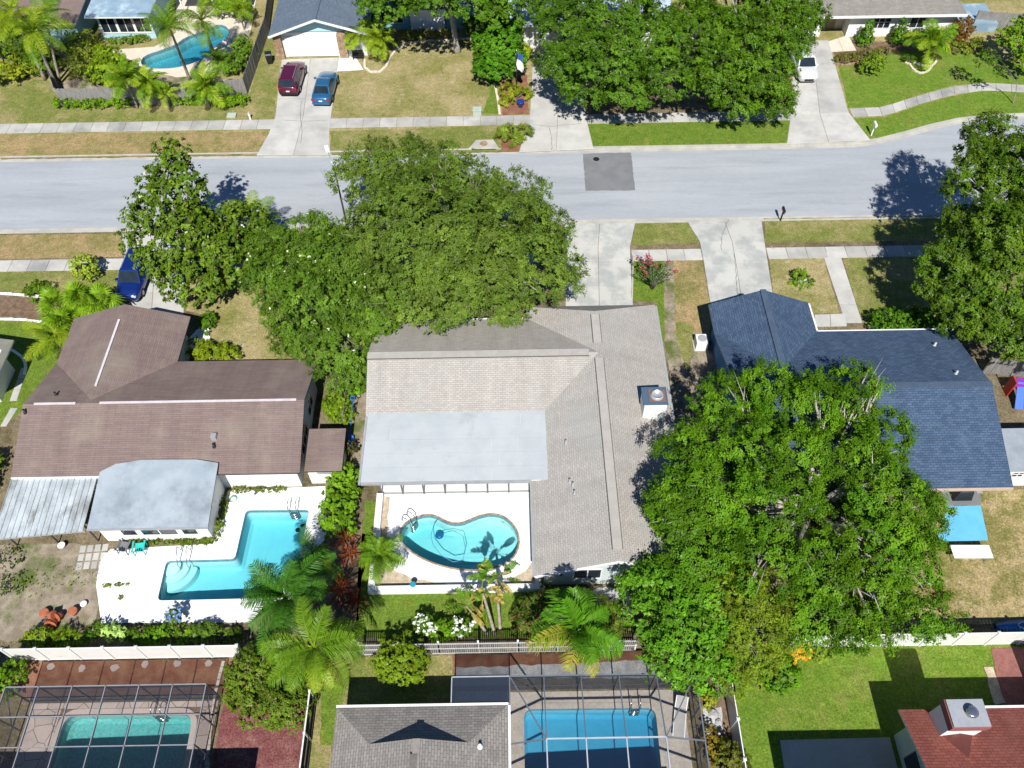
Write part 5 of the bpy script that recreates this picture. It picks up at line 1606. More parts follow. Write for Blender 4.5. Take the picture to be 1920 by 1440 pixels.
chair('turquoise garden chair on the white deck by the pool room', G(266, 1032), R(185), plain('turquoise_resin', (.03, .50, .45), .55, .3))
# vacuum head and hose in the kidney pool
c = G(824, 1004, -1.1)
root = thing('pool_vacuum', 'round blue pool vacuum with a looping hose in the kidney pool', 'pool vacuum', (c[0], c[1], -1.1))
obj('vacuum_head', MB().lathe([(.24, -1.12), (.27, -1.05), (.2, -.98), (.08, -.94)], c[0], c[1], 16), plain('vacuum_blue', (.01, .12, .32), .4, .4), root, True)
hp = [c] + [G(x, y, -.16) for x, y in ((850, 995), (868, 1005), (873, 1030), (868, 1050), (850, 1054), (828, 1042), (812, 1022), (808, 1005), (813, 985), (822, 972))]
obj('hose', MB().tube([(p[0], p[1], -.9 if i == 0 else -.135) for i, p in enumerate(hp)], .022, 6), MT['wall_blue'], root, True)
# coiled hose on the white deck
c = G(438, 937)
m = MB()
pts = [(c[0] + (.2 + .01 * k / 6) * math.cos(k * .55), c[1] + (.2 + .01 * k / 6) * math.sin(k * .55), .05 + .003 * k) for k in range(28)]
m.tube(pts, .018, 5)
tag(obj('garden_hose', m, plain('green_hose', (.08, .32, .18), .5, .3), None, True), 'coiled green hose on the white deck by the rear wall', 'hose')
# blue leaf rake standing by the side gate
a, b = G(661, 752, 1.7), G(657, 815, .5)
root = thing('leaf_rake', 'blue long handled pool skimmer leaning on the side gate', 'pool skimmer', (b[0], b[1], 0))
bl = plain('skimmer_blue', (.02, .16, .50), .5, .3)
obj('handle', MB().tube([(a[0], a[1], 1.75), (b[0], b[1], .55)], .022, 6), bl, root, True)
obj('net_frame', MB().tube([(b[0], b[1], .55), (b[0] - .18, b[1] - .1, .45), (b[0] - .16, b[1] - .75, .14), (b[0] + .16, b[1] - .75, .14), (b[0] + .2, b[1] - .1, .45), (b[0], b[1], .55)], .03, 6), bl, root, True)
obj('net', MB().add([(b[0] - .17, b[1] - .1, .45), (b[0] - .15, b[1] - .74, .15), (b[0] + .15, b[1] - .74, .15), (b[0] + .19, b[1] - .1, .45), (b[0], b[1] - .4, .12)], [(0, 1, 4), (1, 2, 4), (2, 3, 4), (3, 0, 4)]), bl, root)
obj('grip', MB().tube([(a[0], a[1], 1.75), (a[0] - .14, a[1] + .1, 1.8), (a[0] - .1, a[1] + .28, 1.85), (a[0] + .12, a[1] + .26, 1.84), (a[0] + .14, a[1] + .06, 1.79), (a[0], a[1], 1.75)], .035, 6), bl, root, True)
# things behind the blue-roofed house
deckb = GP([(1775, 950), (1838, 948), (1852, 1013), (1755, 1016)])
struct('patio', MB().prism(deckb, -.05, .06, .01), mottle('sky_blue_painted_slab', (.12, .42, .72), (.14, .46, .75), s=1.2, fine=14, fa=.06, c3=(.18, .30, .38), s3=.9, lo3=.68, hi3=.85), 'sky blue painted concrete patio behind the blue-roofed house', 'patio')
struct('patio', MB().prism(GP([(1765, 918), (1837, 916), (1839, 946), (1770, 948)]), -.05, .05, .01), MT['patch'], 'dark slab strip above the sky blue patio', 'patio')
c = G(1822, 1034, .75)
root = thing('folding_table', 'white folding table on the worn back lawn', 'table', (c[0], c[1], 0), R(-1))
obj('tabletop', MB().prism([(-1.15, -.42), (1.15, -.42), (1.15, .42), (-1.15, .42)], .72, .76, .008), MT['trim'], root, False, True)
for x in (-.95, .95):
    for y in (-.32, .32):
        obj('leg', MB().bar((x, y, 0), (x, y, .72), .035), MT['greytrim'], root, False, True)
c = G(1800, 932)
root = thing('covered_grill', 'black covered grill on the dark slab', 'grill', (*c, 0))
obj('cover', MB().add([(c[0] - .6, c[1] - .3, .06), (c[0] + .6, c[1] - .3, .06), (c[0] + .6, c[1] + .3, .06), (c[0] - .6, c[1] + .3, .06), (c[0] - .5, c[1] - .25, .95), (c[0] + .4, c[1] - .22, 1.0), (c[0] + .45, c[1] + .25, .98), (c[0] - .5, c[1] + .25, .92), (c[0] - .1, c[1], 1.15)], [(0, 1, 5, 4), (1, 2, 6, 5), (2, 3, 7, 6), (3, 0, 4, 7), (4, 5, 8), (5, 6, 8), (6, 7, 8), (7, 4, 8)]), MT['black'], root)
obj('side_shelf', MB().box(c[0] + .62, c[0] + 1.0, c[1] - .2, c[1] + .2, .8, .84), MT['greytrim'], root)
c = G(1815, 925)
tag(obj('toy', MB().tube([(c[0] - .25, c[1], .18), (c[0], c[1] + .1, .25), (c[0] + .28, c[1] - .02, .18)], [.1, .14, .08], 8), plain('toy_yellow', (.75, .68, .02), .5, .3), None, True), 'yellow plastic toy by the blue-roofed house rear wall', 'toy')
c = G(1348, 648)
root = thing('air_conditioner', 'white boxed air conditioner beside the blue-roofed house wall', 'air conditioner', (13.6, c[1], 0))
x, y = 13.55, c[1]
obj('casing', MB().prism([(x - .42, y - .42), (x + .42, y - .42), (x + .42, y + .42), (x - .42, y + .42)], .05, .85, .03), MT['trim'], root)
obj('fan_grille', MB().lathe([(.32, .851), (.32, .88), (.28, .885)], x, y, 16), MT['greytrim'], root)
obj('pad', MB().box(x - .5, x + .5, y - .5, y + .5, 0, .048), MT['conc'], root)
c = G(1903, 750)
root = thing('play_slide', 'red and blue toy slide at the eastern edge', 'play slide', (*c, 0))
obj('ramp', MB().bar((c[0] - .2, c[1] - .9, .2), (c[0] + .1, c[1] + .6, 1.2), .5, .06), plain('toy_blue', (.02, .12, .6), .4, .4), root)
obj('side_panel', MB().box(c[0] - .5, c[0] - .42, c[1] + .3, c[1] + 1.0, 0, 1.5), plain('toy_red', (.55, .03, .03), .4, .4), root)
obj('side_panel', MB().box(c[0] + .42, c[0] + .5, c[1] + .3, c[1] + 1.0, 0, 1.5), bpy.data.materials['toy_red'], root)
obj('platform', MB().box(c[0] - .41, c[0] + .41, c[1] + .3, c[1] + 1.0, 1.1, 1.16), plain('toy_purple', (.25, .05, .4), .4, .4), root)
# long blue kayak-like slide behind the eastern fence
a = G(1868, 1174, .4)
root = thing('kayak', 'blue kayak lying behind the long white fence', 'kayak', (*a, 0))
m = MB()
N = 12
for side in (0,):
    prof = []
    for k in range(N + 1):
        t = k / N
        w = .36 * math.sin(math.pi * (.06 + .88 * t)) ** .6
        prof.append((t * 3.6, w))
    V, F = [], []
    for (x, w) in prof:
        V += [(a[0] + x, a[1] - w, .38), (a[0] + x, a[1] - w * .55, .16), (a[0] + x, a[1] + w * .55, .16), (a[0] + x, a[1] + w, .38), (a[0] + x, a[1], .44)]
    for k in range(N):
        for j in range(5):
            F.append((k * 5 + j, (k + 1) * 5 + j, (k + 1) * 5 + (j + 1) % 5, k * 5 + (j + 1) % 5))
obj('hull', MB().add(V, F), plain('kayak_blue', (.015, .14, .42), .35, .4), root, True)
obj('cockpit_rim', MB().tube([(a[0] + 1.7 + .5 * math.cos(t * .52), a[1] + .2 * math.sin(t * .52), .47) for t in range(13)], .025, 5), MT['trim'], root, True)
# bench and motorbike-like things by the garage
c = G(672, 112)
root = thing('garden_bench', 'small dark bench on the white entry pad', 'bench', (*c, .03))
obj('seat', MB().box(c[0] - .55, c[0] + .55, c[1] - .2, c[1] + .2, .43, .48), MT['black'], root)
obj('backrest', MB().box(c[0] - .55, c[0] + .55, c[1] + .2, c[1] + .24, .43, .9), MT['black'], root)
for s in (-.48, .48):
    obj('leg', MB().box(c[0] + s - .03, c[0] + s + .03, c[1] - .18, c[1] + .18, .03, .428), MT['black'], root)
# edging stones
def edging(label, pts, n, mat='cream', r=.11, name='garden_edging'):
    P = GP(pts)
    root = thing(name, label, 'edging', (*P[0], 0))
    tot = sum((Vector(P[i + 1]) - Vector(P[i])).length for i in range(len(P) - 1))
    n = max(4, int(tot / .34))
    for k in range(n):
        a, b = along(P, k / n), along(P, (k + .93) / n)
        d = (b - a).normalized()
        nx = Vector((-d.y, d.x)) * r
        obj('edging_stone', MB().prism([tuple(a + nx), tuple(b + nx), tuple(b - nx), tuple(a - nx)], 0, .13 + .02 * ((k * 7) % 3), .02), MT[mat], root)
edging('pale stone edging curving around the palms and dry lawn', [(684, 112), (684, 128), (695, 136), (712, 136), (724, 126), (732, 108), (745, 92), (765, 82), (800, 77), (850, 75), (895, 71), (903, 58)], 60)
edging('pale edging line west of the flag pole bed', [(928, 160), (934, 190), (937, 215)], 10)
edging('cream stone ring around the pindo palm bed', [(1702, 108), (1698, 118), (1706, 122), (1716, 118), (1730, 124), (1745, 126), (1754, 118), (1755, 110)], 20, 'cream', .1)
edging('cream stone crescent below the pindo palm bed', [(1706, 123), (1712, 132), (1726, 139), (1740, 134), (1746, 126)], 14, 'cream', .1)
edging('white edging above the grey mulch bed at the western edge', [(0, 551), (30, 553), (75, 557), (110, 556)], 12, 'white', .08)
edging('white edging below the grey mulch bed at the western edge', [(0, 599), (40, 600), (80, 605)], 12, 'white', .08)
edging('curved white edging beside the far western path', [(0, 653), (25, 658), (42, 670), (50, 685), (46, 704)], 12, 'white', .09)
edging('thin dark edging of the bed beside the white car driveway', [(1562, 120), (1580, 124), (1605, 119), (1630, 108)], 12, 'stone', .07)
edging('grey stone ring around the small shrub on the dry lawn', [(1492, 522), (1500, 530), (1511, 527), (1508, 518)], 6, 'wgravel', .1)
edging('brick edging along the western cage mulch', [(420, 1240), (405, 1300), (395, 1375), (388, 1450)], 20, 'coping', .09)
edging('cream border along the small palm bed east edge', [(1185, 560), (1187, 480)], 6, 'kerb', .05)
# garden rocks
rr = random.Random(9)
def rock(label, px, py, s, group, seed):
    r_ = random.Random(seed)
    c = G(px, py)
    m = MB()
    pr = [(s * .9, 0), (s, s * .3), (s * .75, s * .65), (s * .3, s * .85)]
    m.lathe(pr, 0, 0, 7)
    m.v = [(v[0] * r_.uniform(.8, 1.2), v[1] * r_.uniform(.8, 1.2), v[2] * r_.uniform(.85, 1.1)) for v in m.v]
    o = tag(obj('rock', m, MT['wgravel']), label, 'rock', group)
    o.location = (c[0], c[1], 0)
for i, (px, py, s, lab) in enumerate([(1338, 1340, .28, 'largest white rock of the patch by the leaning vinyl fence'), (1347, 1355, .2, 'smaller white rock at the front of the patch by the vinyl fence')]):
    rock(lab, px, py, s, 'white rocks by the vinyl fence', i)
# corner beyond the bright lawn
struct('patio', MB().prism(GP([(1858, 1216), (1990, 1212), (2010, 1330), (1880, 1330)]), -.05, .04, .01), mottle('red_brick_patio', (.27, .12, .10), (.22, .095, .085), s=2, fine=9, fa=.25, bump=.3), 'red brick patio at the eastern edge beyond the bright lawn', 'patio')
lawn('path', [(1845, 1252), (1860, 1250), (1884, 1318), (1862, 1320)], 'gravel', 'pale sand path beside the red brick patio', .06, .05, cat='path')
root = thing('garden_shed', 'low grey shed on the red brick patio', 'shed', (29.0, 13.6, 0))
wall(root, [(27.9, 12.6), (31, 12.6), (31, 14.2), (27.9, 14.2)], .04, 1.7, MT['greytrim'])
slope([(27.7, 12.4, 1.75), (31.2, 12.4, 1.75), (31.2, 14.4, 2.0), (27.7, 14.4, 2.0)], [bpy.data.materials['grey_sheet_roof'], MT['greytrim']], root, 'roof')
# cracks in the driveways
m = MB()
rr = random.Random(12)
for pts in ([(1366, 412), (1358, 432), (1353, 450), (1352, 470)], [(1375, 475), (1379, 500), (1382, 540), (1384, 560)], [(1030, 240), (1034, 255), (1035, 282)], [(1000, 234), (1030, 238), (1090, 232)], [(566, 190), (563, 214), (567, 245), (564, 268)], [(530, 225), (565, 228), (612, 226)]):
    P = GP(pts)
    q = [along(P, k / 14) for k in range(15)]
    q = [Vector((v.x + rr.uniform(-.05, .05), v.y + rr.uniform(-.05, .05))) for v in q]
    for a, b in zip(q, q[1:]):
        d = (b - a).normalized()
        nx = Vector((-d.y, d.x)) * rr.uniform(.01, .022)
        m.face([(*(a - nx), .0385), (*(b - nx), .0385), (*(b + nx), .0385), (*(a + nx), .0385)])
struct('driveway_crack', m, plain('dirty_crack', (.12, .12, .11), .95, .1), 'thin wandering cracks across the concrete driveways', 'crack')
# ------------------------------------------------------------------ vegetation
def leaf_mesh(name, C, Nv, size, asp, cols, rng, mat, fold=.18, tri=False):
    n = len(C)
    Nv = Nv / np.linalg.norm(Nv, axis=1, keepdims=True)
    r = rng.normal(size=(n, 3))
    t = np.cross(Nv, r)
    t /= np.linalg.norm(t, axis=1, keepdims=True) + 1e-9
    b = np.cross(Nv, t)
    L = (size * .5)[:, None]
    W = L * asp
    V = np.empty((n, 3 if tri else 4, 3), np.float32)
    if tri:
        V[:, 0] = C - t * L * .7 - b * W * 1.1
        V[:, 1] = C - t * L * .7 + b * W * 1.1
        V[:, 2] = C + t * L
    else:
        V[:, 0] = C - t * L
        V[:, 1] = C + b * W + Nv * L * fold
        V[:, 2] = C + t * L
        V[:, 3] = C - b * W + Nv * L * fold
    return quads(name, V, cols, mat)
def quads(name, V, cols, mat):
    n, k = V.shape[:2]
    me = bpy.data.meshes.new(name)
    me.vertices.add(n * k)
    me.vertices.foreach_set('co', V.reshape(-1).astype(np.float32))
    me.loops.add(n * k)
    me.loops.foreach_set('vertex_index', np.arange(n * k, dtype=np.int32))
    me.polygons.add(n)
    me.polygons.foreach_set('loop_start', np.arange(0, n * k, k, dtype=np.int32))
    me.polygons.foreach_set('loop_total', np.full(n, k, np.int32))
    me.update(calc_edges=True)
    ca = me.color_attributes.new('Col', 'FLOAT_COLOR', 'POINT')
    cc = np.ones((n, k, 4), np.float32)
    cc[:, :, :3] = cols[:, None, :]
    ca.data.foreach_set('color', cc.reshape(-1))
    me.materials.append(mat)
    return me
def tint(a, b, t):
    a, b = np.array(a), np.array(b)
    return a[None] * (1 - t[:, None]) + b[None] * t[:, None]
def lobe_w(l):
    px, py, z = l[0], l[1], l[2]
    x, y = G(px, py, z)
    r = l[3:]
    if len(r) == 1:
        r = (r[0], r[0], r[0] * .72)
    return (x, y, z, *r)
def crown(name, lobes, leaf, puff, cover, cA, cB, rng, mat='leaf', asp=.55, zmin=-.35, fill=.35, cC=None, flat=.7, upb=.35, spr=.5, gap=1.7):
    Cs, Ns, Ts, Ps, Ks = [], [], [], [], []
    tips = []
    la = leaf * leaf * asp * .5
    for li, (x, y, z, rx, ry, rz) in enumerate(lobes):
        A = 4 * math.pi * (((rx * ry) ** 1.6 + (rx * rz) ** 1.6 + (ry * rz) ** 1.6) / 3) ** (1 / 1.6)
        npf = max(5, int(A * .8 / (puff * puff * gap)))
        k = np.arange(npf) + .5
        zz = 1 - (1 - zmin) * k / npf
        ph = k * 2.399963 + rng.uniform(0, 6)
        d = np.stack([np.sqrt(1 - zz ** 2) * np.cos(ph), np.sqrt(1 - zz ** 2) * np.sin(ph), zz], 1) + rng.normal(0, .16, (npf, 3))
        d /= np.linalg.norm(d, axis=1, keepdims=True)
        rad = rng.uniform(.66, 1.08, npf)
        scl = np.ones(npf)
        if fill:
            nf = int(npf * fill)
            d = np.concatenate([d, d[rng.integers(0, npf, nf)]])
            rad = np.concatenate([rad, rng.uniform(.35, .65, nf)])
            scl = np.concatenate([scl, np.ones(nf)])
        if spr:
            ns = int(npf * spr)
            dd = d[rng.integers(0, npf, ns)] + rng.normal(0, .12, (ns, 3))
            d = np.concatenate([d, dd / np.linalg.norm(dd, axis=1, keepdims=True)])
            rad = np.concatenate([rad, rng.uniform(1.0, 1.2, ns)])
            scl = np.concatenate([scl, rng.uniform(.3, .55, ns)])
        P = np.array([x, y, z]) + d * rad[:, None] * np.array([rx, ry, rz])
        for i in range(len(P)):
            p = P[i]
            if p[2] < .015:
                continue
            deep = False
            for lj, q in enumerate(lobes):
                if lj != li and ((p[0] - q[0]) / q[3]) ** 2 + ((p[1] - q[1]) / q[4]) ** 2 + ((p[2] - q[2]) / q[5]) ** 2 < .42:
                    deep = True
                    break
            if deep and rng.random() < .8:
                continue
            pr = puff * scl[i] * rng.uniform(.6, 1.3)
            n = max(6, int(cover * 2.6 * pr * pr / la))
            o = d[i] + np.array([0, 0, upb])
            o /= np.linalg.norm(o)
            ks = max(3, int(rng.uniform(9, 15) * min(1, (pr / (leaf * 4)) ** 2)))
            e = rng.normal(size=(ks, 3))
            e /= np.linalg.norm(e, axis=1, keepdims=True)
            e[(e @ o) < -.3] *= -1
            sc = p + e * (pr * rng.uniform(.35, 1.0, ks) ** .6)[:, None] * np.array([1, 1, flat])
            w = rng.integers(0, ks, n)
            g_ = rng.normal(0, 1, (n, 3))
            pos = sc[w] + g_ * (pr * .1) + e[w] * (rng.uniform(-.7, .35, n) * pr * .45)[:, None]
            Cs.append(pos)
            Ns.append(e[w] * .6 + o * .35 + np.array([0, -.1, .4]) + rng.normal(0, .28, (n, 3)))
            Ts.append(np.clip(rng.uniform(0, 1) * .6 + rng.uniform(0, 1, ks)[w] * .4, 0, 1))
            Ps.append(rng.uniform(0, 1, n))
            Ks.append(np.full(n, rng.uniform(.62, 1.3)))
            tips.append((p, pr))
    C, Nv, T, Pn = np.concatenate(Cs), np.concatenate(Ns), np.concatenate(Ts), np.concatenate(Ps)
    C[:, 2] = np.maximum(C[:, 2], .04)
    t = np.clip(.72 * T + .28 * Pn, 0, 1)
    cols = tint(cA, cB, t) * rng.uniform(.88, 1.12, (len(C), 1)) * LB * np.concatenate(Ks)[:, None]
    if cC is not None:
        pick = rng.random(len(C)) < cC[1]
        cols[pick] = np.array(cC[0]) * rng.uniform(.8, 1.2, (pick.sum(), 1))
    me = leaf_mesh(name, C, Nv, leaf * rng.uniform(.5, 1.45, len(C)), asp, cols, rng, MT[mat], tri=leaf < .2 and asp > .3)
    return me, tips, C, Nv
NLEAF = [0]
LB = np.array([1.42, 1.62, .66])
def plant(name, label, cat, lobes, leaf=.2, puff=.7, cover=1.5, cA=(.05, .09, .02), cB=(.10, .16, .03), mat='leaf', group=None, base=None, trunk=None, seed=1, blossoms=None, part='foliage', bark='bark', px=True, limbs=0, stems=0, **kw):
    rng = np.random.default_rng(seed)
    L = [lobe_w(l) for l in lobes] if px else lobes
    if base is None:
        b = (sum(l[0] for l in L) / len(L), sum(l[1] for l in L) / len(L))
    else:
        b = G(*base) if px else base
    root = thing(name, label, cat, (b[0], b[1], 0), 0, group)
    if cat in ('shrub', 'hedge', 'creeper') and kw.get('asp', .55) > .3:
        leaf *= .76
    me, tips, C, Nv = crown(part, L, leaf, puff, cover, cA, cB, rng, mat, **kw)
    NLEAF[0] += len(C)
    obj(part, me, None, root)
    if trunk:
        r0, zf, lean = trunk if len(trunk) == 3 else (*trunk, (0, 0))
        m = MB()
        top = (b[0] + lean[0], b[1] + lean[1], zf)
        m.tube([(b[0], b[1], -.1), (b[0] + lean[0] * .1, b[1] + lean[1] * .1, zf * .12), (b[0] + lean[0] * .5 + .05, b[1] + lean[1] * .5, zf * .55), top], [r0 * 1.5, r0 * 1.05, r0 * .9, r0 * .75], 9)
        obj('trunk', m, MT[bark], root, True)
        m = MB()
        rr_ = random.Random(seed)
        idx = list(range(len(tips)))
        rr_.shuffle(idx)
        for k in idx[:limbs or 12]:
            p = tips[k][0]
            s = Vector(top) - Vector((lean[0], lean[1], zf)) * rr_.uniform(0, .12)
            e = Vector(p)
            mid = s.lerp(e, .5) + Vector((rr_.uniform(-.4, .4), rr_.uniform(-.4, .4), rr_.uniform(.1, .7)))
            rb = r0 * rr_.uniform(.28, .5)
            m.tube([s, s.lerp(mid, .55) + Vector((0, 0, .1)), mid, mid.lerp(e, .55) + Vector((rr_.uniform(-.2, .2), rr_.uniform(-.2, .2), .05)), e], [rb, rb * .8, rb * .6, rb * .38, rb * .15], 6)
            for q in range(3):
                f = mid.lerp(e, rr_.uniform(.1, .7))
                g = e + Vector((rr_.uniform(-1, 1), rr_.uniform(-1, 1), rr_.uniform(-.3, .45)))
                m.tube([f, f.lerp(g, .5) + Vector((0, 0, .12)), g], [rb * .26, rb * .16, rb * .05], 5)
        obj('limbs', m, MT[bark], root, True)
    elif stems:
        m = MB()
        rr_ = random.Random(seed)
        for k in range(stems):
            p = tips[rr_.randrange(len(tips))][0]
            a = (b[0] + rr_.uniform(-.15, .15), b[1] + rr_.uniform(-.15, .15), 0)
            m.tube([a, ((a[0] + p[0]) / 2, (a[1] + p[1]) / 2, p[2] * .6), tuple(p)], [.045, .035, .012], 5)
        obj('stem', m, MT[bark], root, True)
    if blossoms:
        nb, bc, bs = blossoms[:3]
        up = np.where((Nv[:, 2] > .2) & (C[:, 2] > np.percentile(C[:, 2], 35)))[0]
        pick = rng.choice(up, nb)
        k = 7
        ce = np.repeat(C[pick] + np.array([0, 0, bs * .4]), k, 0) + rng.normal(0, bs * .3, (nb * k, 3))
        nn = rng.normal(0, .5, (nb * k, 3)) + np.array([0, -.3, .9])
        cc = np.array(bc)[None] * rng.uniform(.85, 1.1, (nb * k, 1))
        stuff(obj('blossoms', leaf_mesh('blossoms', ce, nn, np.full(nb * k, bs), .8, cc, rng, MT['petal']), None, root))
    return root

# --- palms: one mesh per kind of leaf, shared by all fronds
def frond_mesh(name, kind, ln, nl, ll, droop, c1, c2, seed, vee=.35, lw=.05, bare=.12, brown=0.):
    rng = np.random.default_rng(seed)
    V, cols = [], []
    def quad(a, b, c, d, col):
        V.append([a, b, c, d])
        cols.append(col)
    def R_(t):
        x = ln * (t - .12 * droop * t ** 3)
        z = ln * (.18 * t - droop * t ** 2.2)
        return np.array([x, 0, z])
    c1, c2 = np.array(c1), np.array(c2)
    if kind == 'pinnate':
        N = 9
        for i in range(N):                                   # rachis, two crossing strips
            a, b = R_(i / N), R_((i + 1) / N)
            w0, w1 = .045 * (1 - i / N) + .012, .045 * (1 - (i + 1) / N) + .012
            quad(a + [0, -w0, 0], b + [0, -w1, 0], b + [0, w1, 0], a + [0, w0, 0], c2 * 1.15)
            quad(a + [0, 0, -w0], b + [0, 0, -w1], b + [0, 0, w1], a + [0, 0, w0], c2)
        for i in range(nl):
            t = bare + (1 - bare) * (i + rng.uniform(0, .6)) / nl
            p = R_(t)
            q = R_(min(1, t + .02))
            d = (q - p) / (np.linalg.norm(q - p) + 1e-6)
            l = ll * (math.sin(math.pi * (.18 + .8 * t)) ** .7 + .12) * rng.uniform(.85, 1.1)
            for s in (-1, 1):
                fw = rng.uniform(.45, .75)
                dd = np.array([d[0] * fw, s * 1.0, d[2] * fw + vee * rng.uniform(.3, 1.1)])
                dd /= np.linalg.norm(dd)
                m_ = p + dd * l * .55
                e = p + dd * l + np.array([0, 0, -l * rng.uniform(.25, .6)])
                w = lw * rng.uniform(.8, 1.2)
                n = np.array([d[0], 0, d[2]]) * w
                c = c1 + (c2 - c1) * rng.random()
                if brown and rng.random() < brown:
                    c = np.array([.30, .20, .09])
                c = c * rng.uniform(.8, 1.2)
                quad(p - n * .5, p + n * .5, m_ + n, m_ - n, c)
                quad(m_ - n, m_ + n, e + n * .15, e - n * .15, c * .95)
    elif kind == 'fan':
        st = ln * .45
        N = 4
        for i in range(N):
            a, b = R_(.5 * i / N), R_(.5 * (i + 1) / N)
            quad(a + [0, -.03, 0], b + [0, -.025, 0], b + [0, .025, 0], a + [0, .03, 0], c2)
        o = R_(.5)
        for i in range(nl):
            an = (i / (nl - 1) - .5) * R(250)
            l = ll * (.75 + .25 * math.cos(an * .6)) * rng.uniform(.9, 1.08)
            dd = np.array([math.cos(an), math.sin(an), -.18 * droop * 4 + .1 * math.cos(i * math.pi)])
            sd = np.array([-math.sin(an), math.cos(an), 0]) * lw
            m_ = o + dd * l * .55
            e = o + dd * l + np.array([0, 0, -l * .25])
            c = (c1 + (c2 - c1) * rng.random()) * rng.uniform(.85, 1.15)
            quad(o - sd * .2, o + sd * .2, m_ + sd, m_ - sd, c)
            quad(m_ - sd, m_ + sd, e + sd * .1, e - sd * .1, c)
    else:                                                    # paddle: torn banana-like blade
        N = 8
        for i in range(N):
            a, b = R_(.38 * i / N), R_(.38 * (i + 1) / N)
            quad(a + [0, -.035, 0], b + [0, -.03, 0], b + [0, .03, 0], a + [0, .035, 0], c2)
        for i in range(nl):
            t0, t1 = .36 + .64 * i / nl, .36 + .64 * (i + .93) / nl
            a, b = R_(t0), R_(t1)
            w = ll * math.sin(math.pi * min(1, .12 + .84 * i / nl)) ** .6
            for s in (-1, 1):
                dz = -w * rng.uniform(-.15, .35)
                k = rng.uniform(.85, 1.1)
                c = (c1 + (c2 - c1) * rng.random()) * rng.uniform(.85, 1.15)
                if brown and rng.random() < brown:
                    c = np.array([.32, .22, .10])
                quad(a, b, b + [.1, s * w * k, dz + vee * w], a + [.1, s * w * k, dz + vee * w], c)
    return quads(name, np.array(V), np.array(cols) * LB, MT['waxy'])
FR = {}
def fronds(key, kind, n, *a, **k):
    FR[key] = [frond_mesh('frond', kind, *[x * (1 + .12 * math.sin(i * 2.1)) if j == 0 else x for j, x in enumerate(a[:3])], a[3] * (1 + .25 * i), *a[4:], seed=i + 5, **k) for i in range(n)]
fronds('queen', 'pinnate', 3, 2.9, 44, .85, .36, (.06, .12, .016), (.125, .18, .026), vee=.3, lw=.027)
fronds('queen_dark', 'pinnate', 3, 2.9, 48, .9, .30, (.022, .08, .022), (.06, .13, .028), vee=.35, lw=.026)
fronds('queen_yellow', 'pinnate', 3, 2.8, 40, .75, .45, (.14, .19, .02), (.22, .24, .035), vee=.15, lw=.027)
fronds('date', 'pinnate', 3, 1.5, 30, .45, .30, (.06, .12, .015), (.12, .18, .025), vee=.45, lw=.026)
fronds('date_yellow', 'pinnate', 3, 1.5, 30, .45, .35, (.13, .19, .02), (.22, .25, .04), vee=.45, lw=.026)
fronds('areca', 'pinnate', 3, 1.7, 26, .5, .34, (.09, .15, .016), (.16, .20, .03), vee=.5, lw=.02)
fronds('broad', 'pinnate', 3, 2.8, 32, .9, .34, (.04, .115, .012), (.09, .175, .025), vee=.3, lw=.06)
fronds('broad_yellow', 'pinnate', 2, 2.6, 28, .85, .52, (.13, .165, .02), (.22, .20, .05), vee=.1, lw=.045, brown=.3)
fronds('fan', 'fan', 3, 1.5, 26, .85, .16, (.10, .18, .018), (.18, .24, .035), lw=.05)
fronds('paddle', 'paddle', 3, 2.2, 16, .34, .25, (.04, .10, .016), (.10, .16, .025), vee=.15, brown=.08)
fronds('paddle_brown', 'paddle', 2, 1.7, 14, .22, .6, (.15, .10, .06), (.24, .17, .11), vee=.1, brown=.2)
fronds('cordyline', 'paddle', 2, .8, 6, .07, .25, (.085, .012, .014), (.17, .04, .03), vee=.1)
def palm(name, label, crown_at, h, kinds, nf=16, scale=1., base=None, trunk_r=.13, group=None, seed=1, elev=(-25, 65), az=None, trunk='palmtrunk', cat='palm', px=True, boots=False):
    rr_ = random.Random(seed)
    cx, cy = G(crown_at[0], crown_at[1], h) if px else crown_at
    bx, by = (G(*base) if px else base) if base else (cx + rr_.uniform(-.15, .15), cy + rr_.uniform(-.15, .15))
    root = thing(name, label, cat, (bx, by, 0), 0, group)
    if trunk_r:
        m = MB()
        pts, rad = [], []
        for k in range(11):
            t = k / 10
            e = t * t * .35 + t * .65
            pts.append((bx + (cx - bx) * e, by + (cy - by) * e, -.05 + (h + .02) * t))
            rad.append(trunk_r * (1.3 - .45 * t) * (1 + .05 * (k % 2)))
        m.tube(pts, rad, 8)
        obj('trunk', m, MT[trunk], root, True)
    if boots:
        m = MB()
        for k in range(14):
            a = k * 2.4
            m.tube([(cx + .08 * math.cos(a), cy + .08 * math.sin(a), h - .5 + k * .03), (cx + .26 * math.cos(a), cy + .26 * math.sin(a), h - .1 + k * .03)], [.06, .03], 5)
        obj('leaf_boots', m, MT['palmtrunk'], root, True)
    for i in range(nf):
        key = kinds[i % len(kinds)] if not isinstance(kinds, str) else kinds
        me = FR[key][rr_.randrange(len(FR[key]))]
        o = bpy.data.objects.new('frond', me)
        COL.objects.link(o)
        o.parent = root
        a = az[i] if az else i * 2.399963 + rr_.uniform(-.5, .5)
        t = i / max(1, nf - 1)
        el = R(elev[0] + (elev[1] - elev[0]) * t + rr_.uniform(-17, 17))
        s = scale * rr_.uniform(.74, 1.14) * (1 - .18 * t)
        o.location = (cx - bx + .06 * math.cos(a), cy - by + .06 * math.sin(a), h + .08 * t)
        o.rotation_euler = Euler((rr_.uniform(-.5, .5), -el, a), 'XYZ')
        o.scale = (s, s, s)
    return root
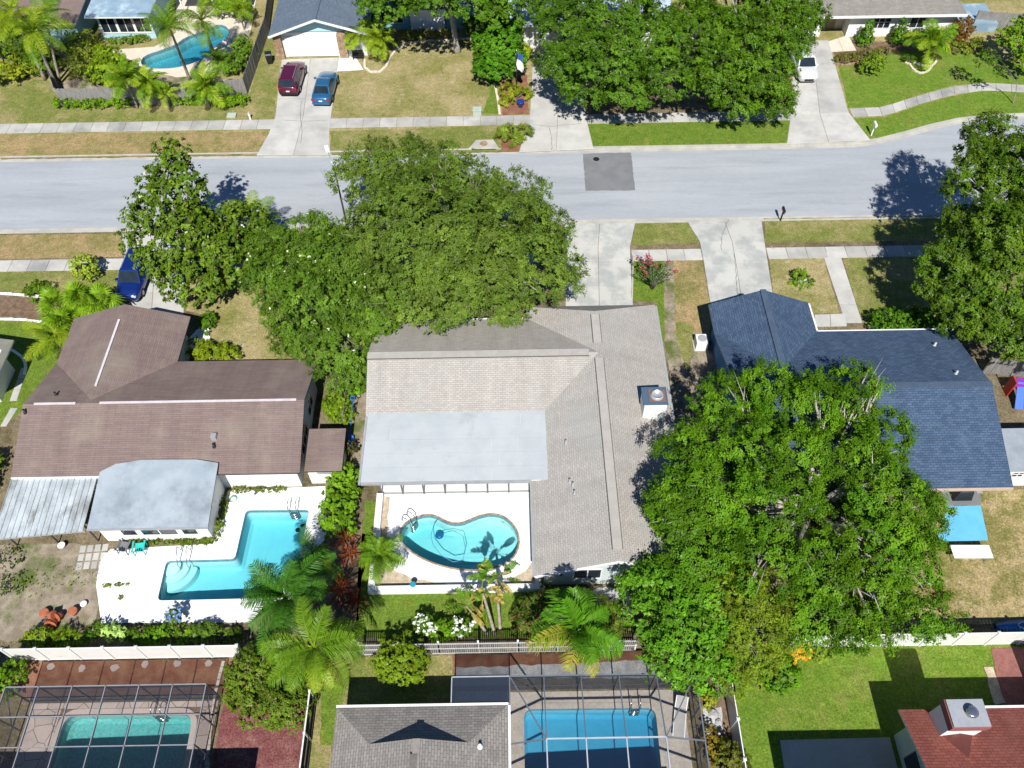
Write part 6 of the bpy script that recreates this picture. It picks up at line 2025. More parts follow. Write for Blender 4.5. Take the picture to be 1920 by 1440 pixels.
# --- big trees
OA, OB = (.05, .086, .024), (.13, .165, .055)
plant('oak_tree', 'huge spreading live oak overhanging the near edge of the street', 'tree',
      [(760, 325, 6, 3.6, 3.0, 2.2), (840, 345, 6.4, 3.4, 3.0, 2.2), (690, 320, 5.5, 2.6, 2.4, 1.7), (950, 385, 6.2, 3.0, 2.8, 2.0), (800, 420, 8.5, 5, 4.6, 2.8), (920, 470, 7.6, 4.6, 4.2, 2.8), (1010, 500, 5.4, 2.9, 2.9, 2.0), (820, 520, 6.6, 4, 3.6, 2.4), (930, 545, 4.6, 3, 2.4, 1.6), (800, 560, 4.4, 2.2, 1.8, 1.4), (740, 440, 6.5, 3.4, 3.4, 2.3), (1010, 430, 5.4, 2.2, 2.2, 1.6)],
      .128, .7, .95, OA, OB, base=(860, 490), trunk=(.5, 3.2), limbs=40, seed=11, cC=((.26, .20, .06), .012), gap=2.0)
plant('flowering_tree', 'dense green tree dotted with white flower clusters beside the huge oak', 'tree',
      [(590, 470, 4.6, 3.0, 2.8, 2.1), (530, 520, 3.8, 2.6, 2.5, 1.9), (660, 500, 5.0, 2.8, 2.6, 2.0), (600, 570, 4.4, 3.4, 3.0, 2.3), (690, 590, 3.8, 2.4, 2.2, 1.9), (640, 650, 3.2, 2.6, 2.3, 1.8), (570, 630, 2.6, 1.9, 1.8, 1.5), (700, 660, 2.2, 1.6, 1.5, 1.4), (660, 710, 1.6, 1.4, 1.1, 1.1), (500, 470, 3.4, 1.6, 1.6, 1.3)],
      .13, .62, 1.05, (.045, .088, .018), (.118, .172, .04), base=(620, 640), trunk=(.22, 2.4), limbs=26, seed=12, blossoms=(90, (.85, .88, .75), .11))
plant('magnolia_tree', 'tall conical magnolia with large white blossoms by the sidewalk', 'tree',
      [(326, 292, 9.6, 1.0, 1.0, 1.0), (322, 330, 8.6, 1.7, 1.6, 1.2), (318, 372, 7.2, 2.5, 2.3, 1.6), (312, 425, 5.6, 3.0, 2.8, 1.8), (345, 455, 4.6, 3.3, 3.0, 2.0), (345, 505, 3.2, 2.2, 2.1, 1.7), (400, 470, 4.0, 2.5, 2.4, 1.8), (370, 525, 2.4, 2.4, 2.0, 1.6), (450, 420, 4.2, 1.9, 1.8, 1.4), (440, 500, 2.6, 1.9, 1.8, 1.4), (480, 450, 3.2, 1.6, 1.5, 1.2)],
      .27, .6, .85, (.03, .07, .012), (.135, .175, .032), 'waxy', base=(345, 505), trunk=(.24, 4.4), limbs=32, seed=13, blossoms=(12, (.9, .88, .78), .2), asp=.5, cC=((.2, .15, .05), .03), fill=.2, bark='palebark')
plant('oak_tree', 'broad bright green tree covering half of the blue-roofed house', 'tree',
      [(1300, 868, 7.2, 1.8, 1.8, 1.4), (1365, 775, 6.4, 2.0, 2.0, 1.5), (1440, 735, 6.8, 1.7, 1.6, 1.3), (1500, 770, 7.4, 2.1, 2.0, 1.5), (1585, 745, 6.6, 2.2, 1.9, 1.5), (1640, 820, 6.2, 1.8, 1.9, 1.4), (1420, 845, 7.8, 2.1, 2.0, 1.6), (1490, 850, 8.2, 1.8, 1.7, 1.4), (1605, 855, 7.4, 1.5, 1.5, 1.2), (1350, 930, 7.4, 2.2, 2.1, 1.7), (1442, 930, 8.6, 2.0, 2.0, 1.7), (1655, 930, 7.4, 1.9, 2.0, 1.6), (1700, 960, 5.8, 1.9, 1.9, 1.4), (1268, 930, 6.9, 1.5, 1.5, 1.2), (1552, 945, 4.4, 1.6, 1.8, 1.2), (1290, 960, 6.4, 1.7, 1.7, 1.4), (1310, 1015, 5.8, 2.1, 2.0, 1.6), (1425, 1030, 7.4, 2.0, 2.0, 1.6), (1650, 1015, 6.8, 1.8, 1.8, 1.5), (1690, 1050, 5.2, 1.8, 1.8, 1.4), (1545, 1060, 5.6, 1.7, 1.7, 1.3), (1620, 1105, 5.2, 2.0, 1.9, 1.4), (1520, 1150, 4.6, 1.9, 1.7, 1.4), (1600, 1170, 3.8, 1.7, 1.4, 1.2), (1720, 1135, 3.8, 1.7, 1.5, 1.2), (1350, 1080, 5.0, 1.4, 1.3, 1.1)],
      .13, .88, 1.4, (.028, .078, .008), (.118, .195, .022), base=(1490, 1010), trunk=(.55, 3.6), limbs=70, seed=14, bark='palebark', fill=.28, gap=2.15)
plant('laurel_tree', 'glossy bright green tree in front of the broad tree, leaning over the pool cage', 'tree',
      [(1245, 1130, 4.4, 2.1, 2.0, 1.6), (1290, 1180, 4.4, 2.0, 1.9, 1.6), (1270, 1230, 3.6, 1.7, 1.5, 1.3), (1320, 1245, 3.2, 1.5, 1.3, 1.2), (1220, 1090, 3.6, 1.3, 1.2, 1.1), (1330, 1130, 4.6, 1.6, 1.6, 1.3)],
      .17, .55, 1.1, (.045, .115, .012), (.115, .225, .03), base=(1275, 1240), trunk=(.18, 2.2), limbs=20, seed=15, cC=((.3, .35, .14), .02))
plant('feathery_tree', 'feathery yellow green tree between the broad tree and the glossy tree', 'tree',
      [(1400, 1120, 5.4, 1.9, 1.8, 1.5), (1420, 1165, 4.8, 1.8, 1.8, 1.4), (1400, 1210, 4.0, 1.8, 1.7, 1.4), (1370, 1260, 2.6, 1.2, 1.1, 1.0), (1450, 1195, 3.4, 1.0, 1.0, .9)],
      .14, .5, .8, (.085, .12, .014), (.165, .20, .03), base=(1420, 1240), trunk=(.15, 2.4), limbs=26, seed=16, asp=.32, bark='palebark', cC=((.2, .17, .07), .04))
plant('oak_tree', 'moss draped oak at the eastern edge shading the street', 'tree',
      [(1880, 280, 8.4, 2.6, 2.4, 1.8), (1860, 350, 8.4, 2.8, 2.6, 2.0), (1930, 330, 9, 3, 2.8, 2.2), (1905, 440, 8.4, 3.0, 2.8, 2.2), (1820, 440, 7, 2.0, 2.0, 1.5), (1790, 500, 6, 1.9, 1.9, 1.4), (1860, 520, 6.6, 2.3, 2.2, 1.7), (1930, 530, 7, 2.6, 2.4, 1.9), (1810, 570, 5.2, 1.7, 1.5, 1.2), (1880, 590, 5, 2.0, 1.6, 1.4), (1990, 420, 8, 3.4, 3.2, 2.4), (1885, 625, 4.4, 1.9, 1.6, 1.3), (1800, 595, 4.2, 1.4, 1.3, 1.1), (1955, 620, 5, 2.4, 2.2, 1.7), (1755, 535, 4.8, 1.2, 1.2, 1.0)],
      .145, .75, 1.4, (.025, .06, .010), (.105, .15, .02), base=(1880, 500), trunk=(.5, 3.4), limbs=44, seed=17, bark='palebark', fill=.35, gap=1.7, cC=((.26, .28, .22), .04))
plant('oak_tree', 'western one of the two big dark oaks across the street', 'tree',
      [(1080, 50, 6.4, 3.2, 3.0, 2.2), (1060, 120, 4.8, 2.2, 2.2, 1.7), (1130, 110, 6.4, 3.2, 3.0, 2.2), (1210, 70, 7.4, 3.6, 3.2, 2.3), (1100, 165, 4.0, 2.4, 2.0, 1.6), (1170, 170, 4.4, 2.4, 2.0, 1.6), (1240, 140, 5.6, 2.4, 2.4, 1.8), (1150, 10, 7.6, 4, 3.4, 2.4), (1040, 10, 6, 2.2, 2.2, 1.7)],
      .15, .8, 1.35, (.03, .07, .012), (.095, .16, .022), base=(1190, 185), trunk=(.4, 3), limbs=34, seed=18, bark='palebark', fill=.3, gap=1.7, cC=((.26, .28, .22), .02))
plant('oak_tree', 'eastern one of the two big dark oaks across the street, over the white car', 'tree',
      [(1310, 60, 7, 3.4, 3.0, 2.2), (1390, 90, 7, 3.6, 3.2, 2.3), (1450, 40, 6.6, 3.4, 3.0, 2.2), (1350, 140, 5.4, 2.6, 2.4, 1.8), (1430, 150, 5, 2.8, 2.4, 1.8), (1484, 88, 5, 1.5, 1.6, 1.3), (1380, 185, 3.2, 2.0, 1.6, 1.3), (1450, 190, 2.8, 1.7, 1.4, 1.2), (1510, 30, 5.4, 1.7, 1.7, 1.3), (1370, 0, 8.2, 4, 3.4, 2.6)],
      .15, .8, 1.35, (.03, .07, .010), (.10, .165, .018), base=(1370, 190), trunk=(.4, 3), limbs=34, seed=19, bark='palebark', fill=.3, gap=1.7, cC=((.26, .28, .22), .02))
plant('round_tree', 'small round dense green tree beside the flag pole', 'tree',
      [(935, 85, 2.9, 2.0, 1.9, 1.6), (925, 125, 2.0, 1.7, 1.5, 1.3), (950, 55, 3.2, 1.4, 1.4, 1.1), (960, 110, 2.2, 1.2, 1.1, 1.0)], .2, .55, 1.7, (.035, .10, .012), (.085, .18, .02), base=(942, 140), trunk=(.14, 1.4), seed=20)
plant('tall_tree', 'tall tree with a bare pale trunk leaning over the dry front lawn', 'tree',
      [(800, -20, 8, 3.4, 3, 2.2), (720, -5, 6.4, 2.6, 2.2, 1.7), (880, -10, 7, 3, 2.4, 1.9), (940, 10, 6, 2.2, 2.2, 1.6)], .25, .8, 1.3, (.03, .07, .012), (.09, .15, .022), base=(858, 97), trunk=(.28, 6, (-.8, 1.2)), limbs=20, seed=21, bark='palebark')
plant('shrub', 'dark leafy shrub below the trees beside the turquoise wall', 'shrub', [(900, 50, 1.4, 1.5, 1.2, 1.1), (930, 30, 1.6, 1.3, 1.2, 1.0)], .2, .5, 1.4, (.03, .065, .012), (.075, .12, .02), seed=22, stems=6)
plant('shrub', 'green shrub beside the slate blue roof corner', 'shrub', [(700, 20, 1.8, 1.4, 1.4, 1.3), (735, 15, 1.6, 1.2, 1.2, 1.0)], .2, .5, 1.4, (.035, .085, .012), (.09, .15, .02), seed=23, stems=6)
plant('shrub', 'thin dry shrub bed below the turquoise wall', 'shrub', [(780, 66, .5, 2.6, .6, .5), (830, 64, .5, 1.4, .5, .5)], .14, .35, .7, (.08, .09, .03), (.2, .16, .07), seed=24, stems=5)
# crepe myrtle with pink tips
rr = random.Random(4)
b = G(1222, 542)
root = thing('crepe_myrtle', 'small vase-shaped crepe myrtle with pink flower tips by the driveway', 'tree', (*b, 0))
m = MB()
tips = []
for k in range(26):
    a = rr.uniform(0, 6.28)
    rd = rr.uniform(.3, 1.7)
    e = (b[0] + math.cos(a) * rd, b[1] + math.sin(a) * rd * .9, rr.uniform(1.6, 2.7))
    m.tube([(b[0] + rr.uniform(-.08, .08), b[1] + rr.uniform(-.08, .08), 0), (b[0] + math.cos(a) * rd * .3, b[1] + math.sin(a) * rd * .3, 1.0), e], [.035, .025, .01], 5)
    tips.append(e)
obj('stem', m, MT['bark'], root, True)
rng = np.random.default_rng(4)
C, Nn, cc = [], [], []
for e in tips:
    for k in range(46):
        t = rng.uniform(.3, 1)
        p = np.array([b[0], b[1], .3]) * (1 - t) + np.array(e) * t + rng.normal(0, .07, 3)
        C.append(p); Nn.append(rng.normal(0, .6, 3) + [0, 0, .8]); cc.append(np.array([.05, .11, .02]) * rng.uniform(.7, 1.7))
obj('foliage', leaf_mesh('foliage', np.array(C), np.array(Nn), np.full(len(C), .16), .5, np.array(cc), rng, MT['leaf']), None, root)
C, Nn, cc = [], [], []
for e in tips[:13]:
    for k in range(26):
        C.append(np.array(e) + rng.normal(0, .1, 3)); Nn.append(rng.normal(0, .6, 3) + [0, 0, .8]); cc.append(np.array([.42, .09, .12]) * rng.uniform(.7, 1.2))
stuff(obj('blossoms', leaf_mesh('blossoms', np.array(C), np.array(Nn), np.full(len(C), .13), .8, np.array(cc), rng, MT['petal']), None, root))
# leafy stem at the eastern bend, standing in for a lamp pole and its shadow
plant('sapling', 'thin stem with a few leaves standing in for a lamp pole and its shadow on the bright green verge', 'tree', [(1850, 110, 3.4, .9, .8, .8), (1875, 135, 2.6, .6, .6, .5)], .16, .3, .45, (.03, .06, .012), (.08, .12, .02), base=(1899, 194), trunk=(.05, 2.0, (-.4, .4)), limbs=4, seed=25)
plant('shade_tree', 'bright green tree at the far eastern edge above the lawn', 'tree', [(1905, 75, 3, 1.4, 1.4, 1.2), (1935, 60, 3.4, 1.8, 1.8, 1.4), (1925, 115, 2, 1.1, 1, .9)], .24, .55, 1.2, (.07, .14, .014), (.16, .23, .025), base=(1925, 120), trunk=(.12, 1.8), seed=26)

# --- shrubs and hedges
HG, HB = (.06, .12, .012), (.13, .20, .022)
def hedge(label, x0, x1, y0, y1, h, seed, cA=HG, cB=HB, leaf=.16, name='hedge', cat='hedge', group=None, cover=1.5, zb=0.):
    n = max(1, round(max(x1 - x0, y1 - y0) / 1.1))
    L = []
    for k in range(n):
        t = (k + .5) / n
        x = x0 + (x1 - x0) * (t if x1 - x0 >= y1 - y0 else .5)
        y = y0 + (y1 - y0) * (t if x1 - x0 < y1 - y0 else .5)
        rx = (x1 - x0) / (2 * n if x1 - x0 >= y1 - y0 else 2) * 1.15
        ry = (y1 - y0) / (2 * n if x1 - x0 < y1 - y0 else 2) * 1.15
        L.append((x, y, zb + (h - zb) * .52, rx, ry, (h - zb) * .48))
    return plant(name, label, cat, L, leaf, .34, cover, cA, cB, seed=seed, px=False, group=group, zmin=-.6, fill=.3, stems=3)
a, b = G(606, 862, 1.8), G(664, 990, 1.8)
hedge('tall clipped hedge between the two pools', a[0] + .35, b[0] - .4, b[1] + .1, a[1] - .2, 2.0, 30, (.075, .145, .015), (.15, .235, .03), .2)
hedge('dark green clipped hedge along the front of the blue-roofed house', G(1625, 600)[0], G(1765, 600)[0], 37.5, 39.3, 1.9, 31, (.03, .085, .012), (.085, .165, .02), .18)
hedge('bright green hedge against the western side of the beige-roofed house', G(652, 720)[0], G(688, 720)[0], G(660, 748)[1], G(660, 690)[1], 1.5, 32, (.07, .15, .012), (.13, .23, .025))
hedge('dark hedge at the western edge below the brown roof', G(2, 860)[0] - 1, G(22, 860)[0] - .2, 25.6, 28.6, 1.6, 33, (.04, .09, .012), (.10, .17, .02), .2)
hedge('round green shrub in the corner west of the western cage', G(-30, 1270)[0], G(58, 1270)[0], 13.5, 15.0, 1.7, 34, (.06, .125, .012), (.13, .21, .025), .18, 'shrub', 'shrub')
for i, (x0, x1, py, nm) in enumerate([(104, 122, 203, 'smallest clipped bush at the fence corner'), (124, 141, 204, 'second small clipped bush from the fence corner'), (146, 246, 203, 'longest clipped low hedge along the wooden fence'), (320, 360, 198, 'short clipped hedge in the middle of the wooden fence'), (362, 380, 197, 'small clipped bush beside the multi-stem palm')]):
    hedge(nm, G(x0, py)[0], G(x1, py)[0], G(0, 0)[1] * 0 + G((x0 + x1) / 2, py)[1] - .15, G((x0 + x1) / 2, py)[1] + .65, .75, 35 + i, (.08, .15, .01), (.15, .22, .02), .15, group='clipped bushes along the wooden fence')
plant('hedge', 'angled clipped hedge at the eastern fence corner', 'hedge', [(418, 193, .4, .8, .5, .4), (436, 190, .4, .7, .5, .4), (452, 185, .45, .7, .55, .45)], .15, .3, 1.5, (.08, .15, .01), (.15, .22, .02), seed=41, group='clipped bushes along the wooden fence', stems=3)
plant('ball_shrub', 'pale green clipped ball shrub by the near sidewalk', 'shrub', [(157, 500, 1.2, 1.0, 1.0, .95)], .15, .2, 2.0, (.20, .24, .045), (.28, .31, .08), base=(166, 520), seed=42, stems=4, zmin=-.8, spr=0)
plant('ball_shrub', 'round green shrub on the bright lawn beside the white car', 'shrub', [(1637, 120, 1.0, 1.0, 1.0, .95)], .15, .3, 1.7, (.08, .13, .02), (.15, .19, .03), base=(1640, 138), seed=43, stems=4)
for i, (px, py, lab) in enumerate([(1622, 62, 'western cone-shaped shrub beside the white house window'), (1684, 60, 'eastern cone-shaped shrub beside the white house window')]):
    x, y = G(px - 4, py + 22)
    plant('cone_shrub', lab, 'shrub', [(x, y, .5, .75, .75, .5), (x, y, 1.2, .55, .55, .6), (x, y, 2.0, .3, .3, .6)], .15, .28, 1.8, (.04, .10, .012), (.10, .18, .02), px=False, seed=44 + i, stems=3, group='cone shrubs at the white house')
for i, (px, py) in enumerate([(1704, 68), (1722, 66), (1738, 66)]):
    plant('ball_shrub', ['first', 'second', 'third'][i] + ' of three low round shrubs under the white house window, counting eastward', 'shrub', [(px, py, .5, .55, .5, .5)], .14, .25, 1.5, (.08, .10, .02), (.15, .16, .04), seed=46 + i, stems=3, group='low round shrubs at the white house')
plant('shrub', 'red leaved shrub at the corner of the white house', 'shrub', [(1805, 55, 1.2, 1.0, .9, 1.0), (1800, 68, .7, .8, .6, .6)], .16, .35, 1.3, (.16, .03, .02), (.10, .10, .03), seed=50, stems=5)
plant('shrub', 'low mixed shrubs below the pindo palm bed', 'shrub', [(1775, 85, .5, 1.0, .5, .5), (1805, 90, .5, 1.0, .5, .5), (1830, 85, .6, .8, .6, .6)], .16, .35, 1.2, (.09, .12, .02), (.18, .18, .05), seed=51, stems=4)
plant('shrub', 'small brown shrubs in the bed by the white car driveway', 'shrub', [(1590, 108, .35, 1.3, .5, .35), (1625, 98, .35, .7, .4, .35), (1655, 96, .3, .8, .4, .3)], .13, .25, 1.0, (.08, .08, .03), (.18, .15, .06), seed=52, stems=4)
plant('ornamental_grass', 'yellow green grasses around the flag pole base', 'shrub', [(958, 170, .6, 1.0, .7, .6), (985, 175, .5, .6, .5, .5), (950, 190, .4, .6, .4, .4)], .3, .35, 1.1, (.12, .15, .02), (.24, .22, .04), asp=.14, seed=53, stems=4)
plant('shrub', 'yellow green shrub between the flag pole and the driveway', 'shrub', [(984, 95, 1.0, .5, .8, .8)], .16, .3, 1.2, (.16, .2, .02), (.28, .3, .04), seed=54, stems=3)
plant('tall_grass', 'clump of tall green grass around the black mailbox across the street', 'shrub', [(950, 250, .7, .8, .7, .7), (982, 248, .6, .7, .7, .6), (965, 262, .4, .6, .5, .4)], .5, .4, 1.0, (.10, .14, .03), (.2, .22, .07), asp=.07, seed=55, stems=4)
plant('shrub', 'olive green bush inside the corner of the wooden fence', 'shrub', [(165, 112, 1.8, 1.9, 1.7, 1.5), (150, 85, 1.8, 1.5, 1.4, 1.3)], .2, .5, 1.1, (.09, .11, .03), (.19, .2, .06), seed=56, stems=6, bark='palebark')
plant('shrub', 'bright yellow green bush next to the palms inside the wooden fence', 'shrub', [(205, 118, 1.9, 1.5, 1.3, 1.5), (192, 140, 1.1, 1.2, 1.0, 1.0)], .2, .5, 1.3, (.10, .15, .012), (.2, .25, .03), seed=57, stems=5)
plant('shrub', 'yellow shrub at the far western edge of the far lawn', 'shrub', [(10, 140, .9, 1.4, 1.2, .9), (50, 120, .9, 1.6, 1.2, .9)], .2, .45, 1.2, (.12, .15, .02), (.28, .26, .04), seed=58, stems=5)
plant('shrub', 'tangled green thicket below the western palms across the street', 'shrub', [(30, 85, 1.6, 2.4, 1.8, 1.6), (75, 115, 1.2, 1.8, 1.4, 1.2), (-10, 60, 2.4, 2.4, 2, 2)], .22, .55, 1.1, (.04, .08, .015), (.12, .16, .03), seed=59, stems=6)
plant('shrub', 'yellow green shrub at the back of the free-form pool deck', 'shrub', [(425, 10, 1.2, 1.3, 1.2, 1.1), (450, 15, 1.3, 1.1, 1.1, 1.1)], .2, .4, 1.3, (.11, .16, .012), (.2, .26, .03), seed=60, stems=4)
plant('shrub', 'low green planting under the white window row', 'shrub', [(230, 76, .3, 1.8, .4, .3), (262, 72, .3, 1.0, .4, .3)], .14, .25, 1.2, (.07, .12, .02), (.14, .18, .03), seed=61, stems=3)
plant('shrub', 'dark shrub between pool and the eastern wooden fence', 'shrub', [(455, 95, 1.2, .9, 1.4, 1.2), (440, 120, .9, .9, 1.0, .9)], .22, .4, 1.2, (.05, .10, .02), (.12, .18, .03), seed=62, stems=4)
# brown house front and western garden
plant('shrub', 'spiky yellow green shrub row by the brown-roofed house entry', 'shrub', [(372, 655, .6, 1.0, .7, .6), (400, 660, .6, 1.0, .7, .6), (425, 662, .55, .8, .6, .55)], .3, .35, 1.2, (.10, .14, .015), (.2, .22, .03), asp=.18, seed=63, stems=4)
plant('shrub', 'shaded narrow hedge by the brown-roofed house entry', 'shrub', [(388, 605, .5, .4, .9, .5)], .16, .3, 1.4, (.04, .09, .012), (.09, .15, .02), seed=64, stems=3)
plant('shrub', 'olive bush behind the white entry gate east of the brown roof', 'shrub', [(632, 755, .8, .9, .9, .8), (640, 775, .7, .8, .7, .6)], .17, .35, 1.3, (.08, .13, .012), (.16, .2, .03), seed=65, stems=4)
plant('shrub', 'low grey green bush at the driveway of the brown-roofed house', 'shrub', [(70, 545, .6, .9, .7, .6)], .25, .35, 1.1, (.06, .11, .02), (.13, .18, .03), asp=.2, seed=66, stems=3)
plant('creeper', 'thin green creeper along the pool room wall base', 'creeper', [(-23.2, 22.6, .15, .7, .2, .18), (-21.6, 22.6, .12, .8, .16, .15), (-20, 22.6, .15, .8, .2, .18), (-18.7, 22.65, .18, .5, .2, .2), (-18.2, 23.6, .2, .22, .7, .25), (-18.2, 25, .15, .2, .8, .2)], .12, .18, 1.0, (.06, .09, .02), (.12, .15, .03), px=False, seed=67, zmin=-.2)
plant('creeper', 'thin dry creeper along the white rear wall of the brown-roofed house', 'creeper', [(-17.4, 26.15, .18, .6, .18, .2), (-16.2, 26.15, .12, .7, .15, .14), (-15, 26.15, .12, .7, .15, .14)], .12, .18, .9, (.07, .08, .03), (.14, .15, .05), px=False, seed=68, zmin=-.2)
# back gardens
for i, (px, py, z, r, lab, ca, cb, lf, ap) in enumerate([
    (75, 1190, .8, .9, 'yellow green palm-like shrub at the western end of the back fence', (.09, .13, .015), (.18, .21, .03), .34, .16),
    (125, 1195, .8, 1.1, 'spiky green shrub behind the terracotta pots', (.07, .12, .015), (.17, .21, .03), .36, .16),
    (180, 1178, .7, .7, 'dark green shrub between the pots and the white deck', (.03, .07, .012), (.08, .13, .02), .18, .5),
    (262, 1185, .7, .7, 'dark shrub below the corner of the white deck', (.03, .07, .012), (.09, .14, .02), .18, .5),
    (292, 1190, .8, .9, 'bright green shrub against the western white fence', (.07, .14, .012), (.14, .23, .025), .2, .45),
    (340, 1190, .8, .9, 'light green shrub beside the blue plumbago', (.08, .14, .02), (.15, .22, .04), .2, .45),
    (385, 1180, .8, .9, 'grey green strappy shrub below the L-shaped pool', (.06, .11, .03), (.13, .18, .05), .32, .16),
    (430, 1190, .7, .8, 'dark shrub at the eastern end of the western white fence', (.04, .07, .015), (.10, .14, .03), .18, .5)]):
    plant('shrub', lab, 'shrub', [(px, py + 6, z * .58, r * .85, r * .55, z * .56)], lf, .32, 1.3, ca, cb, asp=ap, seed=70 + i, stems=4, group='shrubs along the western back fence')
plant('shrub', 'blue flowering plumbago overhanging the white deck', 'shrub', [(328, 1160, .6, .5, .4, .5)], .16, .28, 1.2, (.05, .09, .02), (.10, .15, .03), seed=79, stems=3, blossoms=(26, (.22, .36, .75), .14))
plant('shrub', 'pale caladium with white leaves against the western fence', 'shrub', [(207, 1185, .5, .4, .35, .35), (225, 1188, .5, .35, .3, .35)], .34, .25, 1.0, (.45, .5, .4), (.2, .3, .12), seed=80, stems=3)
plant('shrub', 'large olive bush beside the dark red mulch', 'shrub', [(480, 1260, 1.3, 1.4, 1.2, 1.2), (500, 1320, 1.1, 1.5, 1.2, 1.1), (545, 1330, 1.0, 1.0, 1.0, .9), (460, 1300, 1.0, .9, .9, .9)], .17, .45, 1.4, (.05, .085, .015), (.13, .17, .03), seed=81, stems=6, cC=((.25, .2, .08), .06))
plant('round_shrub', 'round yellow green bush behind the white picket fence', 'shrub', [(750, 1238, 1.3, 1.25, 1.15, 1.1), (748, 1250, .8, 1.1, .9, .8)], .18, .4, 1.5, (.08, .12, .012), (.17, .21, .03), seed=82, stems=5)
plant('hydrangea', 'western hydrangea covered in white flower heads', 'shrub', [(796, 1172, .8, .62, .55, .6)], .16, .26, 1.3, (.04, .09, .012), (.09, .16, .02), seed=83, stems=4, blossoms=(34, (.85, .88, .82), .16), group='white hydrangeas on the back lawn')
plant('hydrangea', 'eastern hydrangea covered in white flower heads', 'shrub', [(866, 1176, .8, .55, .5, .6)], .16, .26, 1.3, (.04, .09, .012), (.09, .16, .02), seed=84, stems=4, blossoms=(26, (.85, .88, .82), .16), group='white hydrangeas on the back lawn')
plant('shrub', 'bright green shrub between the two hydrangeas', 'shrub', [(830, 1183, .7, .7, .5, .6)], .18, .28, 1.4, (.06, .13, .012), (.14, .23, .025), seed=85, stems=4)
plant('shrub', 'pink flowering oleander by the beige gable end', 'shrub', [(1000, 1145, 1.2, .9, .8, 1.1), (985, 1170, .7, .7, .6, .6), (1020, 1125, 1.2, .6, .6, .7)], .26, .4, .9, (.03, .06, .015), (.09, .12, .03), asp=.2, seed=86, stems=8, cC=((.38, .12, .10), .07))
plant('shrub', 'dark dry palm-like shrub under the big palm', 'shrub', [(1120, 1150, 1.0, 1.3, .8, .9), (1150, 1170, .8, .9, .7, .7), (1060, 1130, .9, .7, .6, .8)], .4, .4, .8, (.05, .08, .02), (.15, .16, .05), asp=.1, seed=87, stems=6)
plant('croton', 'orange and yellow croton below the long white fence', 'shrub', [(1500, 1222, .5, .6, .45, .5)], .2, .26, 1.4, (.42, .17, .03), (.46, .30, .05), seed=88, stems=3)
plant('shrub', 'small green plant beside the orange croton', 'shrub', [(1538, 1226, .35, .5, .35, .35)], .18, .24, 1.0, (.10, .14, .03), (.18, .2, .05), seed=89, stems=3)
plant('shrub', 'leafy dark green bush on the bright lawn below the feathery tree', 'shrub', [(1455, 1262, .9, 1.1, 1.0, .9)], .28, .38, 1.3, (.03, .085, .008), (.10, .19, .016), seed=90, stems=5)
plant('shrub', 'yellow flecked shrub beside the screened cage corner', 'shrub', [(1325, 1310, .6, .5, .5, .5)], .16, .25, 1.2, (.12, .14, .02), (.25, .22, .04), seed=91, stems=3)
plant('shrub', 'reddish shrub strip beside the screened cage', 'shrub', [(1335, 1395, .5, .45, .9, .5)], .2, .28, 1.1, (.12, .08, .02), (.22, .14, .04), seed=92, stems=3)
plant('shrub', 'olive bush at the bottom edge beside the leaning vinyl fence', 'shrub', [(1370, 1425, .8, .8, .8, .8)], .17, .32, 1.2, (.07, .08, .02), (.16, .15, .05), seed=93, stems=4)
plant('weeds', 'green weeds in the leaf litter behind the metal awning', 'weeds', [(110, 1080, .15, 1.6, .8, .15), (165, 1085, .15, .8, .6, .15), (60, 1105, .12, 1.0, .6, .12)], .12, .12, .12, (.13, .18, .03), (.22, .25, .05), asp=.2, seed=94, gap=14, spr=0)
plant('weeds', 'dark weeds beside the awning post', 'weeds', [(15, 1045, .3, .9, .7, .3), (20, 1095, .3, 1.0, .8, .3)], .14, .16, .5, (.03, .05, .015), (.08, .1, .03), seed=95, gap=5, spr=0)
plant('shrub', 'small dark shrub on the dry lawn inside a stone ring', 'shrub', [(1500, 515, .45, .5, .4, .45)], .22, .26, 1.2, (.05, .11, .012), (.16, .21, .03), seed=96, stems=3)
plant('grass_ring', 'green grass ring around the sapling on the dry lawn', 'weeds', [(1505, 528, .06, .9, .6, .06)], .16, .25, .8, (.09, .17, .02), (.14, .22, .03), asp=.2, seed=97)
plant('shrub', 'dark purple leaved shrub in the side path behind the tall hedge', 'shrub', [(640, 842, .8, .9, .4, .7)], .2, .3, 1.0, (.03, .03, .02), (.07, .06, .04), seed=98, stems=3)

# --- palms
QG = 'queen palms at the wooden fence garden'
palm('queen_palm', 'tall palm leaning over the free-form pool from the fence side', (318, 52), 6.2, 'queen', 15, 1., (356, 150), .12, seed=1)
palm('queen_palm', 'tall palm with paler trunk nearest the pool bend', (378, 38), 5.2, ('queen', 'queen_yellow', 'queen'), 14, .95, (400, 100), .15, seed=2)
palm('queen_palm', 'westernmost tall palm at the far western edge', (25, 25), 7, 'queen_yellow', 14, 1.15, (85, 150), .13, seed=3)
palm('queen_palm', 'tall palm rising from the fence corner across the street', (62, 60), 6.4, ('queen', 'queen_yellow'), 14, 1.1, (108, 164), .12, seed=4)
palm('queen_palm', 'slimmer dark palm behind the fence corner palm', (88, 30), 6.0, 'queen', 12, 1.0, (112, 150), .1, seed=5)
palm('date_palm', 'western stem of the multi-stem palm in front of the wooden fence', (236, 148), 2.9, ('date', 'date_yellow'), 26, 1.45, (258, 203), .07, seed=6, group='multi-stem palm in front of the wooden fence')
palm('date_palm', 'eastern stem of the multi-stem palm in front of the wooden fence', (276, 158), 2.4, ('date_yellow', 'date'), 26, 1.4, (268, 204), .07, seed=7, group='multi-stem palm in front of the wooden fence')
palm('date_palm', 'small leaning palm between the fence hedges', (308, 176), 1.6, 'date_yellow', 14, .9, (318, 204), .06, seed=8)
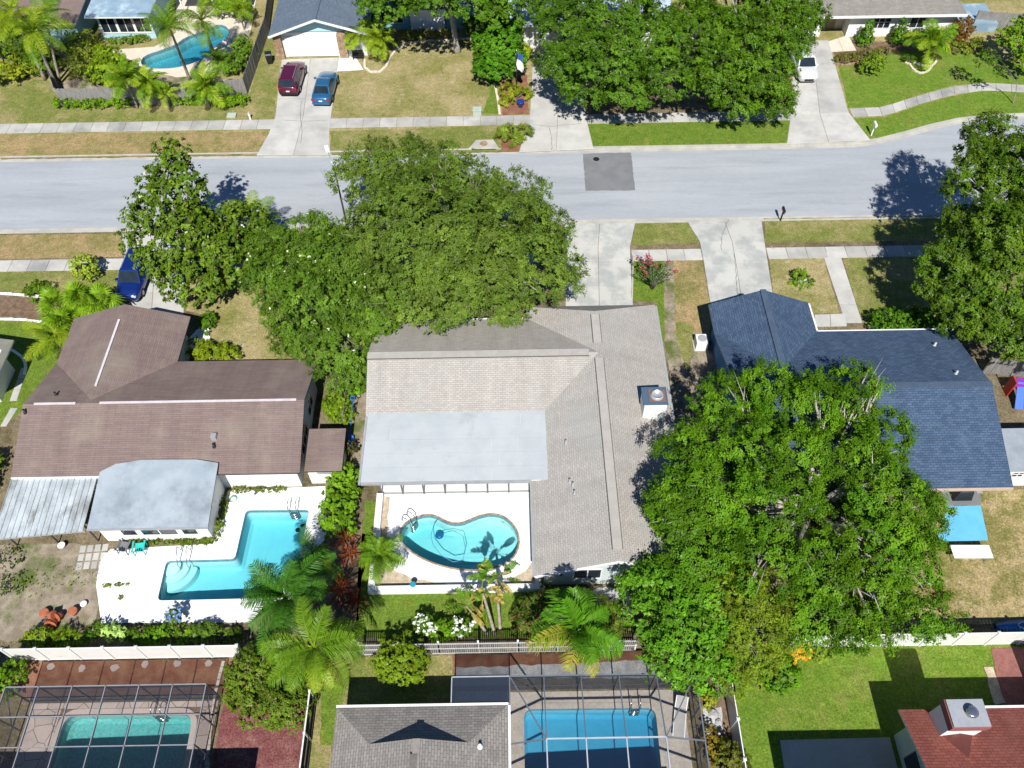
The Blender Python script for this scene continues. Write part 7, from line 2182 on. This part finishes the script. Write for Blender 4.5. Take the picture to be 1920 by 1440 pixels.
palm('date_palm', 'bushy palm in front of the eastern half of the wooden fence', (385, 160), 2.0, ('date', 'date_yellow'), 28, 1.5, (392, 200), .08, seed=9)
palm('date_palm', 'short palm at the pool corner inside the eastern fence', (410, 112), 1.4, 'date', 16, 1.1, None, .08, seed=10)
palm('areca_palm', 'upright palm clump against the eastern wooden fence', (458, 92), 1.2, 'areca', 16, .9, None, .06, seed=11)
palm('areca_palm', 'small palm at the top of the free-form pool deck', (447, 18), 2.2, 'areca', 14, 1.0, None, .07, seed=12)
palm('date_palm', 'western one of the two bushy palms beside the garage', (668, 62), 2.2, 'date_yellow', 30, 1.35, (680, 104), .09, seed=13, group='palms beside the garage')
palm('date_palm', 'eastern one of the two bushy palms beside the garage', (708, 72), 2.2, 'date_yellow', 30, 1.4, (706, 108), .09, seed=14, group='palms beside the garage')
palm('pindo_palm', 'arching pindo palm in the ringed bed on the bright lawn', (1746, 78), 2.2, ('date', 'date', 'date_yellow'), 30, 1.6, (1733, 112), .16, seed=15)
palm('cycad', 'small cycad in the ringed bed beside the pindo palm', (1706, 112), .4, 'date', 12, .5, None, .06, seed=16)
for i, (px, py, h_, lab) in enumerate([(105, 570, 1.9, 'westernmost fan palm of the cluster beside the blue van'), (150, 560, 2.3, 'middle fan palm of the cluster beside the blue van'), (185, 568, 1.9, 'fan palm of the cluster nearest the blue van'), (120, 605, 1.5, 'lower fan palm in front of the cluster beside the blue van')]):
    palm('fan_palm', lab, (px, py), h_, ('fan',), 22, 1.0, None, .12, seed=20 + i, elev=(-20, 75), group='fan palms beside the blue van')
palm('areca_palm', 'yellowing areca palm against the brown roof gable', (100, 635), 1.4, ('areca', 'queen_yellow'), 16, .9, None, .06, seed=24)
palm('queen_palm', 'feathery palm tip showing above the magnolia at the street edge', (475, 400), 3.2, ('queen', 'queen_yellow'), 13, .85, (490, 445), .09, seed=25)
palm('queen_palm', 'large dark feathery palm hanging over the L-shaped pool', (535, 1120), 4.6, 'queen_dark', 26, .95, (560, 1190), .13, seed=26)
palm('queen_palm', 'dark palm between the L-shaped pool and the hedge', (592, 1052), 2.4, ('queen_dark', 'areca'), 18, .7, None, .1, seed=27)
palm('queen_palm', 'large light green palm beside the black fence', (588, 1215), 5.4, ('queen', 'queen', 'queen_yellow', 'queen'), 26, 1.0, (600, 1290), .14, seed=28, elev=(-35, 50))
palm('date_palm', 'short palm leaning over the low white wall', (712, 1042), 1.3, 'date', 16, 1.1, None, .08, seed=29)
palm('christmas_palm', 'big broad leaved palm overhanging the middle pool cage', (1082, 1185), 5.0, ('broad', 'broad', 'broad_yellow', 'broad', 'broad'), 16, 1.05, (1085, 1235), .12, seed=30, elev=(-35, 70))
for i, (cx, cy, h_, bs, lab) in enumerate([(930, 1085, 3.0, (938, 1182), 'easternmost traveller palm leaning over the pool wall'), (905, 1112, 2.4, (928, 1190), 'middle traveller palm with hanging dead leaves'), (875, 1135, 2.0, (914, 1190), 'westernmost traveller palm bent towards the hydrangeas')]):
    palm('traveller_palm', lab, (cx, cy), h_, ('paddle', 'paddle', 'paddle_brown'), 9, .8, bs, .08, seed=31 + i, elev=(-20, 70), group='traveller palms on the back lawn')
for i, (px, py, lab) in enumerate([(648, 1010, 'northern red leaved cordyline beside the tall hedge'), (656, 1040, 'second red leaved cordyline below the tall hedge'), (640, 1105, 'large red cordyline in the middle of the mulch strip'), (668, 1130, 'southern red cordyline beside the green lawn')]):
    palm('cordyline', lab, (px, py), .8 + .3 * (i == 2), 'cordyline', 34, .85 + .3 * (i == 2), None, .05, seed=40 + i, elev=(-20, 80), cat='shrub', group='red cordylines in the mulch strip')
plant('weeds', 'row of small weeds in a crack of the white deck beside the L-shaped pool', 'weeds', [(200, 1098, .05, .28, .12, .05), (222, 1096, .05, .3, .1, .05), (240, 1096, .04, .12, .08, .04), (226, 1120, .05, .12, .16, .05)], .1, .08, .5, (.07, .09, .03), (.14, .16, .05), seed=99, spr=0)
